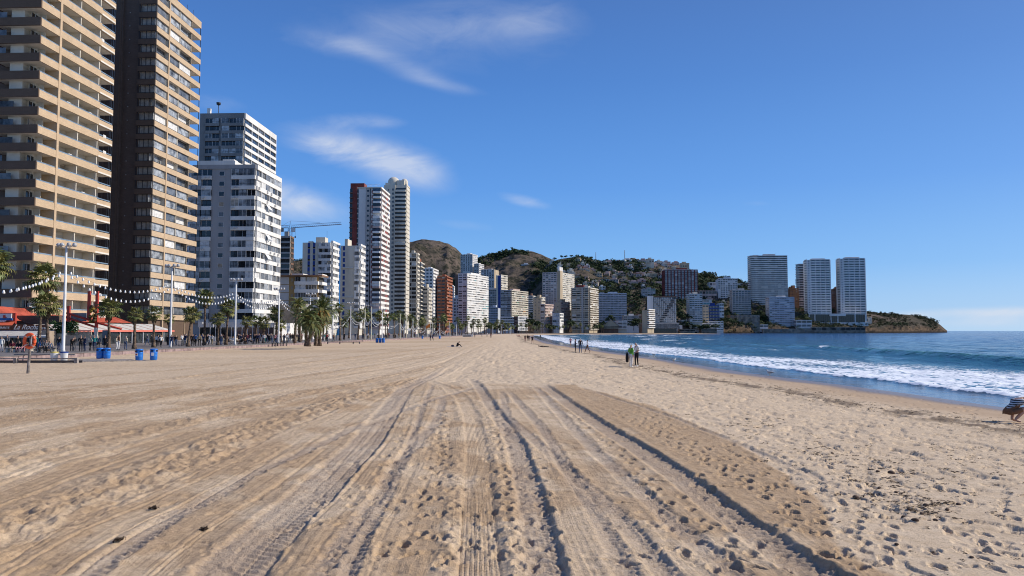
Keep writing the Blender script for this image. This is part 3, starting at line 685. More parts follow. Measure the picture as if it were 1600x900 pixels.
# tower one
X0 = -81.1; Y0 = 121.4; t1 = Bd('apartment_tower', 'beige banded tower at the left edge with deep open balconies', line_x(Y0, X0), Y0, .2, R(2.4), seed=3)
U = [u_of(p_, X0, Y0) for p_ in (49, 80, 114, 145, 169)]; Dp = U[-1]; N1 = 23; FH = 2.93; V0 = 4.9
t1.part('wall').box((-30, 2.6, -1), (-2.3, Dp-.6, V0+N1*FH), cladd)           # dark brick end wall
t1.part('inner_wall').box((-4.5, 2.2, V0), (-2.2, Dp-.8, V0+N1*FH), cream)
t1.part('ground_floor').box((-30, 2.0, 0), (-.6, Dp, V0-.5), cladm)
for i in range(N1):
    v = V0+i*FH
    lk = lambda nm, a, b, m: link(nm, cube(m, nm), t1.root, a, (0,0,0), [q-p_ for p_, q in zip(a, b)])
    lk('floor_slab', (-7.6, -.02, v-.30), (0, Dp-.3, v-.02), soff)
    lk('end_parapet', (-7.6, -.14, v-.33), (.02, .10, v+1.02), cladm)
    for j, (ua, ub, ox) in enumerate(((0, U[1]-.25, 0), (U[1]+.25, U[3]+.1, .0), (U[3]+.1, Dp, -.25))):
        lk('balcony_parapet', (-.14+ox, ua, v-.34), (.1+ox, ub, v+.86-(.0 if j < 2 else .12)), cladb)
        lk('rail', (-.05+ox, ua+.1, v+.88), (.0+ox, ub-.1, v+1.08), glr)
    lk('left_return', (-7.62, 0, v-.33), (-7.4, 2.4, v+1.02), cladm)
    for uj in (U[2], U[3]): lk('divider', (-2.2, uj-.09, v), (-.15, uj+.09, v+FH-.3), cream)
    lk('divider', (-2.2, U[0]+2.9, v), (-1.2, U[0]+3.0, v+FH-.3), cream)
    lk('corner_wall', (-5.6, .9, v), (-3.4, 2.7, v+FH-.3), cream)
    for uj in (U[0]+.9, U[1]+1.6, U[2]+1.5, U[3]+1.1):
        w_ = lk('balcony_door', (-2.21, uj, v), (-2.16, uj+1.5, v+2.2), G['dark'])
        link('door_frame', cube(frame_w, 'door_frame'), w_, (0, .48, 0), (0,0,0), (1.6, .05, 1))
for _ in range(46):
    i = t1.r.randrange(N1); v = V0+i*FH; uj = t1.r.uniform(.6, Dp-2.2); k = t1.r.random()
    if k < .35: link('balcony_chair', cube(frame_w, 'balcony_chair'), t1.root, (-1.0, uj, v), (0,0,0), (.5,.5,1.1))
    elif k < .6: link('air_conditioner', cube(acw, 'air_conditioner'), t1.root, (-2.1, uj, v+1.2), (0,0,0), (.35,.8,.6))
    elif k < .8: link('roller_blind', cube(G['shutter'], 'roller_blind'), t1.root, (-2.2, uj, v+.9), (0,0,0), (.08,1.6,1.5))
    else: link('laundry', cube(G['blind'], 'laundry'), t1.root, (-.2, uj, v+.7), (0,0,0), (.04,.9,.55))
for _ in range(30):
    i = t1.r.randrange(N1); link('balcony_glazing', cube(G['grey'], 'balcony_glazing'), t1.root, (-7.4, .12, V0+i*FH+1.0), (0,0,0), (t1.r.choice([1.6, 3.2]), .05, 1.0))
t1.part('pier').box((-2.3, U[1]-.28, 0), (.16, U[1]+.28, V0+N1*FH), cladb)
t1.finish()
# tower two
X0 = -84.0; Y0 = 163.3; t2 = Bd('apartment_tower', 'tall beige and dark brown tower second from the left with glazed corner balconies', line_x(Y0, X0), Y0, .2, R(2.4), seed=4)
U = [u_of(p_, X0, Y0) for p_ in (233, 253.5, 272, 290, 304)]; Dp = U[-1]; V0 = 5.0; FH = 2.98; N2 = 24; Ht = V0+N2*FH
t2.part('wall').box((-26, .75, -1), (-3.9, Dp-4, Ht+6), cladd); t2.part('wall').box((-26, .2, -1), (-7.6, Dp-6, Ht+6), cladd)
t2.part('wall').box((-4.1, 1.0, V0-5), (-1.7, U[3], Ht), cream)
for q in range(5): t2.part('wall_rib').box((-8.2-q*3.1, -.05 if q else .1, 0), (-7.9-q*3.1, .22, Ht+5.9), cladm)
for q in range(26): t2.part('joint').box((-25.9, .17, 2+q*2.98), (-7.62, .215, 2.10+q*2.98), cladm)
for q in range(26): t2.part('wall_lamp').box((-6.4, .6, 3+q*2.98), (-6.2, .8, 3.2+q*2.98), conc)
for i in range(3): t2.part('drain_pipe').tube([(-9.2-i*.35, .1, 0), (-9.2-i*.35, .1, Ht+5)], .07, conc, 5)
dframe = frame_d
for i in range(N2+1):
    v = V0+i*FH
    lk = lambda nm, a, b, m: link(nm, cube(m, nm), t2.root, a, (0,0,0), [q-p_ for p_, q in zip(a, b)])
    lk('floor_slab', (-3.9, .1, v-.28), (0, Dp, v-.02), soff)
    lk('end_parapet', (-3.95, -.12, v-.3), (.0, .1, v+(.86 if i < N2 else 1.2)), cladm)
    for ua, ub in ((0, U[1]-.22), (U[1]+.22, U[3]+.2), (U[3]+.2, Dp)):
        lk('balcony_parapet', (-.12, ua, v-.36), (.1, ub, v+(.80 if i < N2 else 1.3)), cladb)
    if i == N2: break
    for k, (ua, ub) in enumerate(((0.1, U[1]-.25), (U[1]+.25, U[2]-.1), (U[2]+.1, U[3]-.1))):
        g_ = t2.r.choice(['grey','pale','pale','grey','blind'])  # the pale choice carries reflections on the glass in its colour
        o_ = t2.r.choice([.3, .35, .9]); lk('glazing', (-o_, ua, v+.8), (-o_+.05, ub, v+FH-.3), G[g_]); lk('rail', (-.03, ua, v+.84), (.02, ub, v+.95), frame_d)
        lk('divider', (-1.7, ub, v), (-.1, ub+.14, v+FH-.3), cream)
    # shaded end: a dark framed loggia
    lk('loggia_window', (-3.7, .55, v+.86), (-.15, .6, v+FH-.3), G['curtain'])
    fr = MB(); 
    for x_ in (-3.8,-3.2,-2.2,-1.2,-.12): fr.box((x_-.05, -.02, v+.86), (x_+.05, .06, v+FH-.28), dframe)
    fr.box((-3.9, -.02, v+FH-.40), (-.1, .06, v+FH-.28), dframe); fr.box((-3.9,-.02,v+.86),(-.1,.06,v+1.0),dframe)
    fr.build('loggia_frame', t2.root)
    cf = MB(); vt = v+FH-.3                    # open glazed corner past the last wall
    cf.box((-.12, Dp-.12, v+.8), (0, Dp, vt), dframe); cf.box((-3.0, Dp-.12, v+.8), (-2.9, Dp, vt), dframe); cf.box((-2.9, Dp-.08, v+.86), (0, Dp-.03, v+.96), dframe)
    cf.build('corner_frame', t2.root)
t2.part('pier').box((-1.7, U[1]-.22, 0), (.16, U[1]+.22, Ht), cladb)
t2.part('pier').box((-1.7, U[3]-.1, 0), (-.1, U[3]+.1, Ht), cladb)
t2.part('ground_floor').box((-5, .3, 0), (-.3, Dp, V0-.4), cladm); t2.part('roof_hut').box((-12, 4, Ht), (-4, 12, Ht+9), cladd)
for uu in (3, 7, 11, 15, 18): t2.part('antenna').tube([(-.5, uu, Ht+1), (-.5, uu, Ht+3)], .04, frame_d, 4)
t2.finish()

# ---------------------------------------------------------------- white slab (third) and the tall one behind it
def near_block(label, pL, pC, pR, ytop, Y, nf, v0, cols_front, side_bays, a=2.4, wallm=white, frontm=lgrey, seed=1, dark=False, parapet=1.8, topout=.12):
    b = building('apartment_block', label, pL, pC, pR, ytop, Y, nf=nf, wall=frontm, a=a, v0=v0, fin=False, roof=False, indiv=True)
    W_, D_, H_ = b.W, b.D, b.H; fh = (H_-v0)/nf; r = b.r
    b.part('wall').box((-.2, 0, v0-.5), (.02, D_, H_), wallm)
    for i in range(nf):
        vb = v0+i*fh
        for (ua, ub, kind) in cols_front:
            ua, ub = ua*W_, ub*W_
            if kind == 'plain': b.fb('wall_panel', 'F', W_, D_, ua, ub, vb, vb+fh+.02, 0, .25, frontm, False); continue
            if kind == 'small':
                b.fb('wall_panel', 'F', W_, D_, ua, ub, vb, vb+fh+.02, 0, .25, frontm, False); c_ = (ua+ub)/2
                b.fb('window', 'F', W_, D_, c_-.75, c_+.75, vb+1.0, vb+2.2, .25, .28, G[r.choice(['dark','shutter','grey','dark'])])
                for q in (-.8, .74): b.fb('window_frame', 'F', W_, D_, c_+q, c_+q+.06, vb+.95, vb+2.25, .25, .33, frame_w, False)
                b.fb('window_frame', 'F', W_, D_, c_-.85, c_+.85, vb+.88, vb+.98, .25, .42, frame_w, False)
                continue
            b.fb('balcony', 'F', W_, D_, ua+.05, ub-.05, vb-.15, vb+.95, 0, .85, wallm if kind == 'white' else frontm)
            n = max(1, round((ub-ua)/2.6))
            for j in range(n):
                k = r.choices(*FILL['dark' if r.random() < .4 else 'glazed'])[0]; x0, x1 = ua+.08+(ub-ua-.16)*j/n, ua+.08+(ub-ua-.16)*(j+1)/n-.06
                o = .05 if k in ('dark','open') else .7
                b.fb('window', 'F', W_, D_, x0, x1, vb+.95, vb+fh-.16, 0, o, G[k])
                for q in (0, .5, 1): b.fb('window_frame', 'F', W_, D_, x0+(x1-x0)*q-.035, x0+(x1-x0)*q+.035, vb+.95, vb+fh-.16, o, o+.06, frame_w if r.random() < .6 else frame_d, False)
                b.fb('window_frame', 'F', W_, D_, x0, x1, vb+1.5, vb+1.56, o, o+.05, frame_d, False)
            if kind == 'white' and r.random() < .45:
                for q in range(r.choice([1, 2])): b.fb('air_conditioner', 'F', W_, D_, ua+.4+q*1.2, ua+1.25+q*1.2, vb+.2, vb+.8, .85, 1.25, acw)
        # sunlit side
        b.fb('balcony', 'S', W_, D_, 0, D_, vb-.2, vb+.98, 0, .5, wallm)
        for j in range(side_bays):
            x0, x1 = .25+(D_-.4)*j/side_bays, (D_-.4)*(j+1)/side_bays; k = r.choices(*FILL['blue' if dark else 'glazed'])[0]
            o = .05 if k == 'dark' or dark else r.choice([.08, .38])
            b.fb('window', 'S', W_, D_, x0, x1, vb+.98, vb+fh-.2, 0, o, G[k])
            for q in (0, .33, .66, 1): b.fb('window_frame', 'S', W_, D_, x0+(x1-x0)*q-.04, x0+(x1-x0)*q+.04, vb+.98, vb+fh-.2, o, o+.06, frame_d if dark else frame_w, False)
            if dark or j in (0, side_bays-1) or r.random() < .25: b.fb('pier', 'S', W_, D_, x1, x1+.27, vb+.98, vb+fh-.2, 0, .48, wallm, False)
            if not dark and r.random() < .2: b.fb('air_conditioner', 'S', W_, D_, x0+.5, x0+1.3, vb+.15, vb+.8, .5, .9, acw)
            if not dark and r.random() < .04:
                m_ = MB(); m_.quad([(.5, x0, vb+fh-.3), (.5, x1, vb+fh-.3), (1.5, x1, vb+1.2), (1.5, x0, vb+1.2)], G['blind']); m_.build('awning', b.root)
    b.fb('parapet', 'S', W_, D_, 0, D_, H_-.2, H_+parapet-.6, 0, .5, wallm, False)
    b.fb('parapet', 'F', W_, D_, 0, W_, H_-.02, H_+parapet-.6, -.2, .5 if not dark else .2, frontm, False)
    return b
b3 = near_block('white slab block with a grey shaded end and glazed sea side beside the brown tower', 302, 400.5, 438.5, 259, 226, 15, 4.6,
    [(0,.15,'grey'),(.15,.31,'white'),(.31,.62,'small'),(.62,1,'white')], 6, frontm=mat('slab_grey_render', (.42,.40,.385), .9, .15, .12, streak=True))  # end wall is white; its shade is put into the greyer colour
b3.part('roof_hut').box((-b3.W*.98, 2, b3.H), (-b3.W*.38, 9, b3.H+3.0), white); b3.part('roof_hut').box((-b3.W*.6, 3, b3.H), (-b3.W*.42, 6, b3.H+3.6), white)
b3.part('ground_floor').box((-b3.W, .4, 0), (-.4, b3.D, 4.2), grey)
b3.finish()
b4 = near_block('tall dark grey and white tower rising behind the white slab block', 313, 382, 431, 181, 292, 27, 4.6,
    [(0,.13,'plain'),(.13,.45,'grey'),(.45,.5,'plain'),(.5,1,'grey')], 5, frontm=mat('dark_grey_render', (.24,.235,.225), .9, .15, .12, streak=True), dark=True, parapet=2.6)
b4.part('roof_tank').box((-16.5, 4, b4.H+1.5), (-15.3, 5.2, b4.H+5.3), white)
b4.part('antenna').tube([(-12, 4, b4.H), (-12, 4, b4.H+7)], .12, frame_d, 5); b4.part('antenna').lathe([(0,6.2),(.8,6.6),(.9,7.4),(0,7.6)], frame_d, 8, (-12, 4, b4.H))
b4.finish()

# ---------------------------------------------------------------- the skyline, left to right
A = 'apartment_block'
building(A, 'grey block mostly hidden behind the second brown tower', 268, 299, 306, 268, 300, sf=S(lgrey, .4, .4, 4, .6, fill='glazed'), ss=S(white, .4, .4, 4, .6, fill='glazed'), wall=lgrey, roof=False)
# construction tower
b = building('concrete_tower', 'unfinished concrete tower with bare balconies under the crane', 436, 454.5, 458.8, 369, 430, sf=S(conc, .28, 1.3, 5, .35, fill='void', mull=False), ss=S(brownr, .3, .3, 4, .3, fill='void'), wall=conc)
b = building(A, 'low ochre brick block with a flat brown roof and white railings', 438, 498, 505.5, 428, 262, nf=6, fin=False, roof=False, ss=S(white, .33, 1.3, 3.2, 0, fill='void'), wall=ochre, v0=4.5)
W_, D_, H_ = b.W, b.D, b.H; fh = (H_-4.5)/6
for i in range(6):
    vb = 4.5+i*fh
    b.fb('balcony', 'F', W_, D_, W_*.40, W_+.2, vb-.15, vb+1.0, 0, 1.3, white); b.fb('wall_panel', 'F', W_, D_, 0, W_*.23, vb+.1, vb+fh-.1, 0, .15, lgrey)
    for j in range(4): b.fb('window', 'F', W_, D_, W_*(.41+j*.14), W_*(.53+j*.14), vb+1.0, vb+fh-.2, 0, .9 if j < 2 else .1, G[b.r.choice(['grey','dark','blind'])])
    for q in range(9): b.fb('window_frame', 'F', W_, D_, W_*(.41+q*.07), W_*(.41+q*.07)+.08, vb+1.0, vb+fh-.2, .9, .97, frame_w, False)
    b.fb('window', 'F', W_, D_, W_*.28, W_*.34, vb+1, vb+2.2, 0, .05, G['shutter'])
b.part('roof').box((-W_-.8, -1.6, H_), (1.6, D_+.5, H_+.5), mat('roof_brown', (.30,.17,.10), .9)); b.part('roof').box((-W_*.75, 2, H_+.5), (-W_*.45, 8, H_+1.2), white); b.finish()
b = building('commercial_block', 'squat grey stone block behind the palms below the ochre block', 438, 478, 486, 470, 245, nf=1, roof=False, wall=mat('grey_stone', (.30,.26,.22), .95, .2, .4), v0=3)
# white block with blue stripes
b = building(A, 'cream and white block with two dark blue window stripes left of the blank grey block', 473, 518, 529, 376, 372, fin=False, sf=None, ss=S(white, .4, .9, 3.5, .15, fill='white'), wall=offw, cap=offw)
W_, D_, H_ = b.W, b.D, b.H; n = b.nf; fh = (H_-3.6)/n
b.fb('blue_edge', 'S', W_, D_, D_-1.4, D_, 0, H_, 0, 1.1, G['bluea'], False)
for i in range(n):
    vb = 3.6+i*fh
    for c_ in (.22, .40):
        b.fb('blue_panel', 'F', W_, D_, W_*(c_-.04), W_*(c_+.04), vb+.9, vb+fh-.15, 0, .06, bluer, False); b.fb('window', 'F', W_, D_, W_*(c_-.04), W_*(c_+.04), vb+.05, vb+.9, 0, .04, G['dark' if i % 3 else 'grey'], False)
    b.fb('balcony', 'F', W_, D_, W_*.57, W_, vb-.1, vb+1.05, 0, 1.2, lgrey, False)
    for j in range(4): b.fb('window', 'F', W_, D_, W_*(.58+j*.105), W_*(.675+j*.105), vb+1.05, vb+fh-.1, 0, 1.1 if b.r.random() < .7 else .1, G[b.r.choice(['pale','grey','blind','dark'])], False)
b.finish()
b = building(A, 'grey and cream block with one dark blue window column and a white glazed corner', 531, 562, 569.5, 381, 395, fin=False, ss=S(white, .4, .7, 3.3, .15, fill='white'), wall=offw, roof=False)
W_, D_, H_ = b.W, b.D, b.H; n = b.nf; fh = (H_-3.6)/n
for i in range(n):
    vb = 3.6+i*fh; b.fb('window', 'F', W_, D_, W_*.16, W_*.27, vb+.6, vb+fh-.3, 0, .05, bluer, False)
    b.fb('balcony', 'F', W_, D_, W_*.76, W_, vb-.1, vb+1.05, 0, .8, white, False)
    for j in range(2): b.fb('window', 'F', W_, D_, W_*(.77+j*.11), W_*(.87+j*.11), vb+1.05, vb+fh-.1, 0, .7, G[b.r.choice(['pale','grey','grey','blind'])], False)
    if b.r.random() < .6: b.fb('air_conditioner', 'F', W_, D_, W_*b.r.choice([.02, .7]), W_*b.r.choice([.06, .74]), vb+.5, vb+1.1, 0, .5, acw, False)
b.part('roof_fin').box((-W_*.75, 0, H_), (-W_*.6, 8, H_+3.5), offw); b.finish()
# red and white tower
b = building('apartment_tower', 'slim tower with a dark red edge, round windows and a pink sunlit side', 547, 595, 608, 292, 452, fin=False, roof=False, ss=S(white, .42, .7, 2.6, .25, pm=pink, fill='red'), wall=lgrey)
W_, D_, H_ = b.W, b.D, b.H; n = b.nf; fh = (H_-3.6)/n
P_ = lambda px: W_*(px-547)/48.
b.fb('red_pier', 'F', W_, D_, P_(552), P_(558.5), 0, H_+1, 0, 1.4, redb, False); b.fb('white_wall', 'F', W_, D_, P_(561), P_(572), 0, H_, 0, .5, lgrey, False)
b.fb('grey_wall', 'F', W_, D_, P_(572.2), P_(578.5), 0, H_, 0, .35, grey, False); b.fb('dark_joint', 'F', W_, D_, P_(578.5), P_(579.6), 0, H_, 0, .1, G['dark'], False)
for i in range(n):
    vb = 3.6+i*fh
    b.fb('balcony', 'F', W_, D_, P_(547), P_(552), vb, vb+.5, 0, 1.2, brownr, False); b.fb('window', 'F', W_, D_, P_(547), P_(552), vb+.5, vb+fh-.02, 0, .05, G['dark'], False)
    b.fb('window', 'F', W_, D_, P_(559), P_(561), vb+.4, vb+fh-.5, 0, .4, G['dark'], False)
    m_ = MB(); c_ = (-W_+P_(575.6), -.36, vb+fh*.5); k_ = 12
    m_.quad([(c_[0]+.75*math.cos(2*math.pi*q/k_), c_[1]-.02, c_[2]+.75*math.sin(2*math.pi*q/k_)) for q in range(k_)], G['dark'])
    m_.tube([(c_[0]+.82*math.cos(2*math.pi*q/k_), c_[1]-.03, c_[2]+.82*math.sin(2*math.pi*q/k_)) for q in range(k_+1)], .09, lgrey, 4, False); m_.build('round_window', b.root)
    b.fb('balcony', 'F', W_, D_, P_(583.5), P_(595), vb-.1, vb+1.0, 0, 1.8, white if i % 4 else pink, False); b.fb('window', 'F', W_, D_, P_(583.5), P_(595), vb+1.0, vb+fh-.1, 0, b.r.choice([.1, 1.5, 1.5]), G[b.r.choice(['dark','blue','dark','blind','pale'])], False)
    b.fb('red_bay', 'F', W_, D_, P_(582), P_(583.5), vb-.1, vb+1.5, 0, 1.9, redb, False)
b.part('roof_hut').box((-W_, 1, H_), (-W_*.55, 8, H_+3.4), redb); b.part('parapet').box((-W_*.8, -.8, H_), (.5, D_, H_+.7), offw)
for q in range(12): b.part('railing').tube([(-W_*.5+q*W_*.04, .2, H_+.7), (-W_*.5+q*W_*.04, .2, H_+2.6)], .05, frame_w, 4)
b.part('railing').tube([(-W_*.5, .2, H_+2.6), (-.3, .2, H_+2.6)], .06, frame_w, 4); b.finish()
# cream tower with domes
b = building('apartment_tower', 'tallest cream tower with domed roof forms and black balcony bands', 600, 634, 639.5, 287, 528, fin=False, roof=False, ss=S(offw, .8, .6, 4, .3, fill='dark'), wall=offw)
W_, D_, H_ = b.W, b.D, b.H; n = 32; fh = (H_-12)/n
for i in range(n):
    vb = 10+i*fh
    b.fb('balcony', 'F', W_, D_, W_*.53, W_+.2, vb, vb+fh*.46, 0, 1.6, offw, False); b.fb('window', 'F', W_, D_, W_*.53, W_, vb+fh*.46, vb+fh-.02, 0, .1 if b.r.random() < .93 else 1.5, G['dark' if b.r.random() < .93 else 'blind'], False)
    b.fb('window', 'F', W_, D_, W_*.19, W_*.23, vb+1, vb+2, 0, .05, G['dark'], False); b.fb('window', 'F', W_, D_, W_*.37, W_*.48, vb+1, vb+fh-.4, 0, .08, G['grey'], False)
b.fb('wall_rib', 'F', W_, D_, W_*.49, W_*.53, 0, H_, 0, 1.2, offw, False)
m_ = b.part('roof_dome')
def dome(cx, cy, rx, z0_, hh):
    prof = [(rx, 0), (rx, hh*.45)]+[(rx*math.cos(q*math.pi/12), hh*.45+hh*.55*math.sin(q*math.pi/12)) for q in range(1, 7)]
    m_.lathe([(max(.01, a_), b_) for a_, b_ in prof], offw, 16, (cx, cy, z0_))
dome(-W_*.62, 5, 4.0, H_, 6.6); m_.box((-W_*.95, 1, H_), (-W_*.5, 10, H_+1.8), offw); dome(-W_*.12, 5, 2.5, H_, 5.4); m_.box((-W_*.42, .5, H_), (-W_*.08, 10, H_+3.4), offw); b.finish()

beh = dict(roof=True)
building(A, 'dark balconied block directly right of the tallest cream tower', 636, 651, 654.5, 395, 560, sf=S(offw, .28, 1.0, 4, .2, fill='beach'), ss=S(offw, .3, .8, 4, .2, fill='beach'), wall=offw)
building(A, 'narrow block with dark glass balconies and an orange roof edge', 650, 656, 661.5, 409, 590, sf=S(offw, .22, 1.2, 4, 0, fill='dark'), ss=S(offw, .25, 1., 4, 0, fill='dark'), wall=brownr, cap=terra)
building(A, 'white tower with violet blue window strips behind the cream low block', 660, 676, 684, 419, 690, sf=S(white, .45, .3, 3.2, 1.0, pm=white, fill='mix'), ss=S(white, .45, .8, 3.2, .2, fill='white'), wall=white, a=6)
building(A, 'cream balconied block at the foot of the white tower', 661, 668, 674, 449, 600, sf=S(offw, .5, .8, 3, .4, fill='mix'), ss=S(offw, .5, 1.0, 3, .2, fill='busy'), wall=offw, a=4)
building(A, 'terracotta tower with rounded orange balconies', 683.5, 696, 705, 431, 700, sf=S(terra, .5, 1.0, 4.5, 1.2, pm=brownr, fill='dark'), ss=S(terra, .5, 1.4, 4, .3, fill='dark'), wall=terra, cap=terra, a=6)
building(A, 'pale blue white block in the gap right of the terracotta tower', 700, 709, 713, 447, 900, sf=S(white, .4, .4, 3, .5, fill='mix'), ss=S(white, .4, .4, 3, .2, fill='white'), wall=white)
building(A, 'low white block with square dark windows left of the big white slab', 703.5, 718, 723.5, 466, 745, sf=S(lgrey, .5, .3, 3, 1.2, fill='mix'), ss=S(white, .5, .5, 3, .3, fill='white'), wall=white, a=8)
building(A, 'big white slab block with rows of pale windows facing the sea', 716, 729.6, 763, 427, 735, nf=23, sf=S(lgrey, .42, .3, 4, 1.0, fill='mix'), ss=S(white, .5, .4, 3.4, .12, fill='pale'), wall=white, a=22, v0=5, deep=30)
building(A, 'brown end slab at the left edge of the big white block', 711, 716, 718, 428, 800, sf=None, wall=brownr, a=10, roof=False, deep=14)
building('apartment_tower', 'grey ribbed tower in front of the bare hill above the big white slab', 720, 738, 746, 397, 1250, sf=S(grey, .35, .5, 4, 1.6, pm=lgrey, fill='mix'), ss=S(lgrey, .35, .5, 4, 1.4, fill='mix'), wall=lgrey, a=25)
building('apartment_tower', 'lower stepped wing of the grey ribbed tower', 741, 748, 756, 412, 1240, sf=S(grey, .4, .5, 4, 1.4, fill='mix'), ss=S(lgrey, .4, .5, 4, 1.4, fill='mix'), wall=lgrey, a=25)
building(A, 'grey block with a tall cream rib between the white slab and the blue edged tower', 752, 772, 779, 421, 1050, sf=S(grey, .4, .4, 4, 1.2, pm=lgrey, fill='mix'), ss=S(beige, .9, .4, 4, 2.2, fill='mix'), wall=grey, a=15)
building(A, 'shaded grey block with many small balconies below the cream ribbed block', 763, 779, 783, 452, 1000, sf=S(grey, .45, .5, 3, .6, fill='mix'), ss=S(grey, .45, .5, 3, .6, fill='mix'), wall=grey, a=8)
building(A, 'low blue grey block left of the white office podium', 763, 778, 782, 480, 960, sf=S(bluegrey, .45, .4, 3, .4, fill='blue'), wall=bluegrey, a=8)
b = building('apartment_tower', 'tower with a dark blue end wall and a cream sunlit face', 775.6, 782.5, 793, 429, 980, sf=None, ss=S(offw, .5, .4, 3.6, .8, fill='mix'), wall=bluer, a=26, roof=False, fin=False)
b.part('cream_wall').box((-b.W, -.3, 0), (-b.W*.62, 0, b.H), offw); b.finish()
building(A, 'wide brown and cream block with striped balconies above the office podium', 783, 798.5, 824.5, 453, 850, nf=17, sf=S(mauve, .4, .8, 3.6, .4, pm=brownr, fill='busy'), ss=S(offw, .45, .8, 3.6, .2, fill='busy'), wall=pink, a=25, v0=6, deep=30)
building('office_block', 'low white office block with long dark window ribbons', 782, 805, 810, 495, 745, nf=5, sf=S(white, .48, .3, 2.6, .15, fill='dark'), wall=white, a=5, v0=2.5, roof=False)
building('office_block', 'narrow dark and glass block at the right end of the white office block', 803.5, 809, 824, 494, 742, nf=5, sf=S(frame_d, .3, .2, 3, .2, fill='dark'), ss=S(lgrey, .3, .3, 3, .3, fill='glazed'), wall=frame_d, a=35, v0=2.5, roof=False, deep=20)
building(A, 'dark block with slanting white balcony fronts between beige blocks', 823.5, 832, 836, 462, 1010, sf=S(white, .35, .8, 4, 0, fill='dark'), ss=S(white, .4, 1.2, 4, 0, fill='dark'), wall=brownr, a=20)
building(A, 'plain cream end wall with small windows and pink balconies behind', 833.5, 845, 851, 464, 790, sf=S(beige, plain=(1.2,.35), bay=5, fill='mix'), ss=S(offw, .45, .8, 3, .3, fill='mix'), wall=beige, a=28)
building(A, 'pink white curved block right of the plain cream end wall', 845, 851, 864.5, 475, 780, sf=S(mauve, .45, .8, 3, .3, fill='mix'), ss=S(pink, .5, .8, 3, .3, fill='busy'), wall=pink, a=28, roof=False, deep=18)
b = building('apartment_tower', 'tall twin winged tower in mauve and cream in front of the wooded hill', 848, 874, 897, 425, 900, nf=29, sf=S(mauve, .42, .5, 3.4, .9, fill='mix'), ss=S(offw, .45, .5, 3.4, .7, fill='white'), wall=mauve, a=26, roof=False, deep=26, fin=False)
b.part('stair_core').box((-2.2, -1.5, 0), (1.6, 6, b.H+2.5), beige); b.part('roof_hut').box((-3, 2, b.H), (6-6.5, 12, b.H+7), lgrey); b.finish()
building(A, 'cream and pink block with a flag between the twin winged tower and bluish block', 867, 876, 889.5, 471, 810, sf=S(ochre, plain=(1.,.3), bay=6, fill='mix'), ss=S(pink, .45, .7, 3, .3, fill='busy'), wall=beige, a=28, deep=18)
building(A, 'small bluish white block in front of the cream and pink block', 863.6, 874, 880, 489, 780, sf=S(bluegrey, .4, .6, 3, .2, fill='white'), ss=S(white, .4, .5, 3, .2, fill='white'), wall=white, a=20, roof=False)
b = building(A, 'beige block with deep balconies and a red roof hut near the water', 894, 920, 933.5, 449, 800, nf=19, sf=S(offw, .36, 1.3, 4.2, .4, pm=beige, fill='beach'), ss=S(offw, .36, 1.3, 4.2, .4, pm=beige, fill='beach'), wall=beige, a=22, roof=False, fin=False)
b.part('roof_hut').box((-b.W*.8, 2, b.H), (-b.W*.35, 8, b.H+3.6), redb); b.part('roof_hut').box((-b.W*.3, 2, b.H), (-1, 8, b.H+2.6), offw); b.part('recess').box((-b.W*.42, -1.5, 0), (-b.W*.32, 0, b.H), grey); b.finish()
building(A, 'wide blue grey slab block with a grid of glazed bays', 933, 979, 981, 458, 860, nf=18, sf=S(bluegrey, .38, .5, 3.0, .25, fill='blue'), wall=bluegrey, a=4, z0=5)
# by the shore
b = building('hotel', 'shore building with a pitched brown gable roof and timber balconies', 943, 966, 968, 508, 765, nf=3, sf=S(beige, .35, 1.4, 3.6, .5, pm=brownr, fill='void'), wall=brownr, a=4, roof=False, fin=False, z0=1)
zz = b.H; m_ = b.part('gable_roof'); W_ = b.W; rm = mat('brown_roof', (.22,.14,.09), .9, .3, .6)
m_.quad([(-W_-1, -2, zz), (-W_/2, -2, zz+6.5), (-W_/2, 14, zz+6.5), (-W_-1, 14, zz)], rm); m_.quad([(1, -2, zz), (1, 14, zz), (-W_/2, 14, zz+6.5), (-W_/2, -2, zz+6.5)], rm); m_.quad([(-W_-1, -1.6, zz), (1, -1.6, zz), (-W_/2, -1.6, zz+6.3)], beige); b.finish()
building(A, 'small white block with stacked terraces right of the gabled shore building', 965, 979, 981, 501, 770, nf=5, sf=S(white, .36, 1.6, 4, .4, fill='void'), wall=offw, a=4, roof=False, z0=1)
building(A, 'low grey building up the slope behind the stacked terraces', 974, 998, 1001, 493, 830, nf=4, sf=S(grey, .4, .5, 4, .5, fill='mix'), wall=lgrey, a=4, roof=True, z0=5)
building(A, 'brown pink weathered block on the slope above the cream hotel', 1003.6, 1024, 1026, 451, 1010, sf=S(mauve, .5, .6, 3.5, .8, fill='busy'), wall=pink, a=5, z0=14, cap=pink)
building(A, 'small dark brown block left of the cream hotel', 996, 1003, 1004, 490, 850, sf=S(brownr, .6, .2, 4, 1.5, fill='mix'), wall=brownr, z0=2, roof=False)
building('hotel', 'slim cream hotel with a blank end and stacked white balconies by the shore', 1003, 1011.5, 1021.5, 483, 775, nf=9, sf=None, ss=S(white, .42, 1.5, 3, .0, fill='beach'), wall=beige, a=38, roof=False, z0=1.5, v0=4, deep=8, left=False)
b = building('hotel', 'wide modern hotel with a white lattice of tilted panes', 1011, 1056.5, 1058, 463, 850, nf=13, sf=None, wall=G['dark'], a=4, z0=6, v0=6, roof=False, fin=False)
W_, D_, H_ = b.W, b.D, b.H; b.part('white_end').box((-W_, -1.2, 0), (-W_*.79, 0, H_+1.5), white)
n = 13; fh = (H_-6)/n
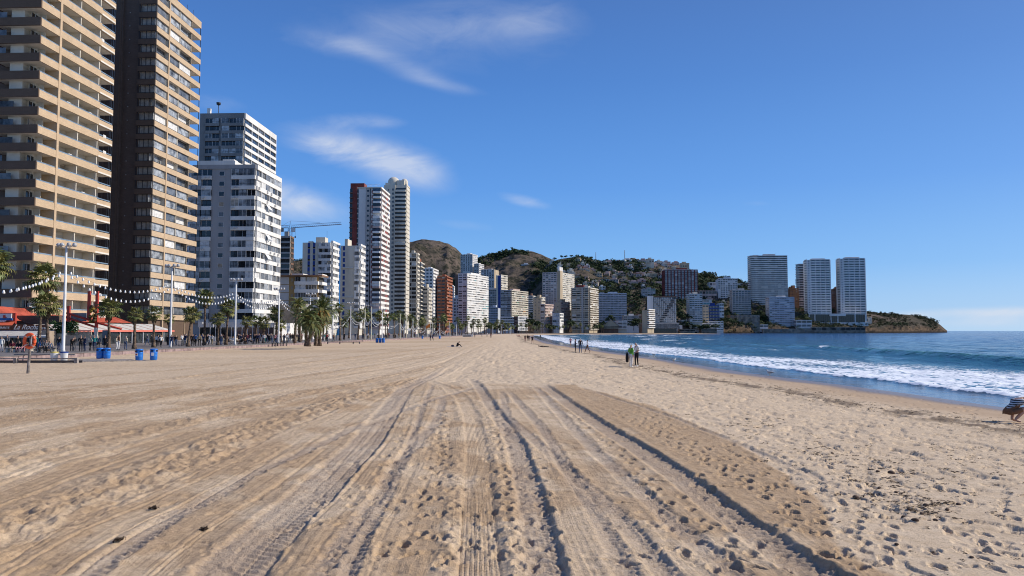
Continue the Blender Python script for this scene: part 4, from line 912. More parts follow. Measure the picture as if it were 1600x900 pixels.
for i in range(n):
    for j in range(12):
        x0 = -W_*.76+j*W_*.76/12; x1 = x0+W_*.76/12; vb = 6+i*fh; mm = G['blind'] if (i+j) % 5 else G['pale']  # white and pale pane colours stand in for bright reflections
        m_ = b.part('tilted_pane'); m_.quad([(x0+.1, -.2, vb), (x1-.5, -1.2, vb), (x1-.5, -1.2, vb+fh-.5), (x0+.1, -.2, vb+fh-.5)], mm if not (5 < j-i*.6+3 < 7.4) else G['blue'])
        m_.box((x0, -1.3, vb-.3), (x1, 0, vb), white)
b.part('parapet').box((-W_, -.6, H_), (.5, D_, H_+1), brownr); b.part('podium').box((-W_*.8, -6, -1), (2, 0, 4.6), G['grey']); b.part('podium').box((-W_*.8, -6.3, 4.6), (2.3, 0, 5.2), white)
b.finish()

building(A, 'large red brown block with vertical red stripes on the slope', 1038, 1090, 1092, 421, 1010, nf=19, sf=S(mauve, .42, .5, 4.4, 1.1, pm=redb, po=1.2, fill='mix'), wall=mauve, cap=redb, a=3, z0=30, v0=1)
building(A, 'slim pale block with greenish balconies in front of the red striped block', 1077, 1097, 1099, 459, 900, nf=13, sf=S(lgrey, .38, .9, 3.2, .5, pm=offw, fill='mix'), wall=offw, a=3, z0=12, v0=1)
building(A, 'squat blue glass block on the shore slope', 1105, 1124, 1127, 477, 950, nf=5, sf=S(bluer, .35, .4, 3.6, .2, pm=bluegrey, fill='blue'), wall=bluer, a=3, z0=14, v0=1)
building(A, 'narrow white and ochre wing beside the blue glass block', 1124, 1131, 1133, 474, 955, nf=5, sf=S(white, .5, .3, 3, .3, fill='mix'), wall=ochre, a=3, z0=14, v0=1, roof=False)
building('terrace_building', 'long low white terraces at the foot of the slope', 1085, 1110, 1112, 505, 905, nf=3, sf=S(white, .5, 1.0, 5, .1, fill='dark'), wall=white, a=2, z0=2, v0=.5, roof=False)
building('terrace_building', 'white three storey terrace house right above the rocks', 1108, 1130, 1131.5, 502, 915, nf=4, sf=S(white, .5, 1.0, 3.6, .3, fill='mix'), wall=white, a=2, z0=1.5, v0=.5, roof=False)
building('pavilion', 'low white pavilion with a pyramid tent roof at the water', 1043, 1066, 1067, 508, 880, nf=1, sf=S(white, .3, .3, 3, .3, fill='glazed'), wall=white, a=2, z0=2, v0=.5, roof=False)
building('pavilion', 'rounded white pavilion wing left of the long terraces', 1064, 1080, 1082, 500, 905, nf=2, sf=S(white, .6, .5, 5, .3, fill='glazed'), wall=white, a=2, z0=3, v0=.5, roof=False)
building('villa', 'cream villa wall on the slope left of the pale grid block', 1109, 1121, 1124, 441, 1120, nf=4, sf=S(white, .5, .5, 4, .6, fill='mix'), wall=white, a=3, z0=42, v0=.5, roof=False)
building('villa', 'pink white villa terrace below the cream villa', 1093, 1120, 1123, 454, 1080, nf=3, sf=S(pink, .45, .6, 4, .6, fill='void'), wall=pink, a=3, z0=38, v0=.5, roof=False)
building(A, 'pale grey grid block with a blue roof edge on the slope', 1121.7, 1152, 1154, 435, 1080, nf=16, sf=S(lgrey, .42, .5, 3.2, .8, fill='mix'), wall=lgrey, a=3, z0=28, v0=.5, left=False)
building(A, 'short ochre block between the pale greenish block and the blue glass block', 1098, 1107, 1109, 476, 930, nf=6, sf=S(beige, .5, .3, 4, .8, fill='mix'), wall=beige, a=3, z0=12, v0=.5, roof=False)
building(A, 'low grey white block tucked between the red striped block and pale grid block', 1090, 1112, 1114, 468, 1000, nf=5, sf=S(lgrey, .45, .5, 4, .6, fill='busy'), wall=lgrey, a=3, z0=24, v0=.5, roof=False)
building('villa', 'small cream house behind the pale grid block', 1152, 1161, 1162, 442, 1180, nf=3, sf=S(offw, .5, .3, 4, .8, fill='mix'), wall=offw, a=3, z0=55, v0=.5, roof=False)
building(A, 'grey block with glazed bays standing on a stone base', 1144.5, 1173, 1175, 453, 1010, nf=13, sf=S(grey, .32, .5, 4, .35, pm=lgrey, fill='blue'), wall=grey, a=3, z0=22, v0=.5)
b = building('retaining_building', 'rough stone base building under the grey glazed block', 1140, 1187, 1190, 491, 965, nf=4, sf=S(stonew, plain=(1.6,.4), bay=5, fill='dark'), wall=stonew, a=2, z0=5, v0=.5, roof=False)
building('apartment_tower', 'wide grey tower with dark horizontal bands on the headland', 1173, 1230, 1232, 399, 1080, nf=30, sf=S(white, .46, .9, 4.5, 0, fill='dark'), wall=grey, a=2.4, z0=20, v0=2)
building(A, 'low white grid block in front of the wide banded tower', 1202, 1241, 1243, 464, 1000, nf=14, sf=S(bluegrey, .45, .5, 3.2, .5, pm=lgrey, fill='glazed'), wall=lgrey, a=2, z0=8, v0=.5)
building(A, 'orange brick block with a few windows right of the banded tower', 1234, 1248, 1250, 449, 1130, nf=14, sf=S(brk, plain=(1.4,.35), bay=6, fill='mix', skip=.3), wall=brk, cap=brk, a=2, z0=14, v0=.5)
building('terrace_building', 'small orange brick terraces at the foot of the orange block', 1246, 1261, 1262, 484, 1100, nf=4, sf=S(brk, .5, .6, 4, .6, fill='dark'), wall=brk, a=2, z0=12, v0=.5, roof=False)
building('apartment_tower', 'dark brown tower with white slab balconies half hidden behind the twin tower', 1249, 1262, 1264, 412, 1150, nf=24, sf=S(lgrey, .3, 1.2, 4, 0, fill='dark'), wall=brownr, a=2, z0=14, v0=.5, roof=False)
for pL, pR_, yt, lab in ((1261, 1297.5, 405, 'left of the two matching blue grey towers on the headland'), (1312.5, 1352, 403, 'right of the two matching blue grey towers on the headland')):
    b = building('apartment_tower', lab, pL, pR_, pR_+1.5, yt, 1060, nf=23, sf=S(white, .48, .35, 7.2, 1.1, pm=white, po=.6, fill='blue', inset=(4.5, 1)), wall=lgrey, a=2, z0=22, v0=1, roof=False, fin=False, group='twin towers on the headland')
    for q in range(23): b.fb('window', 'F', b.W, b.D, 1.5, 2.6, 2+q*(b.H-1)/23., 3.4+q*(b.H-1)/23., 0, .05, G['grey'], False)
    b.part('roof_hut').box((-b.W*.75, 3, b.H), (-b.W*.2, 12, b.H+2.2), pink); b.finish()
building(A, 'brown block behind and left of the right matching tower', 1305, 1313, 1314, 451, 1130, nf=13, sf=S(brownr, .45, .6, 3, .6, fill='dark'), wall=brk, cap=brk, a=2, z0=14, v0=.5)
b = Bd('glazed_hall', 'long dark glass hall on a white base below the two matching towers', at(1353,500,1045)[0], 1045, 12, R(1), seed=4); W_ = at(1353,500,1045)[0]-at(1264,500,1045)[0]
b.part('wall').box((-W_, 0, -2), (0, 20, 13), G['dark']); b.part('base').box((-W_, -3, -3), (2, 0, 2), white)
for j in range(22):
    x0 = -W_*.86+j*W_*.86/22; link('glass_panel', cube(G['dark'], 'glass_panel'), b.root, (x0+.15, -.25, 2), (0,0,0), (W_*.86/22-.3, .2, 10.4))
for x_ in (-W_, -W_*.9, -W_*.62, -W_*.5, -W_*.2, -1.2): b.part('pier').box((x_, -1.0, 0), (x_+1.2, .1, 13.6), white)
b.part('roof').box((-W_*.64, -2.5, 10.5), (-W_*.36, 2, 13.8), white); b.part('roof').box((-W_, -.8, 12.8), (0, 20, 13.4), lgrey); b.finish()
building('store_house', 'small cream store at the right end of the glass hall', 1353, 1362, 1363, 495, 1070, nf=1, sf=S(offw, plain=(1.5,.5), bay=4, fill='dark'), wall=offw, a=2, z0=13, v0=.5, roof=False)
building('sea_wall_building', 'long stone bathing terrace low on the rocks of the headland', 1192, 1268, 1269, 512.5, 962, nf=1, sf=S(stonew, plain=(2.,.4), bay=14, fill='dark'), wall=stonew, a=2, z0=-1, v0=.2, roof=False)

for pL, pR_, yt, Y_, n_, lab in ((1062, 1086, 514, 872, 1, 'low white boat house wall at the water left of the terraces'), (1096, 1120, 513, 893, 1, 'pale stone bathing platform under the three storey terrace house'), (1166, 1200, 507, 968, 2, 'grey two storey terrace building below the banded tower'), (1244, 1268, 500, 990, 3, 'stepped white terrace house left of the glass hall'), (1268, 1352, 511, 985, 1, 'long pale retaining wall under the glass hall')):
    building('terrace_building', lab, pL, pR_, pR_+1, yt, Y_, nf=n_, sf=S(lgrey if n_ > 1 else stonew, .45, .4, 6, .6, fill='mix' if n_ > 1 else 'void'), wall=lgrey if n_ > 1 else stonew, a=2, z0=.5, v0=.3, roof=False)
# ---------------------------------------------------------------- vegetation
leaf1 = mat('palm_leaf_green', (.12,.15,.040), .55, .35, 1.5, rgb2=(.05,.065,.022), var2=.25, spec=.4)
leaf2 = mat('palm_leaf_olive', (.21,.20,.06), .6, .35, 1.5, rgb2=(.09,.09,.03), var2=.25)
deadl = mat('dead_palm_leaf', (.20,.14,.08), .9, .4, 1.5)
trunkm = mat('palm_trunk', (.17,.12,.085), .95, .45, 4, bump=.8, bscale=9)
dates = mat('date_stalks', (.55,.20,.03), .7, .2, 3)
pine = mat('pine_foliage', (.045,.065,.022), .9, .5, .35, rgb2=(.018,.026,.012)); bush = mat('scrub_foliage', (.07,.075,.032), .95, .5, .2, rgb2=(.03,.035,.018)); barkm = mat('bark', (.12,.085,.06), .95, .3, 2)
pr = random.Random(21)
def fan_frond(r, L=1.35, fan=.95, dead=False):
    """one fan leaf: a stalk, then blades spreading from its end with drooping tips; grows along +x from the origin"""
    b = MB(); m = deadl if dead else r.choice([leaf1, leaf1, leaf2])
    pts = [Vector((L*t, 0, .16*math.sin(t*2.4)-.10*t*t)) for t in (0,.5,1)]
    b.tube(pts, [.022,.018,.012], leaf2 if not dead else deadl, 3, False)
    o = pts[-1]; n = 13
    for i in range(n):
        a = R(-118+236*i/(n-1)); l = fan*(1-.28*abs(i-(n-1)/2)/(n/2))*r.uniform(.85, 1.1)
        d = Vector((math.cos(a), math.sin(a), 0)); s_ = Vector((-math.sin(a), math.cos(a), 0)); wd = .055+.04*l
        p1 = o+d*l*.5+Vector((0,0,.05)); p2 = o+d*l*.82+Vector((0,0,-.05-.1*r.random())); p3 = o+d*l*.98+Vector((0,0,-.34*l-.1*r.random()))
        b.quad([o, p1+s_*wd, p2+s_*wd*.7, p2-s_*wd*.7, p1-s_*wd], m); b.quad([p2+s_*wd*.7, p3, p2-s_*wd*.7], m)
    return b
def feather_frond(r, L=3.4, dead=False):
    b = MB(); m = deadl if dead else r.choice([leaf1, leaf1, leaf2]); n = 17; drop = r.uniform(.85, 1.15)
    f = lambda t: Vector((L*(t-.18*t**3), 0, L*(.20*math.sin(t*1.7)-.52*drop*t**2.6)))
    pts = [f(t/6.) for t in range(7)]; b.tube(pts, [.045,.04,.035,.03,.022,.015,.006], leaf2 if not dead else deadl, 3, False)
    for i in range(n):
        t = .14+.84*i/(n-1); p_ = f(t); d = (f(min(1, t+.03))-p_).normalized(); ll = (.62 if t < .85 else .45)*(.55+.45*math.sin(math.pi*min(1, t*1.15)))*L/3.4*1.15
        for sg in (-1, 1):
            s_ = Vector((0, sg, 0)); tip = p_+(d*.62+s_*.72+Vector((0,0,-.30-.25*r.random()))).normalized()*ll
            w_ = d*.055; md = p_+(d*.5+s_*.82+Vector((0,0,.05))).normalized()*ll*.5
            b.quad([p_-w_, md-w_*1.1, tip, md+w_*1.1, p_+w_], m)
    return b
FAN = [fan_frond(pr, pr.uniform(.9,1.3)).mesh('frond') for _ in range(4)]; FAND = [fan_frond(pr, .8, .7, True).mesh('dead_frond') for _ in range(2)]
FEA = [feather_frond(pr).mesh('frond') for _ in range(4)]; FEAD = [feather_frond(pr, 2.6, True).mesh('dead_frond') for _ in range(2)]
def trunk_mesh(r, h, r0, r1, bend=.25, rings=True):
    b = MB(); n = max(8, int(h/.28)); a = r.uniform(0, 6.28)
    pts = []; rad = []
    for i in range(n+1):
        t = i/n; o = bend*math.sin(t*math.pi*.5)*t; pts.append((math.cos(a)*o, math.sin(a)*o, h*t)); rad.append((r0+(r1-r0)*min(1, t*2.2))*(1+(.09 if i % 2 else -.05))+(.10*max(0, 1-t*8)))
    b.tube(pts, rad, trunkm, 9); return b, Vector(pts[-1])
def frond_dirs(r, n, lo, hi):
    for i in range(n):
        az_ = i*2.39996+r.uniform(-.2, .2); t = (i+.5)/n; yield az_, hi+(lo-hi)*t**.8+r.uniform(-.12, .12)
def palm(kind, label, px, pybase, pytop, R_, Y=None, X=None, group='palms on the promenade', n=30, seed=0, whole=False):
    """pixel of the trunk foot and of the crown centre give height; R_ crown radius in metres"""
    r = random.Random(seed*7+3); zb = .2
    if Y is None: Y = CAM_H*0+1200*(CAM_H-.2)/(pybase-517)
    if X is None: X = at(px, 500, Y)[0]
    h = at(px, pytop, Y)[2]-zb
    t_ = thing('palm_tree', label, 'palm tree', (X, Y, zb), r.uniform(0, 6), group)
    b, top = trunk_mesh(r, h, .23 if kind == 'fan' else .26, .15 if kind == 'fan' else .2, r.uniform(.1, .5))
    b.build('trunk', t_)
    s = R_/2.1 if kind == 'fan' else R_/3.5; M_, D_ = (FAN, FAND) if kind == 'fan' else (FEA, FEAD)
    for az_, e_ in frond_dirs(r, n, -.75, 1.35):
        sc = s*r.uniform(.85, 1.1); link('frond', r.choice(M_), t_, top, (0, -e_, az_), (sc,sc,sc)).rotation_mode = 'XYZ'
    for i in range(9 if kind == 'fan' else 6):
        sc = s*r.uniform(.7, .95); link('dead_frond', r.choice(D_), t_, top-Vector((0,0,.15+.4*r.random())), (0, r.uniform(1.0, 1.35), r.uniform(0, 6.28)), (sc,sc,sc))
    if kind != 'fan' and seed % 2 == 0:
        b = MB()
        for i in range(7):
            a_ = r.uniform(0, 6.28); b.tube([top, top+Vector((math.cos(a_)*.8, math.sin(a_)*.8, .1)), top+Vector((math.cos(a_)*1.2, math.sin(a_)*1.2, -.7))], [.05,.08,.2], dates, 5)
        b.build('date_cluster', t_)
    return t_
PALMS = [
 ('fan','tall palm with a big shaggy crown left of the first tall white lamp post',62,546.5,436,2.3,86),
 ('fan','shorter palm with a grey brown crown just right of the tall shaggy palm',76,546,478,1.9,84),
 ('fan','palm cut by the left frame edge with only its right fronds in view',-14,548,416,2.4,84),
 ('fan','palm behind the pair of blue bins with a drooping crown',171,546,483,1.75,92),
 ('fan','small palm in front of the white slatted restaurant roof',211,544,492,1.35,95),
 ('fan','full round palm left of the second lamp post',241,544,490,1.45,103),
 ('fan','tiny palm half hidden behind the second lamp post',265,540,499,1.2,122),
 ('fan','leaning full palm between the second lamp post and the tall slim palm',295,542,492,1.6,108),
 ('fan','tall slim palm in front of the shaded end of the white slab block',320,541,466,1.7,118),
 ('fan','palm with pale olive leaves right of the tall slim palm',341,540,499,1.5,118),
 ('fan','tall dark palm just left of the third lamp post',354,540,481,1.8,122),
 ('fan','small palm right of the third lamp post',384,538,503,1.35,132),
 ('fan','olive palm left of the fourth lamp post',412,537,505,1.6,138),
 ('fan','small palm directly behind the fourth lamp post',440,536,508,1.5,150),
 ('feather','slim feather palm left of the palm clump at the edge of the sand',461,535,477,2.6,140),
 ('feather','largest feather palm of the clump with orange date stalks',500,541,487,3.5,112),
 ('feather','left feather palm of the clump with two close trunks',479,542,498,3.0,110),
 ('feather','middle feather palm of the clump with a low crown',494,541.5,501,2.8,114),
 ('feather','low leaning feather palm at the left foot of the clump',483,542,508,2.6,109),
]
for i, (k, lab, px, pb, pt, rr_, Y_) in enumerate(PALMS):
    palm(k, lab, px, pb, pt, rr_, Y=Y_, seed=i+1, n=34 if rr_ > 1.5 else 26, group='feather palms in a clump' if 'clump' in lab else 'near fan palms along the promenade')
# farther palms: trunk and crown share meshes
def far_palm_meshes(kind, seed, R_):
    r = random.Random(seed); b = MB(); s = R_/2.1 if kind == 'fan' else R_/3.5
    src = [fan_frond(r, 1.1, .95) for _ in range(3)]+[fan_frond(r, .8, .7, True)] if kind == 'fan' else [feather_frond(r) for _ in range(3)]+[feather_frond(r, 2.6, True)]
    def put(f, az_, e_, sc, z=0):
        mx = Matrix.Translation((0,0,z)) @ Euler((0, -e_, az_)).to_matrix().to_4x4() @ Matrix.Scale(sc, 4); o = len(b.v)
        b.v += [tuple(mx @ Vector(v_)) for v_ in f.v]; b.f += [tuple(q+o for q in ff) for ff in f.f]; b.mi += [b.mat(f.mats[k]) for k in f.mi]; b.smooth += f.smooth
    for az_, e_ in frond_dirs(r, 22, -.8, 1.3): put(r.choice(src[:3]), az_, e_, s*r.uniform(.85, 1.1))
    for _ in range(6): put(src[3], r.uniform(0, 6.28), -r.uniform(1.0, 1.35), s*.85, -.3)
    return b.mesh('crown')
CR = [far_palm_meshes('fan', 1, 1.9), far_palm_meshes('fan', 2, 1.6), far_palm_meshes('feather', 3, 3.4), far_palm_meshes('fan', 4, 2.2)]
TR = {}
spots = []
for i in range(64):
    Y_ = 150+ (i/63.)**1.25*520; row = i % 3
    spots.append((Y_+pr.uniform(-3, 3), float(prom_x(Y_))-[2.5, 8, 15][row]+pr.uniform(-1, 1)))
for i in range(26): spots.append((pr.uniform(640, 700)+i*2.2, None))
where = ['beside the crowd','in the long row','near the lamp posts','by the low wall','before the tower fronts','among the flag poles']
for i, (Y_, X_) in enumerate(spots):
    if X_ is None: k_ = i-64; px = 775+k_*6.6; X_ = kx(px)*Y_*1.0; Y_ = float(np.interp(px, [775, 860, 950], [665, 700, 745])); X_ = kx(px)*Y_
    h = pr.choice([4.2, 5.5, 6.5, 7.5, 9.0] if Y_ < 640 else [5, 6.5, 8]); v_ = 2 if pr.random() < .14 else pr.choice([0, 1, 3])
    px_ = 800+1200*X_/Y_; side = 'left of the ochre block' if px_ < 440 else 'below the blank grey blocks' if px_ < 600 else 'below the tallest towers' if px_ < 660 else 'below the terracotta tower' if px_ < 715 else 'in front of the big white slab' if px_ < 770 else 'at the far curve of the beach'
    lb = f"{['lowest','low','middling','tall','tallest'][[4.2,5.5,6.5,7.5,9.0].index(h)] if Y_ < 640 and h in (4.2,5.5,6.5,7.5,9.0) else 'short' if h < 6 else 'middling' if h < 7 else 'tall'} {['fan','small fan','feather','bushy fan'][v_]} palm in the {['front','middle','rear'][i % 3]} row {side}"
    t_ = thing('palm_tree', lb, 'palm tree', (X_, Y_, .2), pr.uniform(0, 6.28), lb.replace('palm in', 'palms in'))
    if h not in TR: b_, top_ = trunk_mesh(pr, h, .24, .17, .25); TR[h] = (b_.mesh('trunk'), top_)
    link('trunk', TR[h][0], t_); link('crown', CR[v_], t_, TR[h][1])

# leafy clumps for hills, hedges and town trees
_ph = (1+5**.5)/2
def blob_arrays(n, seed):
    """centres-free template: an irregular lump of small leaf-like faces"""
    r = np.random.RandomState(seed); d = r.normal(size=(n, 3)); d /= np.linalg.norm(d, axis=1)[:, None]; d[:, 2] = np.abs(d[:, 2])*1.0-.25*(r.rand(n) < .4)
    rad = .62+.42*r.rand(n); c_ = d*rad[:, None]; s = .20+.18*r.rand(n)
    t1 = np.cross(d, r.normal(size=(n, 3))); t1 /= np.linalg.norm(t1, axis=1)[:, None]; nn_ = d+.6*r.normal(size=(n, 3)); t2 = np.cross(nn_, t1); t2 /= np.linalg.norm(t2, axis=1)[:, None]
    q = np.stack([c_+(t1+t2)*s[:, None]*.6, c_+(t2-t1)*s[:, None]*.5, c_-(t1+t2)*s[:, None]*.6, c_+(t1-t2)*s[:, None]*.7], 1)
    return q.reshape(-1, 3)
def scatter(name, P, SZ, m, label=None, cat=None, kind='stuff', nfaces=26, parent=None, loc=(0,0,0)):
    tmpl = [blob_arrays(nfaces, k) for k in range(5)]; vs = []
    r = np.random.RandomState(len(P))
    for i, (p_, s_) in enumerate(zip(P, SZ)):
        a = r.rand()*6.28; ca, sa = math.cos(a), math.sin(a); q = tmpl[i % 5]; q2 = np.stack([q[:, 0]*ca-q[:, 1]*sa, q[:, 0]*sa+q[:, 1]*ca, q[:, 2]], 1)*np.array(s_)+np.array(p_); vs.append(q2)
    V = np.concatenate(vs).astype(np.float32); nv = len(V); me = bpy.data.meshes.new(name); me.vertices.add(nv); me.vertices.foreach_set('co', V.reshape(-1))
    me.loops.add(nv); me.loops.foreach_set('vertex_index', np.arange(nv, dtype=np.int32)); me.polygons.add(nv//4); me.polygons.foreach_set('loop_start', np.arange(0, nv, 4, dtype=np.int32)); me.update(calc_edges=True); me.materials.append(m)
    o = link(name, me, parent, loc); 
    if label: tag(o, label, cat)
    if kind: o['kind'] = kind
    return o
def hill_scrub(Hh, n, seed, size, label, pxr=None, dens=None, tmax=9.):
    px, Xh, Yh, Zh, T = Hh; r = np.random.RandomState(seed); P = []; SZ = []; k = 0
    while len(P) < n and k < n*40:
        k += 1; j = int((r.rand()**(.55 if tmax > 1 else 2.2))*(T.shape[0]-9)); i = r.randint(len(px))
        if pxr and not (pxr[0] <= px[i] <= pxr[1]): continue
        if T[j, i] < .03 or T[j, i] > tmax: continue
        X_, Y_ = Xh[j, i]+r.normal()*4, Yh[j, i]+r.normal()*4
        dn = float(fbm(np.array([X_/85.]), np.array([Y_/85.+seed]), 3)[0]); sl = float(T[j, i])
        if dn < .50-.05*r.rand()+ (.10*sl if dens is None else dens(px[i], sl)): continue
        s = size*(.5+r.rand()**2*1.2); P.append((X_, Y_, Zh[j, i]+s*.1)); SZ.append((s, s, s*r.uniform(.6, .95)))
    if P: scatter('hillside_shrubs', P, SZ, bush if seed % 2 else pine, label, 'shrubs', nfaces=20)
hill_scrub(HA, 2600, 1, 4.0, 'low grey green scrub covering the bare hill on the left')
hill_scrub(HB, 3200, 2, 4.6, 'dark pines and scrub on the middle hill', dens=lambda p_, s_: -.06+.16*s_)
hill_scrub(HC, 5200, 4, 3.8, 'dark pines and scrub around the villas on the right hill', pxr=(820, 1200), dens=lambda p_, s_: -.10+.12*s_)
hill_scrub(HC, 3800, 5, 2.0, 'scrub and small pines on the rocky headland', pxr=(1130, 1462), dens=lambda p_, s_: -.10 if p_ < 1395 else -.06)
hill_scrub(HC, 900, 6, 2.0, 'dark shore scrub low on the rocks', pxr=(1060, 1460), dens=lambda p_, s_: -.12, tmax=.28)
# countable trees: on ridge lines and between the far blocks
def leafy_tree(label, X, Y, z, h, r_, seed, group, m=pine):
    r = random.Random(seed); t_ = thing('pine_tree', label, 'tree', (X, Y, z), r.uniform(0, 6), group); b = MB()
    b.tube([(0,0,-.5),(.15,.1,h*.35),(.1,-.1,h*.65)], [.28*h/8,.2*h/8,.1*h/8], barkm, 6)
    for q in range(4): a = q*1.6+r.random(); b.tube([(.1,0,h*.4),(math.cos(a)*r_*.5, math.sin(a)*r_*.5, h*.68)], [.1*h/8,.04*h/8], barkm, 4)
    b.build('trunk', t_); P = []; SZ = []
    for q in range(11):
        a = r.uniform(0, 6.28); d = r_*.62*r.random()**.5; P.append((math.cos(a)*d, math.sin(a)*d, h*r.uniform(.5, .86))); s = r_*r.uniform(.34, .55); SZ.append((s, s, s*.7))
    scatter('crown', P, SZ, m, kind=None, nfaces=34, parent=t_)
k = 0
for px in (762, 770, 781, 792, 799, 806, 853, 866, 878, 884, 893, 925, 948, 1009, 1102, 1140):
    H_ = HB if px < 850 else HC; i = int(np.argmin(np.abs(H_[0]-px))); j = int(np.argmax(H_[3][:, i]/H_[2][:, i])); k += 1
    leafy_tree(f"lone pine on the skyline {'of the middle hill' if px < 850 else 'of the right hill'}", H_[1][j, i], H_[2][j, i], H_[3][j, i]-1, pr.uniform(5, 8), pr.uniform(3, 4.2), k, 'skyline pines '+('of the middle hill' if px < 850 else 'of the right hill'))
for px, py, Y_, h, r_ in [(768,513,720,9,7),(776,514,725,8,6),(786,516,715,7,5),(829,506,740,11,6),(838,508,735,9,6),(891,508,770,10,6),(935,512,760,8,6),(940,510,765,9,5),(953,500,800,12,6),(990,508,790,9,7),(997,503,800,10,6),
      (1064,495,900,13,8),(1074,497,905,12,8),(1086,512,880,7,6),(1095,513,885,7,6),(1103,512,885,7,7),(1118,511,890,7,6),(1136,502,940,11,8),(1146,503,945,11,7),(1182,495,1000,16,10),(1190,499,1005,14,9),(1254,497,1000,15,9),(1260,502,1005,12,8),(1300,488,1075,14,7),(1027,513,860,6,5),(1036,512,860,6,5),(858,512,750,8,5),(865,513,745,8,5)]:
    k += 1; p_ = at(px, py, Y_); leafy_tree(f"{'low' if h < 8 else 'middling' if h < 11 else 'tall'} {'narrow' if r_ < 6 else 'broad'} dark tree {'left of the office podium' if px < 790 else 'near the slanting balcony block' if px < 850 else 'among the promenade blocks' if px < 930 else 'by the gabled shore building' if px < 1000 else 'by the modern lattice hotel' if px < 1070 else 'above the white terraces' if px < 1125 else 'by the stone base building' if px < 1195 else 'on the headland beside the towers'}", p_[0], Y_, p_[2]-h*.55, h, r_, k, f"dark trees {'low' if h < 8 else 'mid' if h < 11 else 'tall'} {'narrow' if r_ < 6 else 'broad'} {px//50}")

# ---------------------------------------------------------------- villas on the right hill
VR = random.Random(9)
vill = [(876,414,6,4),(887,417,8,4),(903,408,8,5),(912,409,6,3),(930,412,10,3),(945,412,12,3),(952,411,8,4),(967,411,10,4),(980,409,14,5),(990,408,16,4),(1004,409,14,4),(1016,408,12,4),(1030,411,10,4),(1042,412,12,4),(1056,413,10,4),(1070,415,14,5),
 (905,419,9,4),(915,421,8,4),(926,424,9,4),(935,431,12,6),(948,430,9,5),(960,428,12,6),(972,430,11,6),(985,431,12,6),(997,432,12,7),(1010,430,12,6),(1022,432,13,7),(1034,433,10,6),(946,440,12,6),(960,441,13,7),(974,439,12,6),(990,444,14,5),(1004,441,13,6),(1016,445,16,4),(1029,446,15,5),
 (903,434,11,5),(915,438,9,4),(928,447,9,6),(941,452,10,6),(975,450,13,6),(895,429,8,4),(820,417,12,6),(833,419,8,5),(835,434,9,4),(864,411,8,5),(1040,424,10,5),(1053,421,10,4)]
for _ in range(64): vill.append((VR.uniform(872, 1062), VR.uniform(414, 452), VR.uniform(6, 11), VR.uniform(3, 5.5)))
for _ in range(16): vill.append((VR.uniform(1094, 1172), VR.uniform(444, 480), VR.uniform(7, 12), VR.uniform(4, 6)))
vmat = [pink, offw, beige, offw, pink, lgrey, mauve, beige]
for i, (px, py, w_, h_) in enumerate(vill):
    H_ = HB if px < 850 else HC
    if H_ is HC: p_, zt = hc_point(px, py+h_*.3)
    else: p_ = at(px, py, 1420); zt = p_[2]-2
    W_ = w_*p_[1]/1200.; Hh_ = h_*p_[1]/1200.+1; z_ = at(px, py+h_/2, p_[1])[2]; m_ = vmat[VR.randrange(6)]; tm = terra if VR.random() < .25 else m_
    v = thing('villa', f"{m_.name.replace('_render','').replace('_',' ')} villa {'tile roofed' if tm is terra else 'flat roofed'} {'on the hill crest' if py < 416 else 'high on the slope' if py < 436 else 'lower on the wooded slope'} {'left of the radio masts' if px < 930 else 'near the red striped block' if px > 1015 else 'in the villa rows'}", 'villa', (p_[0], p_[1], z_), VR.uniform(-.25, .12), 'hillside villas '+m_.name+('tiled' if tm is terra else 'flat')+('crest' if py < 416 else 'high' if py < 436 else 'low')+('l' if px < 930 else 'r' if px > 1015 else 'm'))
    v['group'] = v['label'].replace(' villa ', ' villas ')
    b = MB(); b.box((-W_/2, 0, -9), (W_/2, 10, Hh_), m_); s_ = VR.uniform(.25, .5); b.box((-W_/2*s_, 2, Hh_), (W_/2*VR.uniform(.3, .8), 9, Hh_+2.6), m_); b.build('wall', v)
    b = MB(); b.box((-W_/2-.4, -.6, Hh_), (W_/2+.4, 10.3, Hh_+.45), tm); b.build('roof', v)
    n = max(2, int(W_/3)); f = max(1, int(Hh_/3))
    for q in range(f):
        b = MB()
        for j in range(n):
            if VR.random() < .85: x0 = -W_/2+W_*(j+.2)/n; b.box((x0, -.25, q*Hh_/f+.8), (x0+W_*.55/n, .02, q*Hh_/f+2.6), G[VR.choice(['dark','dark','open','grey'])])
        b.build('window', v, kind='stuff')
    b = MB(); b.box((-W_/2, -2.2, -9 if VR.random() < .4 else -.6), (W_/2*VR.uniform(.2, 1), 0, -.1), m_); b.build('terrace', v)
for px, pt, pb in ((931, 394, 411), (976, 391, 409)):
    p_ = at(px, pb, 1290); q_ = at(px, pt, 1290); b = MB(); h_ = q_[2]-p_[2]+4
    mst = thing('radio_mast', 'radio mast on a small domed hut on the right hill crest' if px > 950 else 'thin radio mast on the right hill crest left of the hut', 'mast', (p_[0], p_[1], p_[2]-4))
    for sx, sy in ((-1,-1),(1,-1),(0,1)): b.tube([(sx*.8, sy*.8, 0), (sx*.25, sy*.25, h_)], .16, conc, 4)
    for q in range(8): b.tube([(-.7+.06*q, -.7+.06*q, h_*q/8), (.7-.06*(q+1), -.7+.06*q, h_*(q+1)/8)], .1, conc, 3)
    b.build('lattice', mst)
    if px > 950: b = MB(); b.box((-6, -3, 0), (6, 3, 5), offw); b.lathe([(3,5),(2.4,7),(.1,8)], offw, 10); b.build('hut', mst)
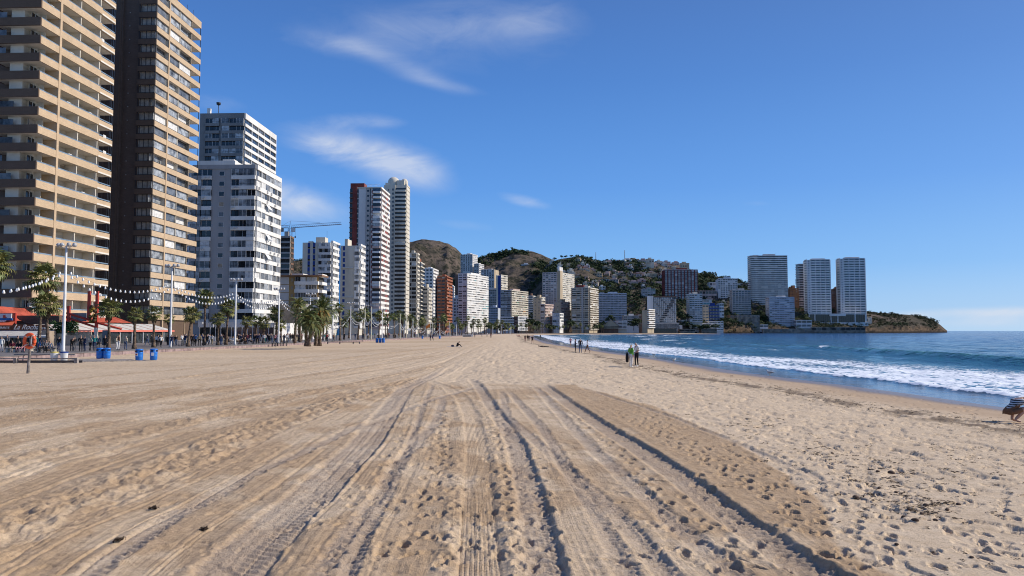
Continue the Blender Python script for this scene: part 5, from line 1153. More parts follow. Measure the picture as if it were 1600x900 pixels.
# ---------------------------------------------------------------- restaurants and shop fronts
glsm = mat('shop_glass', (.05,.06,.065), .1, .5, .7, spec=.7); slat = mat('awning_cream_panel', (.62,.60,.55), .7, .15, 2); wood = mat('brown_sign_wood', (.20,.085,.05), .7, .25, 2); redroof = mat('red_roof_panel', (.50,.10,.055), .7, .25, .8)
def text_mesh(s, size, m, shear=0.0, name='lettering', parent=None, loc=(0,0,0), rot=(0,0,0), bold=.0, depth=.03):
    cu = bpy.data.curves.new(name, 'FONT'); cu.body = s; cu.size = size; cu.extrude = depth; cu.shear = shear; cu.align_x = 'LEFT'; cu.offset = bold; cu.resolution_u = 3
    o = bpy.data.objects.new(name, cu); dg = bpy.context.evaluated_depsgraph_get(); COL.objects.link(o); bpy.context.view_layer.update()
    me = bpy.data.meshes.new_from_object(o.evaluated_get(bpy.context.evaluated_depsgraph_get())); bpy.data.objects.remove(o); me.materials.clear(); me.materials.append(m)
    return link(name, me, parent, loc, rot)
# kiosk bar at the far left; its front looks along the promenade edge towards the beach
def X_at(px, Y): return kx(px)*Y
k0 = thing('bar_kiosk', 'brown fronted bar with cream script sign and long cream awning', 'bar', (0,0,0))
Yk = 112.; xa, xb = X_at(-40, Yk), X_at(72.5, Yk)
zt, zb = at(30, 507, Yk)[2], at(30, 516.5, Yk)[2]
b = MB(); b.box((xa, Yk, zb), (xb, Yk+.4, zt), wood); b.build('sign_board', k0)
b = MB(); b.quad([(xa, Yk, zb), (xb+1.2, Yk, zb), (xb+1.2, Yk-2.0, zb-.75), (xa, Yk-2.0, zb-.75)], slat); b.quad([(xa, Yk-2.0, zb-.75), (xb+1.2, Yk-2.0, zb-.75), (xb+1.2, Yk-2.0, zb-1.0), (xa, Yk-2.0, zb-1.0)], slat); b.build('awning', k0)
b = MB(); b.box((xa, Yk+2, 0), (xb, Yk+2.2, zb), glsm); b.build('shop_window', k0)
for q in range(9): b = MB(); x_ = xa+(xb-xa)*q/8; b.box((x_-.07, Yk+.1, .2), (x_+.07, Yk+.24, zb), frame_d); b.build('post', k0)
b = MB(); b.box((xb+.3, Yk-1.6, .2), (xb+1.4, Yk, 2.4), stonew); b.build('stone_pillar', k0)
text_mesh('La Rocha', .98, white, .45, 'lettering', k0, (X_at(21, Yk), Yk-.06, zb+.18), (R(90),0,0), .015)
text_mesh('CAFE BAR', .38, white, 0, 'lettering', k0, (X_at(58, Yk), Yk-.06, zb+.20), (R(90),0,0), .01)
text_mesh('RESTAURANTE', .40, white, 0, 'lettering', k0, (X_at(-14, Yk), Yk-.06, zb+.28), (R(90),0,0), .01)
k1 = thing('shop_sign', 'orange red shop awning with white and blue sign at the left frame edge', 'sign', (0,0,0)); Ys = 108.
b = MB(); za = at(10, 505.5, Ys)[2]; zc = at(10, 490, Ys)[2]; b.box((X_at(-40, Ys), Ys+.6, za), (X_at(19, Ys), Ys+.9, zc+.1), redp); b.quad([(X_at(-40, Ys), Ys+.6, za+.3), (X_at(19, Ys), Ys+.6, za+.3), (X_at(23, Ys), Ys-.6, za-.25), (X_at(-40, Ys), Ys-.6, za-.25)], mat('orange_awning', (.72,.14,.06), .7, .1, 1)); b.build('awning', k1)
b = MB(); b.box((X_at(-10, Ys), Ys+.4, at(0, 497, Ys)[2]), (X_at(14, Ys), Ys+.58, at(0, 490, Ys)[2]), G['blind']); b.build('sign_panel', k1)
b = MB(); b.box((X_at(-10, Ys), Ys+.35, at(0, 500.5, Ys)[2]), (X_at(15.5, Ys), Ys+.58, at(0, 497.2, Ys)[2]), G['bluea']); b.build('blue_stripe', k1)
text_mesh('SPORT', .30, white, .2, 'lettering', k1, (X_at(-4, Ys), Ys+.3, at(0, 503, Ys)[2]), (R(90),0,0), .02); text_mesh('EL', .5, redp, 0, 'lettering', k1, (X_at(1, Ys), Ys+.36, at(0, 496.5, Ys)[2]), (R(90),0,0), .03)
# brown band wall of the tower terrace
b = MB(); b.box((X_at(19, 116), 116, at(0, 506.5, 116)[2]), (X_at(92, 116), 117, at(0, 493, 116)[2]), cladm); tag(b.build('terrace_wall'), 'brown brick terrace band above the bar sign', 'wall')
b = MB(); b.box((X_at(78, 114), 114, .2), (X_at(84, 114), 114.5, 2.6), stonew); b.box((X_at(100, 116), 116, .2), (X_at(147, 116), 116.6, at(0, 524, 116)[2]), offw); tag(b.build('garden_wall'), 'pale stone garden wall behind the walkers left of the red post', 'wall')
bl = thing('balustrade', 'cream balustrade on the garden wall by the red posts', 'balustrade', (0,0,0)); b = MB(); z0_, z1_ = at(0, 524, 116)[2], at(0, 516, 116)[2]
b.box((X_at(116, 116), 116.1, z1_-.1), (X_at(142, 116), 116.4, z1_), offw); b.build('rail', bl)
for q in range(13): x_ = X_at(116.5+q*2.05, 116); b = MB(); b.lathe([(.05,z0_),(.09,z0_+.3),(.05,z1_-.2),(.07,z1_-.1)], offw, 6, (x_, 116.25, 0)); b.build('baluster', bl)
P = []; SZ = []; hr = random.Random(3)
for _ in range(60): px = hr.uniform(78, 118); s = hr.uniform(.3, .6); P.append((X_at(px, 113), 113+hr.uniform(-.5, .8), hr.uniform(2.1, 3.5))); SZ.append((s, s, s))
hd = scatter('hedge', P, SZ, mat('hedge_leaf', (.07,.13,.035), .8, .4, 2), 'clipped green hedge between the bar and the red restaurant', 'hedge', kind=None)

# red restaurant with a slatted canopy; side runs along the promenade
rs = thing('restaurant', 'red roofed restaurant with cream slatted canopy and glass front', 'restaurant', (0,0,0))
def LX(Y, off=0): return -69.6+off+.05*(Y-114)      # front line of the canopy
Ya, Yb = 116., 154.
def canopy(y0, y1, x0o, x1o, z0_, z1_, m, nm):
    b = MB(); pts = [(LX(y0, x0o), y0, z0_), (LX(y1, x0o), y1, z0_), (LX(y1, x1o), y1, z1_), (LX(y0, x1o), y0, z1_)]
    b.quad(pts, m); b.quad([(p_[0], p_[1], p_[2]-.08) for p_ in reversed(pts)], m); b.build(nm, rs)
NS = 10
for i in range(NS):
    y0, y1 = Ya+(Yb-Ya)*i/NS, Ya+(Yb-Ya)*(i+1)/NS
    canopy(y0+.12, y1-.12, 0, -4.6, 2.45, 3.75, slat, 'canopy_panel'); canopy(y0-.1, y0+.1, .02, -4.7, 2.53, 3.85, redp, 'canopy_rib')
    b = MB(); b.box((LX(y0)-.25, y0+.1, .25), (LX(y0)-.2, y1-.1, 2.35), glsm); b.build('glass_panel', rs)
    b = MB(); b.box((LX(y0)-.3, y0-.06, .2), (LX(y0)-.14, y0+.06, 2.4), frame_w); b.build('post', rs)
b = MB(); b.box((LX(Ya)-.05, Ya, 2.32), (LX(Ya)+.12, Ya+.1, 2.6), redp)
for i in range(NS): y0, y1 = Ya+(Yb-Ya)*i/NS, Ya+(Yb-Ya)*(i+1)/NS; b.quad([(LX(y0)+.05, y0, 2.22), (LX(y1)+.05, y1, 2.22), (LX(y1)+.05, y1, 2.55), (LX(y0)+.05, y0, 2.55)], mat('salmon_edge', (.72,.20,.14), .7, .1, 1))
b.build('fascia', rs)
b = MB(); b.quad([(LX(Ya, -4.6), Ya-4, 3.9), (LX(Yb, -4.6), Yb-8, 3.9), (LX(Yb, -8), Yb-8, 5.1), (LX(Ya, -8), Ya-6, 6.3)], redroof); b.box((LX(Ya, -9.5), Ya-3, .2), (LX(Ya, -5), Ya-2.8, 3.9), G['open']); b.build('red_roof', rs)
b = MB()
for (pa, pb) in (((104,489),(150,503)), ((98,494),(152,512)), ((146,503),(190,514))): A_, B_ = at(*pa, 113), at(*pb, 113); b.tube([A_, B_], .16, redp, 4)
b.build('red_beam', rs)
b = MB(); zz = at(0, 489, 118)[2]; b.box((X_at(108, 118), 118, zz-1.3), (X_at(134, 118), 118.2, zz), G['grey']); b.build('solar_panel', rs)
for px, pt, pb in ((137.5, 455, 500), (150, 455, 512), (106, 478, 503)):
    b = MB(); b.box((X_at(px, 113)-.18, 112.9, at(0, pb, 113)[2]), (X_at(px, 113)+.18, 113.25, at(0, pt, 113)[2]), redp); b.build('red_post', rs)
b = MB(); b.box((X_at(149.5, 112.8)-.2, 112.7, .2), (X_at(149.5, 112.8)+.2, 113.1, at(0, 512, 113)[2]), offw); b.build('cream_post', rs)
b = MB(); sr = random.Random(6)
sculm = mat('carved_wood_dark', (.09,.06,.025), .7, .4, 2); scul2 = mat('ochre_paint', (.35,.22,.03), .7, .3, 2)
for q in range(16):
    px, py = sr.uniform(136, 148), sr.uniform(477, 507); p_ = at(px, py, 112.5); q_ = at(px+sr.uniform(-4, 4), py+sr.uniform(-8, 8), 112.5); b.tube([p_, p_.lerp(q_, .5)+Vector((.2,0,.1)), q_], [.12, .34, .1], sr.choice([sculm, sculm, scul2]), 6)
tag(b.build('hanging_sculpture'), 'dark carved figure cluster hung between two red posts', 'sculpture')
b = MB(); b.box((X_at(160.5, 113), 112.9, .3), (X_at(169, 113), 113.0, 2.5), G['blue']); tag(b.build('menu_board'), 'tall dark blue menu board behind the left blue bin pair', 'menu board')
# ground floor shops under the white slab block
sh = thing('shop_row', 'white fronted shops with glass bays under the white slab block', 'shop row', (0,0,0))
for i in range(14):
    Ys_ = 170.; x0, x1 = X_at(312+i*8.3, Ys_), X_at(312+(i+1)*8.3, Ys_); zt_, zb_ = at(0, 503, Ys_)[2], at(0, 511.5, Ys_)[2]
    if i not in (3, 9, 12): b = MB(); b.box((x0+.08, Ys_-1.2, zb_), (x1-.08, Ys_-.9, zt_-.3*(i % 2)), white if i % 5 != 2 else lgrey); b.build('awning_board', sh)
    b = MB(); b.box((x0+.06, Ys_, .25), (x1-.06, Ys_+.1, zb_+.1), glsm); b.build('glass_panel', sh)
    b = MB(); b.box((x0-.07, Ys_-.1, .2), (x0+.07, Ys_+.05, zb_+.1), frame_w); b.build('post', sh)
    if i % 3 == 0: b = MB(); b.box((x0+.2, Ys_-2.4, .2), (x1-.2, Ys_-2.3, 1.15), frame_w if i % 2 else offw); b.build('low_screen', sh)
b = MB(); b.box((X_at(312, 170.3), 170.3, .2), (X_at(428, 170.3), 225, at(0, 504, 170.)[2]), lgrey); b.build('wall', sh)
for px, Y_, w_ in ((447, 190, 5), (432, 205, 4), (520, 260, 4), (640, 330, 5), (790, 640, 7), (812, 650, 6)):
    p_ = at(px, 516, Y_); u_ = thing('parasol', f"cream square parasol {'right of the fourth lamp post' if px == 447 else 'half behind the fourth lamp post' if px == 432 else 'in the crowd below the blank blocks' if px == 520 else 'below the tallest tower' if px == 640 else 'white at the far end of the sand' if px == 790 else 'rightmost white one at the far end of the sand'}", 'parasol', (p_[0], Y_, .2), 0, 'cafe parasols')
    b = MB(); h_ = 2.5
    for q in range(4):
        a0, a1 = q*math.pi/2+.785, (q+1)*math.pi/2+.785; b.quad([(0,0,h_+.8), (w_*.5*math.cos(a0), w_*.5*math.sin(a0), h_), (w_*.5*math.cos(a1), w_*.5*math.sin(a1), h_)], slat)
    b.build('canopy', u_); b = MB(); b.tube([(0,0,0), (0,0,h_+.8)], .04, frame_w, 5); b.build('pole', u_)

# ---------------------------------------------------------------- lamp posts and festoon lights
polem = mat('white_painted_steel', (.74,.74,.72), .45, .08, 1.5); headm = mat('lamp_head_grey', (.45,.46,.47), .4, .1, 2); polem2 = mat('cream_painted_steel', (.62,.60,.46), .5, .1, 1.5)
LP = [(98.5,551.5,384,'first white lamp post from the left with floodlights'),(266,542.7,416,'second white lamp post standing before the beige tower corner'),(367,539.4,437.5,'third white lamp post before the white slab block'),
      (435,536.5,452,'fourth white lamp post right of the white slab block'),(484,535,460,'lamp post half hidden by the feather palm clump'),(520,532.5,489,'short white lamp post right of the palm clump'),
      (547.5,531.5,474,'white lamp post before the blank grey block'),(570,531,478,'cream pole between two white lamp posts'),(580,531,479,'second cream pole beside the blue bins'),(597,530,484,'pale lamp post over the three blue bins'),
      (625,529.5,490,'cream flag pole at the foot of the tallest tower'),(635,528.5,494,'pale green pole right of the cream flag pole'),(645,528,497,'pale pole before the dark balconied block'),(653,527.5,500,'cream pole below the white tower'),
      (667,527,503,'thin pole in front of the cream balconied block'),(676,526.6,503,'cream pole at the foot of the terracotta tower'),(687,526,505,'grey pole under the terracotta tower'),(700,525.6,506,'pair pole left of the low white block'),(703,525.6,506,'cream pair pole left of the low white block'),(713,525,507,'pale pole before the low white block'),
      (739,524.3,508,'pole in front of the big white slab'),(770,523.8,509,'pole right of the big white slab'),(783,523.5,509,'pole before the white office block'),(797,523.3,510,'rightmost pole before the white office block')]
poles = []
for i, (px, pb, pt, lab) in enumerate(LP):
    Y_ = 1200*(CAM_H-.2)/(pb-517); p_ = at(px, pb, Y_); h = at(px, pt, Y_)[2]-.2
    t_ = thing('lamp_post' if 'pole' not in lab else 'pole', lab, 'lamp post' if 'pole' not in lab else 'pole', (p_[0], Y_, .2), 0, 'posts along the promenade')
    m_ = polem2 if 'cream' in lab else polem; r0 = .16 if i < 5 else .13
    b = MB(); b.tube([(0,0,0),(0,0,.4),(0,0,h*.5),(0,0,h)], [r0*1.5, r0, r0*.85, r0*.55], m_, 10); b.build('pole', t_)
    poles.append((p_[0], Y_, h))
    if 'pole' in lab and 'lamp' not in lab: continue
    b = MB()
    for sg in (-1, 1): b.tube([(0,0,h*.97),(sg*.8,0,h+.05)], .04, m_, 5)
    b.tube([(0,-.1,h*.99),(0,-.7,h+.05)], .04, m_, 5); b.build('arm', t_)
    for ox, oy in ((-.8,0),(-.35,-.2),(.35,-.2),(.8,0)):
        b = MB(); b.lathe([(.02,.18),(.17,.14),(.23,-.12),(.05,-.14)], headm, 9); b.build('floodlight', t_, (ox, oy, h+.1), (R(35), R(20)*np.sign(ox), 0))
bulbm = mat('white_bulb_shade', (.85,.85,.82), .35, .03, 3); cablem = mat('black_cable', (.02,.02,.02), .7, .1, 3)
bb = MB(); bb.lathe([(.001,.11),(.05,.10),(.06,.03),(.085,-.03),(.09,-.09),(.05,-.14),(.001,-.15)], bulbm, 7); BULB = bb.mesh('bulb')
def festoon(a, z0_, b_, z1_, sag, lab, n, big=1.0):
    lab = ' '.join(lab.split()[:16]); t_ = thing('festoon_lights', lab, 'string lights', (a[0], a[1], 0), 0, 'strings of white bulbs over the promenade'); A_, B_ = Vector((0,0,z0_)), Vector((b_[0]-a[0], b_[1]-a[1], z1_)); pts = []
    for i in range(n+1): t = i/n; p_ = A_.lerp(B_, t); p_.z -= sag*4*t*(1-t); pts.append(p_)
    m = MB(); m.tube(pts, .012, cablem, 3); m.build('cable', t_)
    for i in range(1, n): link('bulb', BULB, t_, pts[i]-Vector((0,0,.12*big)), (0,0,0), (big*1.25,)*3)
P_ = poles; zl = lambda px, py, Y_: at(px, py, Y_)[2]
ends = {0:(P_[0][0], P_[0][1], zl(103,424,P_[0][1])), 1:(P_[1][0], P_[1][1], zl(266,447,P_[1][1])), 2:(P_[2][0], P_[2][1], zl(367,461,P_[2][1])), 3:(P_[3][0], P_[3][1], zl(435,468,P_[3][1])), 4:(P_[4][0], P_[4][1], zl(484,478,P_[4][1]))}
Lx = X_at(-60, 66.)
names = ['first','second','third','fourth','palm clump']
festoon((Lx, 62), 6.0, ends[0][:2], ends[0][2], 1.1, 'string of white bulbs from the left frame edge to the first lamp post, front run', 18)
festoon((Lx-4, 70), 6.4, ends[0][:2], ends[0][2]+.3, 1.2, 'string of white bulbs from the left frame edge to the first lamp post, rear run', 18)
for i in range(4):
    a, b_ = ends[i], ends[i+1]; q = [.0, .35, -.3][0]
    festoon(a[:2], a[2], b_[:2], b_[2], 2.4 if i == 0 else 1.7, f'front string of white bulbs from the {names[i]} post to the {names[i+1]} post', 22 if i == 0 else 20)
    festoon((a[0]-.1, a[1]), a[2]+.3, (b_[0]-.1, b_[1]), b_[2]+.4, 1.6 if i == 0 else 1.15, f'rear string of white bulbs from the {names[i]} post to the {names[i+1]} post', 22 if i == 0 else 20)
for i in range(5, 17):
    a, b_ = P_[i], P_[i+1]
    for k_ in range(2): festoon((a[0]-k_*.3, a[1]), a[2]*.72, (b_[0]-k_*.3, b_[1]), b_[2]*.72, 1.6+.5*k_, f"{['lower','upper'][k_]} string of white bulbs beyond the {' '.join(LP[i][3].replace('the ','').split()[:7])}", 14, .75)

# ---------------------------------------------------------------- things on the sand at the left
binm = mat('blue_plastic', (.012,.17,.60), .4, .12, 2, spec=.5); bdark = mat('bin_opening', (.01,.02,.05), .8, .1, 3); stick = mat('sticker_white', (.75,.75,.75), .5, .1, 5)
def mkbin(px, pb, lab, stk=None, s=1.0):
    p_ = ground_pt(px, pb); t_ = thing('waste_bin', lab, 'bin', p_, random.Random(px).uniform(-.3, .3), 'blue barrel bins on the sand')
    h = 1.0*s; b = MB(); b.lathe([(.27,0),(.30,.05),(.31,.3),(.325,.34),(.31,.38),(.315,.62),(.33,.66),(.315,.70),(.30,.86),(.27,.9)], binm, 20); b.build('barrel', t_)
    b = MB(); b.lathe([(.30,.86),(.33,.89),(.33,.95),(.25,1.0),(.02,1.02)], binm, 20); b.build('lid', t_)
    for a in (-1.9, -.35):
        b = MB(); b.box((-.13,-.02,-.05), (.13,.02,.06), bdark); b.build('opening', t_, (.31*math.cos(a), .31*math.sin(a), .80), (0,0,a+R(90)))
    if stk:
        b = MB(); b.box((-.12,-.008,-.14), (.12,.008,.14), stk); b.build('sticker', t_, (-.02,-.335,.52))
    return t_
mkbin(156, 560.3, 'left of the pair of blue bins touching each other'); mkbin(167, 560.3, 'right of the pair of blue bins touching each other')
t_ = mkbin(217.3, 563, 'single blue bin with a red and white sticker', stick); b = MB(); b.box((-.09,-.012,-.06), (.09,.005,.04), redp); b.build('red_print', t_, (-.02,-.338,.54))
mkbin(240, 562.3, 'single blue bin with a plain white sticker, rightmost of the near bins', stick)
for px, lab in ((589,'leftmost of three small blue bins beside the cream pole'),(594,'middle of three small blue bins beside the cream pole'),(599,'rightmost of three small blue bins beside the cream pole')): mkbin(px, 535.5, lab)
for px, lab in ((660,'left of two tiny blue bins by the flag kiosk'),(687,'right of two tiny blue bins by the flag kiosk')): mkbin(px, 529.3, lab)
# life ring on a leaning post
p_ = ground_pt(43.5, 583.5); lr = thing('life_ring_post', 'orange life ring hanging on a leaning weathered wooden post', 'life ring', p_); Yp = p_[1]; hT = at(48, 521, Yp)[2]-p_[2]
dx = at(48.5, 530, Yp)[0]-p_[0]
b = MB(); b.tube([(0,0,-.3),(0,0,0),(dx*.5,0,hT*.5),(dx,0,hT)], [.085,.085,.075,.065], mat('weathered_post', (.26,.23,.21), .9, .35, 4), 9); b.build('post', lr)
ringm = mat('life_ring_orange', (.80,.12,.04), .45, .12, 3); b = MB(); Rr = .36; n = 30
b.tube([(Rr*.86*math.cos(2*math.pi*q/n), 0, Rr*1.12*math.sin(2*math.pi*q/n)) for q in range(n+1)], .10, ringm, 9, False)
ro = b.build('ring', lr, (dx*.95, -.13, hT-.45)); b = MB()
for a in (.78, 2.35, 3.93, 5.5): c, s_ = math.cos(a), math.sin(a); b.tube([(Rr*.86*math.cos(a-.12), 0, Rr*1.12*math.sin(a-.12)), (Rr*.86*math.cos(a+.12), 0, Rr*1.12*math.sin(a+.12))], .106, mat('life_ring_stripe', (.70,.42,.34), .5, .1, 3), 9, False)
b.build('stripe', ro)
b = MB(); b.box((-.05,-.02,-.22), (.07,.0,.18), stick); b.build('notice', lr, (dx*.95, -.02, hT-.42))
# concrete deck with rails and beams
woodg = mat('grey_deck_timber', (.33,.29,.26), .9, .3, 3); darkv = mat('deck_shade_and_rack_dark', (.10,.09,.085), .9, .2, 1)
Yd = 62.; dk = thing('beach_deck', 'grey timber deck with a low beam rail at the left edge of the sand', 'deck', (0,0,0)); gx = lambda px, Y_=Yd: kx(px)*Y_
zg = float(base_h(np.float64(-38.), np.float64(62.)))
z1_ = at(60, 559.5, Yd)[2]; z2_ = at(60, 561.5, Yd)[2]
for q in range(14): b = MB(); b.box((gx(-60)+q*(gx(122)-gx(-60))/14+.02, Yd, z1_-.1), (gx(-60)+(q+1)*(gx(122)-gx(-60))/14-.02, Yd+.16, z1_), woodg); b.build('beam', dk)
for q in range(22): y_ = Yd+1.2+q*.27; b = MB(); b.box((gx(-60), y_, z2_-.55), (gx(100, Yd), y_+.24, z2_-.50), woodg); b.build('deck_plank', dk)
b = MB(); b.box((gx(-60), Yd+1.1, zg-.3), (gx(118), Yd+1.16, z2_-.12), darkv); b.build('under_deck_shade', dk)  # dark sheet standing in for the shade beneath the deck
for px in (26, 121, -34): b = MB(); b.box((gx(px)-.12, Yd-.12, zg-.3), (gx(px)+.12, Yd+.12, z1_+.02), woodg); b.build('post', dk)
b = MB(); b.box((gx(-60), Yd+6.6, z1_+.02), (gx(118, Yd+6.6), Yd+6.75, z1_+.12), woodg); b.build('rear_beam', dk)
b = MB(); p0, p1, p2, p3 = ground_pt(100, 566.5), ground_pt(212, 563.6), ground_pt(206, 562.2), ground_pt(115, 562.0); zz = Vector((0,0,.05))
b.quad([p0+zz, p1+zz, p2+zz, p3+zz], woodg); b.quad([p0-zz, p1-zz, p1+zz, p0+zz], woodg); tag(b.build('boardwalk'), 'narrow pale boardwalk strip lying on the sand toward the bins', 'boardwalk')
for px, pb, lab in ((86, 567, 'left white tub bin behind the deck rail'), (101.5, 568.2, 'right white tub bin with a blue lid at the lamp post foot')):
    Y_ = 64.6; p_ = Vector((kx(px)*Y_, Y_, float(base_h(np.float64(-36), np.float64(Y_))))); t_ = thing('tub_bin', lab, 'bin', p_, 0, 'white tub bins'); b = MB(); b.lathe([(.24,0),(.30,.75)], polem, 16); b.build('barrel', t_); b = MB(); b.lathe([(.31,.75),(.33,.84),(.02,.88)], bluer if px > 90 else mat('yellow_lid', (.6,.5,.15), .5), 16); b.build('lid', t_)
# benches along the wall farther on
for px, pb in ((428, 541.5), (436, 541), (445, 540.7)):
    p_ = ground_pt(px, pb); t_ = thing('beach_rack', f"dark low rack on the sand, {'left' if px == 428 else 'middle' if px == 436 else 'right'} of the three by the wall", 'rack', p_, 0, 'dark racks by the wall'); b = MB(); b.box((-.35,-.2,.5), (.35,.3,.6), darkv); b.build('top', t_)
    for sx in (-.3, .3): b = MB(); b.box((sx-.04,-.15,-.1), (sx+.04,.25,.5), darkv); b.build('leg', t_)
fr_ = thing('timber_frame', 'low dark timber frame on the sand right of the palm clump', 'frame', (0,0,0)); Yf = 152.; zf = -.22
b = MB(); b.box((kx(511)*Yf, Yf, zf+.35), (kx(563)*Yf, Yf+.2, zf+.5), woodg); b.build('beam', fr_)
for px in (512, 531, 552, 562): b = MB(); b.box((kx(px)*Yf-.1, Yf, zf-.3), (kx(px)*Yf+.1, Yf+.2, zf+.5), woodg); b.build('post', fr_)

# tower crane
cm_ = mat('crane_steel', (.36,.24,.22), .6, .2, .6); Yc = 452.; cr_ = thing('tower_crane', 'tower crane with a long lattice jib above the unfinished concrete tower', 'crane', at(452.5, 430, Yc), R(-4)); z0_ = at(452, 430, Yc)[2]
zt_ = at(452, 356, Yc)[2]-z0_; ztop = at(452, 349, Yc)[2]-z0_; mm = lambda px: (px-452.5)/1200*Yc
b = MB(); 
for sx in (-.8, .8):
    for sy in (-.8, .8): b.tube([(sx, sy, -20), (sx, sy, zt_)], .12, cm_, 4)
for q in range(24): b.tube([(-.8, -.8, -20+q*(zt_+20)/24), (.8, -.8, -20+(q+1)*(zt_+20)/24)], .07, cm_, 3)
b.build('mast', cr_)
def lattice(x0, x1, z_, dz, nm, n):
    b = MB(); b.tube([(x0,-.7,z_),(x1,-.7,z_+dz)], .10, cm_, 4); b.tube([(x0,.7,z_),(x1,.7,z_+dz)], .10, cm_, 4); b.tube([(x0,0,z_+1.6),(x1,0,z_+1.3+dz)], .10, cm_, 4)
    for q in range(n):
        xa_ = x0+(x1-x0)*q/n; xb_ = x0+(x1-x0)*(q+1)/n; za_ = z_+dz*q/n; b.tube([(xa_,-.7,za_),((xa_+xb_)/2,0,za_+1.5),(xb_,-.7,za_)], .055, cm_, 3)
    b.build(nm, cr_)
lattice(1, mm(534), zt_, 1.8, 'jib', 26); lattice(mm(437), -1, zt_, 0, 'counter_jib', 6)
b = MB(); b.box((mm(437), -1, zt_-2.2), (mm(441), 1, zt_-.2), conc); b.build('counterweight', cr_); b = MB(); b.box((.9, -1, zt_-2.4), (2.6, 1, zt_-.2), frame_w); b.build('cab', cr_)
b = MB(); b.tube([(-.6,0,zt_),(0,0,ztop+1.5),(.6,0,zt_)], .12, cm_, 4); b.tube([(0,0,ztop+1.5),(mm(500),0,zt_+3.0)], .06, cm_, 3); b.tube([(0,0,ztop+1.5),(mm(438),0,zt_+1)], .06, cm_, 3); b.build('apex', cr_)
b = MB(); b.tube([(mm(460.5),0,zt_),(mm(460.5),0,zt_-5)], .05, frame_d, 3); b.box((mm(460.5)-.3,-.3,zt_-6),(mm(460.5)+.3,.3,zt_-5), frame_d); b.build('hook', cr_)

# flags
for px, pt, col, lab, Y_ in ((672.5, 507, mat('flag_orange', (.65,.22,.05), .8), 'small orange red flag by the flag kiosk', 250), (702, 504, mat('flag_yellow', (.75,.55,.15), .8), 'yellow flag below the terracotta tower', 260), (799, 512, mat('flag_lemon', (.7,.65,.1), .8), 'small yellow flag before the office block', 420)):
    p_ = at(px, pt, Y_); t_ = thing('flag', lab, 'flag', (p_[0], Y_, -.1), 0); h = p_[2]+.1; b = MB(); b.tube([(0,0,0),(0,0,h+.6)], .05, polem, 5); b.build('pole', t_)
    b = MB()
    for q in range(4): b.quad([(-q*.35, .12*math.sin(q), h+.5-q*.25), (-(q+1)*.35, .12*math.sin(q+1), h+.5-(q+1)*.25), (-(q+1)*.35, .12*math.sin(q+1), h-.7-(q+1)*.2), (-q*.35, .12*math.sin(q), h-.7-q*.2)], col)
    b.build('cloth', t_)
kf = thing('kiosk', 'small white framed hut on the sand edge before the big white slab', 'hut', at(731, 525, 330), 0); b = MB(); 
b.box((-2,-1,-2),(2,1,.4), G['grey']); b.build('panel', kf); b = MB(); b.box((-2.2,-1.1,.3),(2.2,1.1,.6), polem); b.box((-2.2,-1.1,-2),(-1.9,-.9,.4), polem); b.box((1.5,-1.2,-2),(2.2,-.9,.4), polem); b.build('frame', kf)
# ---------------------------------------------------------------- people
cloth = {}
for n_, c_ in dict(black=(.012,.012,.014), navy=(.015,.025,.07), grey=(.16,.16,.17), white=(.72,.71,.69), cream=(.58,.50,.38), red=(.42,.03,.03), teal=(.02,.18,.18), green=(.10,.33,.04), pink=(.62,.28,.30), brown=(.17,.085,.045),
                   blue=(.05,.14,.36), burgundy=(.13,.015,.03), olive=(.10,.11,.05), denim=(.06,.10,.19), khaki=(.33,.27,.17), orange=(.60,.20,.04)).items():
    cloth[n_] = mat('cloth_'+n_, c_, .85, .15, 9)
skinm = mat('skin', (.46,.27,.19), .55, .1, 12, spec=.4); hairs = dict(dark=mat('hair_dark', (.03,.02,.015), .6, .2, 20), brown=mat('hair_brown', (.12,.06,.03), .6, .2, 20), grey=mat('hair_grey', (.42,.41,.40), .6, .2, 20), fair=mat('hair_fair', (.45,.30,.14), .6, .2, 20))
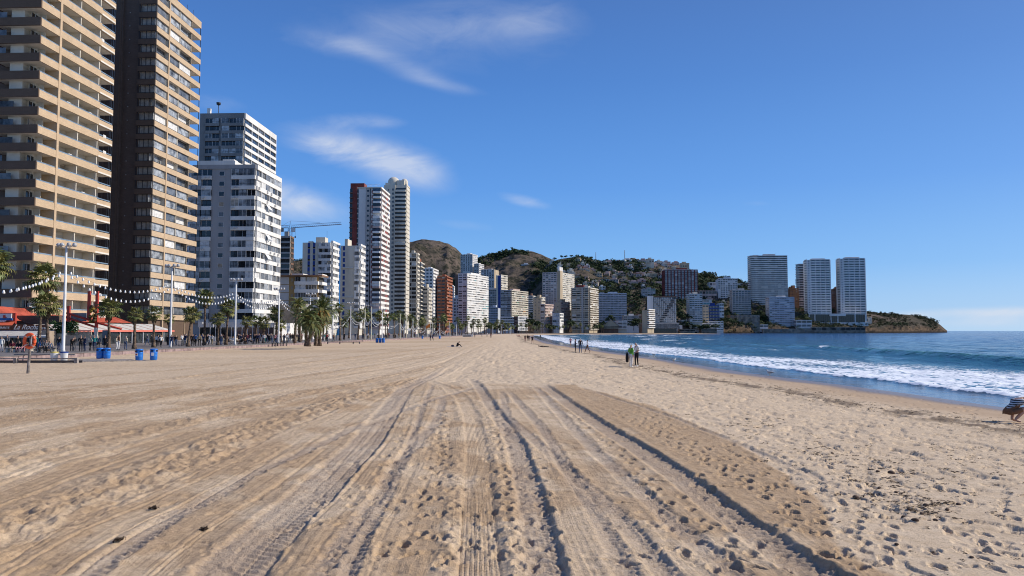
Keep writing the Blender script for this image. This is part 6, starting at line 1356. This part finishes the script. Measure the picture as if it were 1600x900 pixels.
def figure(name, J, hero=False, sleeves=True, skirt=False, shorts=False):
    """one continuous skinned body; J maps joint names to positions (height about 1.72, facing -y)"""
    V = []; E = []; Rd = []; tagv = []; ix = {}
    def add(k, p_, r_, tg, par=None):
        ix[k] = len(V); V.append(p_); Rd.append(r_ if isinstance(r_, tuple) else (r_, r_)); tagv.append(tg)
        if par is not None: E.append((ix[par], ix[k]))
    g = lambda k: Vector(J[k])
    mid = lambda a, b, t: g(a).lerp(g(b), t)
    add('pelvis', g('pelvis'), (.155,.115), 3); add('waist', mid('pelvis','chest',.42), (.135,.10), 2, 'pelvis'); add('chest', g('chest'), (.165,.115), 2, 'waist')
    add('neck', g('neck'), .055, 0, 'chest'); add('jaw', mid('neck','head',.5), .068, 0, 'neck'); add('head', g('head'), (.082,.098), 1, 'jaw'); add('crown', g('head')+(g('head')-g('neck')).normalized()*.085, .055, 1, 'head')
    for s in 'lr':
        add('sh'+s, g('sh'+s), .062, 2, 'chest'); add('el'+s, g('el'+s), .045, 2, 'sh'+s); add('wr'+s, g('wr'+s), .030, 2 if sleeves else 0, 'el'+s)
        d = (g('wr'+s)-g('el'+s)).normalized(); pm_ = g('wr'+s)+d*.075
        add('hand'+s, pm_, (.036,.022), 0, 'wr'+s)
        if hero:
            sd_ = d.cross(Vector((0,1,0))).normalized(); 
            if sd_.length < .5: sd_ = Vector((1,0,0))
            for q in range(4):
                o_ = (q-1.5)*.019; l_ = [.068,.078,.072,.055][q]; add(f'f{q}{s}', pm_+d*.035+sd_*o_, .009, 0, 'hand'+s); add(f'g{q}{s}', pm_+d*(.035+l_*.55)+sd_*o_*1.1+Vector((0,-.01,0)), .0085, 0, f'f{q}{s}'); add(f'h{q}{s}', pm_+d*(.035+l_*.95)+sd_*o_*1.1+Vector((0,-.028,0)), .007, 0, f'g{q}{s}')
            add('t0'+s, pm_+sd_*.045-d*.01, .010, 0, 'hand'+s); add('t1'+s, pm_+sd_*.058+d*.03+Vector((0,-.01,0)), .009, 0, 't0'+s)
        add('hip'+s, g('hip'+s), .098, 3, 'pelvis'); add('th'+s, mid('hip'+s,'kn'+s,.45), .082, 3, 'hip'+s); add('kn'+s, g('kn'+s), .058, 3, 'th'+s)
        add('ca'+s, mid('kn'+s,'an'+s,.35), .055, 0 if shorts else 3, 'kn'+s); add('an'+s, g('an'+s), .04, 0 if shorts else 3, 'ca'+s); add('toe'+s, g('toe'+s), (.045,.03), 4, 'an'+s)
    if hero:
        hd = g('head'); f_ = Vector(J.get('face', (0,-1,0))).normalized(); add('nose', hd+f_*.105-Vector((0,0,.025)), .014, 0, 'head')
    me = bpy.data.meshes.new('body'); me.from_pydata([tuple(v_) for v_ in V], E, []); o = bpy.data.objects.new('tmp', me); COL.objects.link(o)
    md = o.modifiers.new('s', 'SKIN'); md.use_smooth_shade = True
    for i, sv in enumerate(me.skin_vertices[0].data): sv.radius = Rd[i]; sv.use_root = (i == 0)
    o.modifiers.new('u', 'SUBSURF').levels = 2 if hero else 1; o.modifiers['u'].render_levels = 2
    bpy.context.view_layer.update(); dg = bpy.context.evaluated_depsgraph_get(); m2 = bpy.data.meshes.new_from_object(o.evaluated_get(dg)); m2.name = 'person'; bpy.data.objects.remove(o)
    # cloth regions from the nearest bone
    A = np.array([V[a] for a, b in E]); B = np.array([V[b] for a, b in E]); tb = np.array([tagv[b] for a, b in E]); nb_ = [list(ix)[b] for a, b in E]
    n = len(m2.polygons); C_ = np.zeros(n*3); m2.polygons.foreach_get('center', C_); C_ = C_.reshape(-1, 3)
    AB = B-A; t_ = np.clip(((C_[:, None]-A[None])*AB[None]).sum(-1)/(AB**2).sum(-1)[None], 0, 1); D_ = np.linalg.norm(C_[:, None]-(A[None]+AB[None]*t_[..., None]), axis=-1)
    k = D_.argmin(1); mi = tb[k]
    hd = np.array(g('head')); fv = np.array(Vector(J.get('face', (0,-1,0))).normalized()); rel = C_-hd
    isface = (mi == 1) & ((rel@fv > .035) & (rel[:, 2] < .055) | (rel[:, 2] < -.06) & (rel@fv > -.02)); mi = np.where(isface, 0, mi)
    if shorts: mi = np.where((mi == 3) & np.isin(k, [i for i, q in enumerate(nb_) if q.startswith('kn')]) & (t_[np.arange(n), k] > .3), 0, mi)
    for m_ in (skinm, hairs['dark'], cloth['black'], cloth['navy'], cloth['black']): m2.materials.append(m_)
    m2.polygons.foreach_set('material_index', mi.astype(np.int32)); m2.polygons.foreach_set('use_smooth', np.ones(n, bool)); m2.update(); return m2
BASE = dict(pelvis=(0,0,.95), chest=(0,0,1.30), neck=(0,-.01,1.47), head=(0,-.02,1.60), shl=(-.19,0,1.40), shr=(.19,0,1.40), ell=(-.24,.03,1.13), elr=(.24,.03,1.13), wrl=(-.24,-.05,.89), wrr=(.24,-.05,.89),
    hipl=(-.10,0,.90), hipr=(.10,0,.90), knl=(-.11,-.02,.50), knr=(.11,-.02,.50), anl=(-.11,.03,.09), anr=(.11,.03,.09), toel=(-.13,-.12,.03), toer=(.13,-.12,.03))
def pose(**k): d = dict(BASE); d.update(k); return d
POSES = dict(
 stand=pose(), bent_arms=pose(ell=(-.25,.05,1.15), elr=(.25,.05,1.15), wrl=(-.12,-.17,1.12), wrr=(.12,-.17,1.15), knl=(-.09,-.04,.5)),
 walk=pose(knl=(-.1,-.17,.53), anl=(-.1,-.30,.11), toel=(-.1,-.45,.08), knr=(.1,.08,.50), anr=(.1,.32,.16), toer=(.1,.20,.04), ell=(-.24,.12,1.16), wrl=(-.22,.16,.93), elr=(.24,-.07,1.15), wrr=(.22,-.22,.98)),
 walk_b=pose(knr=(.09,-.12,.51), anr=(.09,-.18,.09), toer=(.09,-.34,.04), knl=(-.1,.04,.50), anl=(-.1,.22,.12), toel=(-.1,.10,.03), elr=(.24,.10,1.15), wrr=(.22,.04,.92), ell=(-.24,-.03,1.14), wrl=(-.20,-.20,1.02)),
 sit=pose(pelvis=(0,.05,.50), chest=(0,.10,.86), neck=(0,.07,1.03), head=(0,.04,1.16), shl=(-.19,.09,.97), shr=(.19,.09,.97), ell=(-.25,.02,.72), elr=(.25,.02,.72), wrl=(-.14,-.22,.62), wrr=(.14,-.22,.62),
      hipl=(-.10,.03,.49), hipr=(.10,.03,.49), knl=(-.13,-.40,.50), knr=(.13,-.40,.52), anl=(-.12,-.42,.09), anr=(.12,-.50,.10), toel=(-.12,-.58,.03), toer=(.12,-.66,.04)),
 stoop=pose(chest=(0,-.16,1.24), neck=(0,-.26,1.36), head=(0,-.36,1.42), shl=(-.18,-.18,1.32), shr=(.18,-.18,1.32), ell=(-.22,-.24,1.05), elr=(.22,-.24,1.05), wrl=(-.18,-.32,.84), wrr=(.18,-.32,.84)),
)
PM = {k: figure(k, v_) for k, v_ in POSES.items()}
PM['walk_skin'] = figure('walk_skin', POSES['walk'], shorts=True, sleeves=False)
PR = random.Random(77); used_lab = {}
def person(ps, p_, rz, top, pants, hair, label, group=None, h=1.72, shoes='black', shirt=None):
    o = link('person', PM[ps] if isinstance(ps, str) else ps, None, p_, (0,0,rz), (h/1.72,)*3)
    for i, m_ in ((1, hairs[hair]), (2, cloth[top]), (3, cloth[pants]), (4, cloth[shoes])): o.material_slots[i].link = 'OBJECT'; o.material_slots[i].material = m_
    n = used_lab.get(label, 0); used_lab[label] = n+1
    return tag(o, ' '.join(label.split()[:16]), 'person', group)
tops = ['black']*7+['navy']*5+['grey']*4+['white']*3+['cream']*2+['blue']*2+['burgundy','red','teal','brown','olive','pink','brown','khaki']; bots = ['black']*5+['denim']*5+['navy']*3+['grey']*2+['khaki']*2+['brown','white']
hl = ['dark']*5+['brown']*4+['grey']*3+['fair']
poselab = dict(stand='standing', bent_arms='arms bent', walk='striding', walk_b='walking', sit='sitting', stoop='leaning forward')
place_words = [(60,'left of the first lamp post'),(104,'by the first lamp post'),(160,'before the garden wall'),(230,'before the slatted restaurant'),(290,'near the second lamp post'),(340,'before the white slab block'),(400,'near the third lamp post'),(470,'near the fourth lamp post'),(540,'right of the palm clump'),(600,'below the blank grey blocks'),(660,'below the tallest towers'),(720,'below the terracotta tower'),(790,'before the big white slab'),(900,'at the far end of the sand')]
def where_px(px): return next(w_ for q, w_ in place_words if px < q)
def crowd(px, Y_=None, pf=None, ps=None, face=None, top=None, pants=None, dx=0):
    if Y_ is None: Y_ = 1200*(CAM_H-.2)/(pf-517)
    ps = ps or PR.choice(['stand','walk','walk_b','walk','walk_b','bent_arms','stand']); top = top or PR.choice(tops); pants = pants or PR.choice(bots); hair = PR.choice(hl)
    rz = face if face is not None else (PR.choice([0, math.pi])+PR.uniform(-.5, .5) if 'walk' in ps else PR.uniform(0, 6.28))
    lab = f"{poselab[ps]} person, {hair} hair, {top} top, {pants} trousers, {where_px(px)}"
    x_ = kx(px)*Y_
    return person(ps, (x_, Y_, .2), rz, top, pants, hair, lab, 'people on the promenade', PR.uniform(1.60, 1.82))
HP = R(90)
for px, pf, ps, fc, tp, bt in [(3,550,'stand',.3,'white','white'),(20,550,'sit',HP*.2,'burgundy','khaki'),(31,550.5,'sit',.2,'black','pink'),(40,550.5,'sit',.2,'brown','pink'),(48,549,'stand',2.5,'navy','navy'),(62,548,'stand',3.1,'navy','blue'),
      (68,551,'sit',-.3,'grey','black'),(73,551,'sit',.4,'grey','black'),(79,550.5,'sit',.9,'denim','grey'),(93,550.5,'stand',3.1,'black','denim'),(113,549,'stoop',.8,'black','black'),(117,548.5,'walk',.6,'black','grey'),(127,549.7,'bent_arms',.4,'black','black'),
      (133,549,'stand',-.6,'navy','navy'),(141.5,548.5,'walk',1.0,'cream','black'),(148,548.5,'walk_b',.4,'teal','navy'),(154,548,'stand',.2,'navy','black'),(165,547.5,'stand',.1,'black','black'),(183,547,'bent_arms',1.8,'cream','white'),(186,547.2,'stand',2.4,'brown','white'),(197,546.5,'stand',3.0,'cream','denim'),(56,549,'stand',1.0,'teal','black'),(28,548,'stand',1.4,'black','black'),(12,547,'walk',.3,'grey','black'),
      (244,541.5,'stand',0,'white','black'),(252,543.2,'walk',.8,'white','black'),(268.5,543,'walk',.2,'navy','denim'),(285,540.5,'bent_arms',1.2,'white','grey'),(301,541.2,'stand',.2,'black','black'),(306,540.6,'walk_b',3,'blue','black'),(312,541.3,'walk',.3,'khaki','black'),(318,541,'walk_b',3.1,'navy','black'),
      (346,539.5,'stand',3.0,'grey','denim'),(327,538.5,'walk',2.8,'white','white'),(357,538,'sit',1.4,'black','black'),(364,538.2,'sit',-.4,'white','grey'),(371,538,'sit',1.5,'cream','brown'),(378,538,'sit',-1.5,'black','black'),(383,538,'sit',.3,'brown','black'),(392,538,'sit',1.2,'grey','black'),
      (398,537.5,'stand',.6,'black','denim'),(403,537.5,'walk',.1,'navy','black'),(414,536.6,'walk',.1,'white','teal'),(420,536.4,'stand',2.8,'black','black'),(425,536.6,'walk_b',.2,'grey','denim'),(430,536.4,'walk',3.0,'pink','black'),(444,535.5,'walk',.2,'navy','black'),(449,536,'walk_b',.1,'white','black'),(455,535.5,'walk',3,'black','grey'),(461,535.3,'stand',.2,'black','navy'),(511,533.5,'stand',2.9,'red','black')]:
    o = crowd(px, pf=pf, ps=ps, face=fc, top=tp, pants=bt)
benchm = woodg
for px, lab in ((24, 'stone bench carrying the burgundy sitter at far left'), (36, 'stone bench under the two sitters in pink trousers'), (73, 'stone bench with the grey topped sitters by the palm trunks')):
    Y_ = 1200*2.2/(550.6-517); b = MB(); b.box((-1.0,-.1,.38),(1.0,.42,.48), benchm); t_ = thing('bench', lab, 'bench', (kx(px)*Y_, Y_, .2)); b.build('seat', t_)
    for sx in (-.8,.8): b = MB(); b.box((sx-.1,-.05,0),(sx+.1,.38,.38), offw); b.build('leg', t_)
for i in range(84):
    Y_ = 112+58*PR.random()**.9; x_ = float(prom_x(Y_))-PR.uniform(1.2, 15); px = 800+1200*x_/Y_
    if px > 205: crowd(px, Y_)
for i in range(130):
    Y_ = 165+330*PR.random()**1.5; x_ = float(prom_x(Y_))-PR.uniform(.6, 11); crowd(800+1200*x_/Y_, Y_)
# cafe tables under the white slab block
for i, px in enumerate((352, 360, 374, 388, 396, 280, 291)):
    Y_ = 128+i*1.2 if px > 300 else 112; b = MB(); b.lathe([(.02,.74),(.36,.74),(.36,.77),(.02,.78)], frame_w, 12); b.lathe([(.22,0),(.03,.05),(.03,.72)], frame_d, 8)
    tag(b.build('cafe_table', None, (kx(px)*Y_, Y_, .2)), f"small white cafe table {['left of the tall dark palm','right of the tall dark palm','by the third lamp post','right of the third lamp post','farthest from the third lamp post','before the slatted restaurant','near the leaning full palm'][i]}", 'table', 'cafe tables')

# the couple on the sand, with hands and faces
hb = dict(BASE)
J1 = pose(anl=(-.07,.03,.09), anr=(.07,.03,.09), toel=(-.08,-.12,.03), toer=(.08,-.12,.03), knl=(-.08,-.02,.5), knr=(.08,-.02,.5), chest=(0,-.03,1.30), wrr=(.12,-.20,1.18), elr=(.24,.0,1.14), wrl=(-.22,-.02,.94), ell=(-.25,.06,1.14))
J2 = pose(head=(0,-.06,1.59), face=(0,-1,-.3), wrl=(-.25,-.14,1.10), ell=(-.24,-.02,1.13), wrr=(.15,-.16,1.03), knl=(-.1,-.05,.5), anl=(-.12,-.02,.09))
mA = figure('person', J1, hero=True); mB = figure('person', J2, hero=True, sleeves=False)
pA = ground_pt(986, 574.3); oA = person(mA, pA, R(128), 'green', 'white', 'fair', 'person in a bright green top and white trousers standing beside the white shirted one', None, 1.66, 'white')
pB = ground_pt(995, 573.0); oB = person(mB, pB, R(-62), 'white', 'black', 'grey', 'person in a white shirt and black trousers with short grey hair, facing the green topped one', None, 1.82, 'white')
def bag(label, p_, sc=(1,1,1), m=cloth['black']):
    b = MB(); b.lathe([(.02,0),(.16,.03),(.20,.22),(.16,.42),(.07,.50),(.02,.52)], m, 12); o = b.build('bag', None, p_); o.scale = sc; b2 = MB(); b2.tube([(-.09,0,.44),(-.06,0,.66),(.06,0,.66),(.09,0,.44)], .012, m, 5, False); b2.build('handle', o)
    return tag(o, label, 'bag')
bag('long black jacket bundle hanging at the side of the green topped person', pA+Vector((-.27,0,.36)), (.6,.6,1.4))
def beach(ps, px, pf, rz, top, pants, hair, lab, h=1.7, grp=None, shoes='black'): return person(ps, ground_pt(px, pf), rz, top, pants, hair, lab, grp, h, shoes)
beach('walk_skin', 891.5, 541.5, .2, 'pink', 'navy', 'brown', 'bather with a pink top and dark shorts walking at the water edge', 1.66)
beach('bent_arms', 899, 551.2, R(80), 'navy', 'black', 'dark', 'person in a long navy coat looking at a phone, left of the walking trio', 1.68)
beach('stand', 906.8, 551.4, R(190), 'black', 'denim', 'grey', 'person in a black jacket and jeans in the middle of the trio', 1.80)
beach('walk', 918, 551.2, R(-82), 'white', 'brown', 'dark', 'person striding right in a pale top and brown flared trousers', 1.62)
beach('walk_b', 820.5, 533.8, 3.0, 'black', 'burgundy', 'dark', 'leftmost of the small dark walkers near the far waterline', 1.7)
beach('walk', 824.3, 533, 3.1, 'black', 'black', 'dark', 'second of the small dark walkers near the far waterline', 1.75)
beach('walk_b', 826.6, 532.6, 3.3, 'black', 'navy', 'dark', 'third of the small dark walkers near the far waterline', 1.6)
beach('walk_skin', 831.8, 537.2, 2.9, 'black', 'black', 'brown', 'barefoot walker in a black dress closest of the far group', 1.7)
beach('walk', 767, 528.8, .1, 'burgundy', 'navy', 'dark', 'tiny lone walker on the open sand before the big white slab', 1.7)
beach('stand', 844.5, 528.4, .1, 'black', 'black', 'dark', 'tiny bather standing in the far shallows', 1.6)
for i, (px, pf, tp) in enumerate(((672.5, 532.6, 'black'), (676, 532.2, 'navy'), (808, 526.8, 'pink'), (811, 526.9, 'red'), (761, 526, 'white'), (753, 526, 'black'), (742, 527.4, 'grey'))):
    beach('sit' if px in (808, 811) else 'walk_b', px, pf, i, tp, 'navy', 'dark', f"distant person in a {tp} top {'by the little flag' if px < 680 else 'sitting by the white boats' if px > 800 else 'walking on the far sand'}")
# seated, lying and crouching figures
JS = dict(pelvis=(0,0,.13), chest=(.16,-.02,.47), neck=(.27,-.03,.60), head=(.37,-.04,.68), face=(1,0,-.4), shl=(.16,-.19,.54), shr=(.16,.18,.54), ell=(.30,-.24,.34), elr=(.30,.22,.34), wrl=(.44,-.12,.28), wrr=(.44,.12,.28),
     hipl=(.02,-.11,.12), hipr=(.02,.11,.12), knl=(.42,-.16,.36), knr=(.42,.16,.36), anl=(.62,-.12,.08), anr=(.62,.12,.08), toel=(.76,-.13,.03), toer=(.76,.13,.03))
mS = figure('person', JS); p_ = ground_pt(713.5, 542); person(mS, p_, R(12), 'black', 'black', 'dark', 'person in black hunched over on a towel in the open sand', None, 1.9)
b = MB(); b.box((-1.5,-.5,0),(.7,.5,.03), cloth['white']); tag(b.build('towel', None, p_+Vector((0,.05,.01)), (0,0,R(6))), 'white towel under the hunched person in black', 'towel')
b = MB(); b.lathe([(.02,0),(.20,.02),(.24,.14),(.16,.26),(.02,.30)], cloth['navy'], 12); o_ = b.build('backpack', None, p_+Vector((-.62,0,.03))); b = MB(); b.tube([(-.1,-.18,.1),(0,-.27,.16),(.1,-.18,.1)], .02, cloth['grey'], 5, False); b.build('strap', o_); tag(o_, 'dark navy backpack on the white towel left of the hunched person', 'backpack')
JL = dict(pelvis=(.75,0,.13), chest=(.36,0,.16), neck=(.18,0,.17), head=(.05,0,.20), face=(.1,0,1), shl=(.30,-.18,.13), shr=(.30,.18,.13), ell=(.55,-.26,.10), elr=(.50,.24,.12), wrl=(.72,-.2,.14), wrr=(.62,.06,.27),
     hipl=(.80,-.1,.11), hipr=(.80,.1,.11), knl=(1.2,-.12,.12), knr=(1.2,.12,.14), anl=(1.62,-.12,.07), anr=(1.62,.12,.07), toel=(1.68,-.13,.20), toer=(1.68,.13,.20))
mL = figure('person', JL); person(mL, ground_pt(841, 542.6), R(-4), 'black', 'black', 'dark', 'person in black lying flat on the sand near the water', None, 1.72)
JC = dict(pelvis=(0,0,.33), chest=(.23,-.03,.58), neck=(.38,-.05,.66), head=(.49,-.06,.66), face=(.5,0,-1), shl=(.30,-.21,.60), shr=(.30,.17,.60), ell=(.52,-.27,.40), elr=(.54,.22,.40), wrl=(.74,-.20,.22), wrr=(.76,.14,.22),
     hipl=(.02,-.12,.31), hipr=(.02,.11,.31), knl=(.40,-.20,.42), knr=(.40,.18,.44), anl=(.10,-.10,.09), anr=(.22,.12,.09), toel=(.27,-.12,.03), toer=(.38,.14,.03))
mC = figure('person', JC, hero=True, sleeves=False, shorts=True); pC = ground_pt(1577, 660.5)
oC = person(mC, pC, R(14), 'brown', 'brown', 'dark', 'person crouching barefoot at the right frame edge in a black and white printed top', None, 1.78, 'khaki')
m_ = bpy.data.materials.new('printed_cloth'); m_.use_nodes = True; t = NT(m_.node_tree); out = t.n('ShaderNodeOutputMaterial'); pp = t.n('ShaderNodeBsdfPrincipled'); t.l(pp.outputs[0], out.inputs[0]); pp.inputs['Roughness'].default_value = .8
tcx = t.n('ShaderNodeTexCoord'); wv_ = t.n('ShaderNodeTexWave', bands_direction='Z'); wv_.inputs['Scale'].default_value = 5.5; wv_.inputs['Distortion'].default_value = 2.2; wv_.inputs['Detail Scale'].default_value = 2; t.l(tcx.outputs['Object'], wv_.inputs[0])
t.l(t.mix(t.ramp(wv_.outputs['Fac'], .45, .6), (.02,.02,.022), (.62,.61,.58)), pp.inputs['Base Color']); oC.material_slots[2].material = m_
oC.material_slots[4].material = skinm
# gulls
gw = mat('gull_white', (.72,.72,.70), .7, .08, 9); gg = mat('gull_grey', (.30,.32,.34), .7, .1, 9); gb = mat('gull_beak', (.55,.33,.04), .5, .1, 9)
for px, pf, lab, rz in ((1203, 587.5, 'gull standing on wet sand nearest the camera side of the shoreline', 2.6), (1053, 566.3, 'white gull at the water edge right of the couple', .4), (1021, 558.4, 'white gull in the shallows just right of the couple', 3.5)):
    p_ = ground_pt(px, pf); p_.z = max(p_.z, SEA_Z)+.02; t_ = thing('gull', lab, 'bird', p_, rz)
    b = MB(); b.tube([(-.24,0,.20),(-.12,0,.21),(.0,0,.22),(.1,0,.24),(.15,0,.30),(.17,0,.35),(.2,0,.37)], [.015,.05,.085,.075,.045,.045,.02], gw, 10); b.build('body', t_)
    for s in (-1, 1): b = MB(); b.tube([(.06,s*.06,.25),(-.08,s*.075,.24),(-.30,s*.03,.20)], [.03,.05,.008], gg, 7); b.build('wing', t_); b = MB(); b.tube([(0,s*.03,.16),(0,s*.03,-.03)], .008, gb, 4); b.build('leg', t_)
    b = MB(); b.tube([(.19,0,.37),(.25,0,.36)], [.014,.004], gb, 5); b.build('beak', t_)

# ---------------------------------------------------------------- seaweed, stones and clods on the sand
weed = mat('dry_seaweed', (.075,.050,.032), .95, .4, 12, rgb2=(.03,.02,.015)); clod = mat('brown_pebble', (.12,.075,.05), .9, .3, 10)
def hsand(x, y_):
    i = int(np.clip(np.searchsorted(YS, y_), 1, len(YS)-1)); w_ = W[i]; j = int(np.clip((x+w_)/(2*w_)*(NC-1)+1, 1, NC)); return float(H[i, j])
wr_ = np.random.RandomState(4); P = []; SZ = []; Q = []; QS = []
def cluster(px, py, n, sx, sy, smin, smax, lst=None):
    for _ in range(n):
        x, y_ = gp0(px+wr_.normal()*sx, py+wr_.normal()*sy)
        if y_ < 5 or y_ > 80: continue
        s = smin+(smax-smin)*wr_.rand()**2.2; P.append((x, y_, hsand(x, y_)+s*.05)); SZ.append((s*1.5, s*.9, s*.32))
cluster(1430, 778, 110, 55, 12, .02, .08); cluster(1370, 735, 120, 45, 20, .02, .10); cluster(1290, 700, 60, 35, 14, .02, .08); cluster(1450, 790, 40, 25, 6, .03, .08)
cluster(1550, 720, 60, 45, 40, .02, .07); cluster(1450, 700, 110, 90, 30, .02, .07); cluster(1210, 660, 50, 60, 14, .02, .08); cluster(1500, 850, 26, 60, 40, .02, .07); cluster(1180, 655, 30, 25, 4, .03, .10)
for q in range(1500):
    y_ = 17+60*wr_.rand()**1.2; dd_ = 6.2+1.5*wr_.normal()*.6+.6*math.sin(y_*.5); x = float(shore_x(y_))-dd_; s = .02+.07*wr_.rand()**2
    P.append((x, y_, hsand(x, y_)+s*.05)); SZ.append((s*1.8, s, s*.3))
for q in range(500):
    y_ = 8+50*wr_.rand(); x = wr_.uniform(2, 15); 
    if float(R1.d(np.float64(x), np.float64(y_))) < .2 and y_ < 36: continue
    s = .015+.045*wr_.rand()**2; P.append((x, y_, hsand(x, y_))); SZ.append((s*1.6, s, s*.35))
scatter('seaweed', P, SZ, weed, 'dark dry seaweed scraps strewn over the sand and the wrack line', 'seaweed', nfaces=12)
def pebble_mesh(s):
    bm = bmesh.new(); bmesh.ops.create_icosphere(bm, subdivisions=2, radius=1); r = random.Random(s)
    off = [Vector((r.uniform(-1,1), r.uniform(-1,1), r.uniform(-1,1))).normalized() for _ in range(5)]
    for v_ in bm.verts: k_ = 1+sum(.16*max(0, v_.co.dot(o_))**3*(1 if i % 2 else -1) for i, o_ in enumerate(off)); v_.co *= k_; v_.co.z *= .7
    me = bpy.data.meshes.new('fibre_ball'); bm.to_mesh(me); bm.free(); me.materials.append(clod); me.polygons.foreach_set('use_smooth', [True]*len(me.polygons)); return me
PB = [pebble_mesh(i) for i in range(4)]; pk = random.Random(8); npb = 0
for px, py, s in [(1392,730,.05),(1337,772,.045),(1374,754,.03),(1368,757,.028),(1448,709,.03),(1497,779,.03),(1446,782,.035),(1430,806,.04),(1452,803,.028),(1401,846,.025),(1323,864,.022),(1508,854,.026),(1518,863,.024),(1529,862,.02),(1371,731,.03),(1400,762,.025),(1461,801,.03),(1300,703,.03),(1412,798,.035),(1440,795,.03),(1420,790,.026),(1480,788,.03)]:
    x, y_ = gp0(px, py); npb += 1
    tag(link('seaweed_ball', pk.choice(PB), None, (x, y_, hsand(x, y_)+s*.3), (0,0,pk.uniform(0,6)), (s*1.2, s, s)), f"round brown seaweed ball {'among the big weed patch' if 1400 < px < 1470 and py > 770 else 'up the sand from the weed patch' if py < 765 else 'on clean sand around the weed patch'}", 'seaweed ball', 'seaweed balls on the sand '+('patch' if 1400 < px < 1470 and py > 770 else 'up' if py < 765 else 'clean'))
for px, py, lab in ((184, 846, 'black clod lowest on the left sand'), (239, 794, 'black clod uphill of the lowest one on the left sand'), (321, 825, 'small black clod right of the other two on the left sand')):
    x, y_ = gp0(px, py); z_ = hsand(x, y_); rr2 = np.random.RandomState(px); n = 14
    c_ = scatter('clod', [(rr2.normal()*.026, rr2.normal()*.02, .010+.015*rr2.rand()) for _ in range(n)], [(.022+.012*rr2.rand(),)*3 for _ in range(n)], weed, lab, 'clod', kind=None, nfaces=20, loc=(x, y_, z_))
print('objects', len(bpy.data.objects))
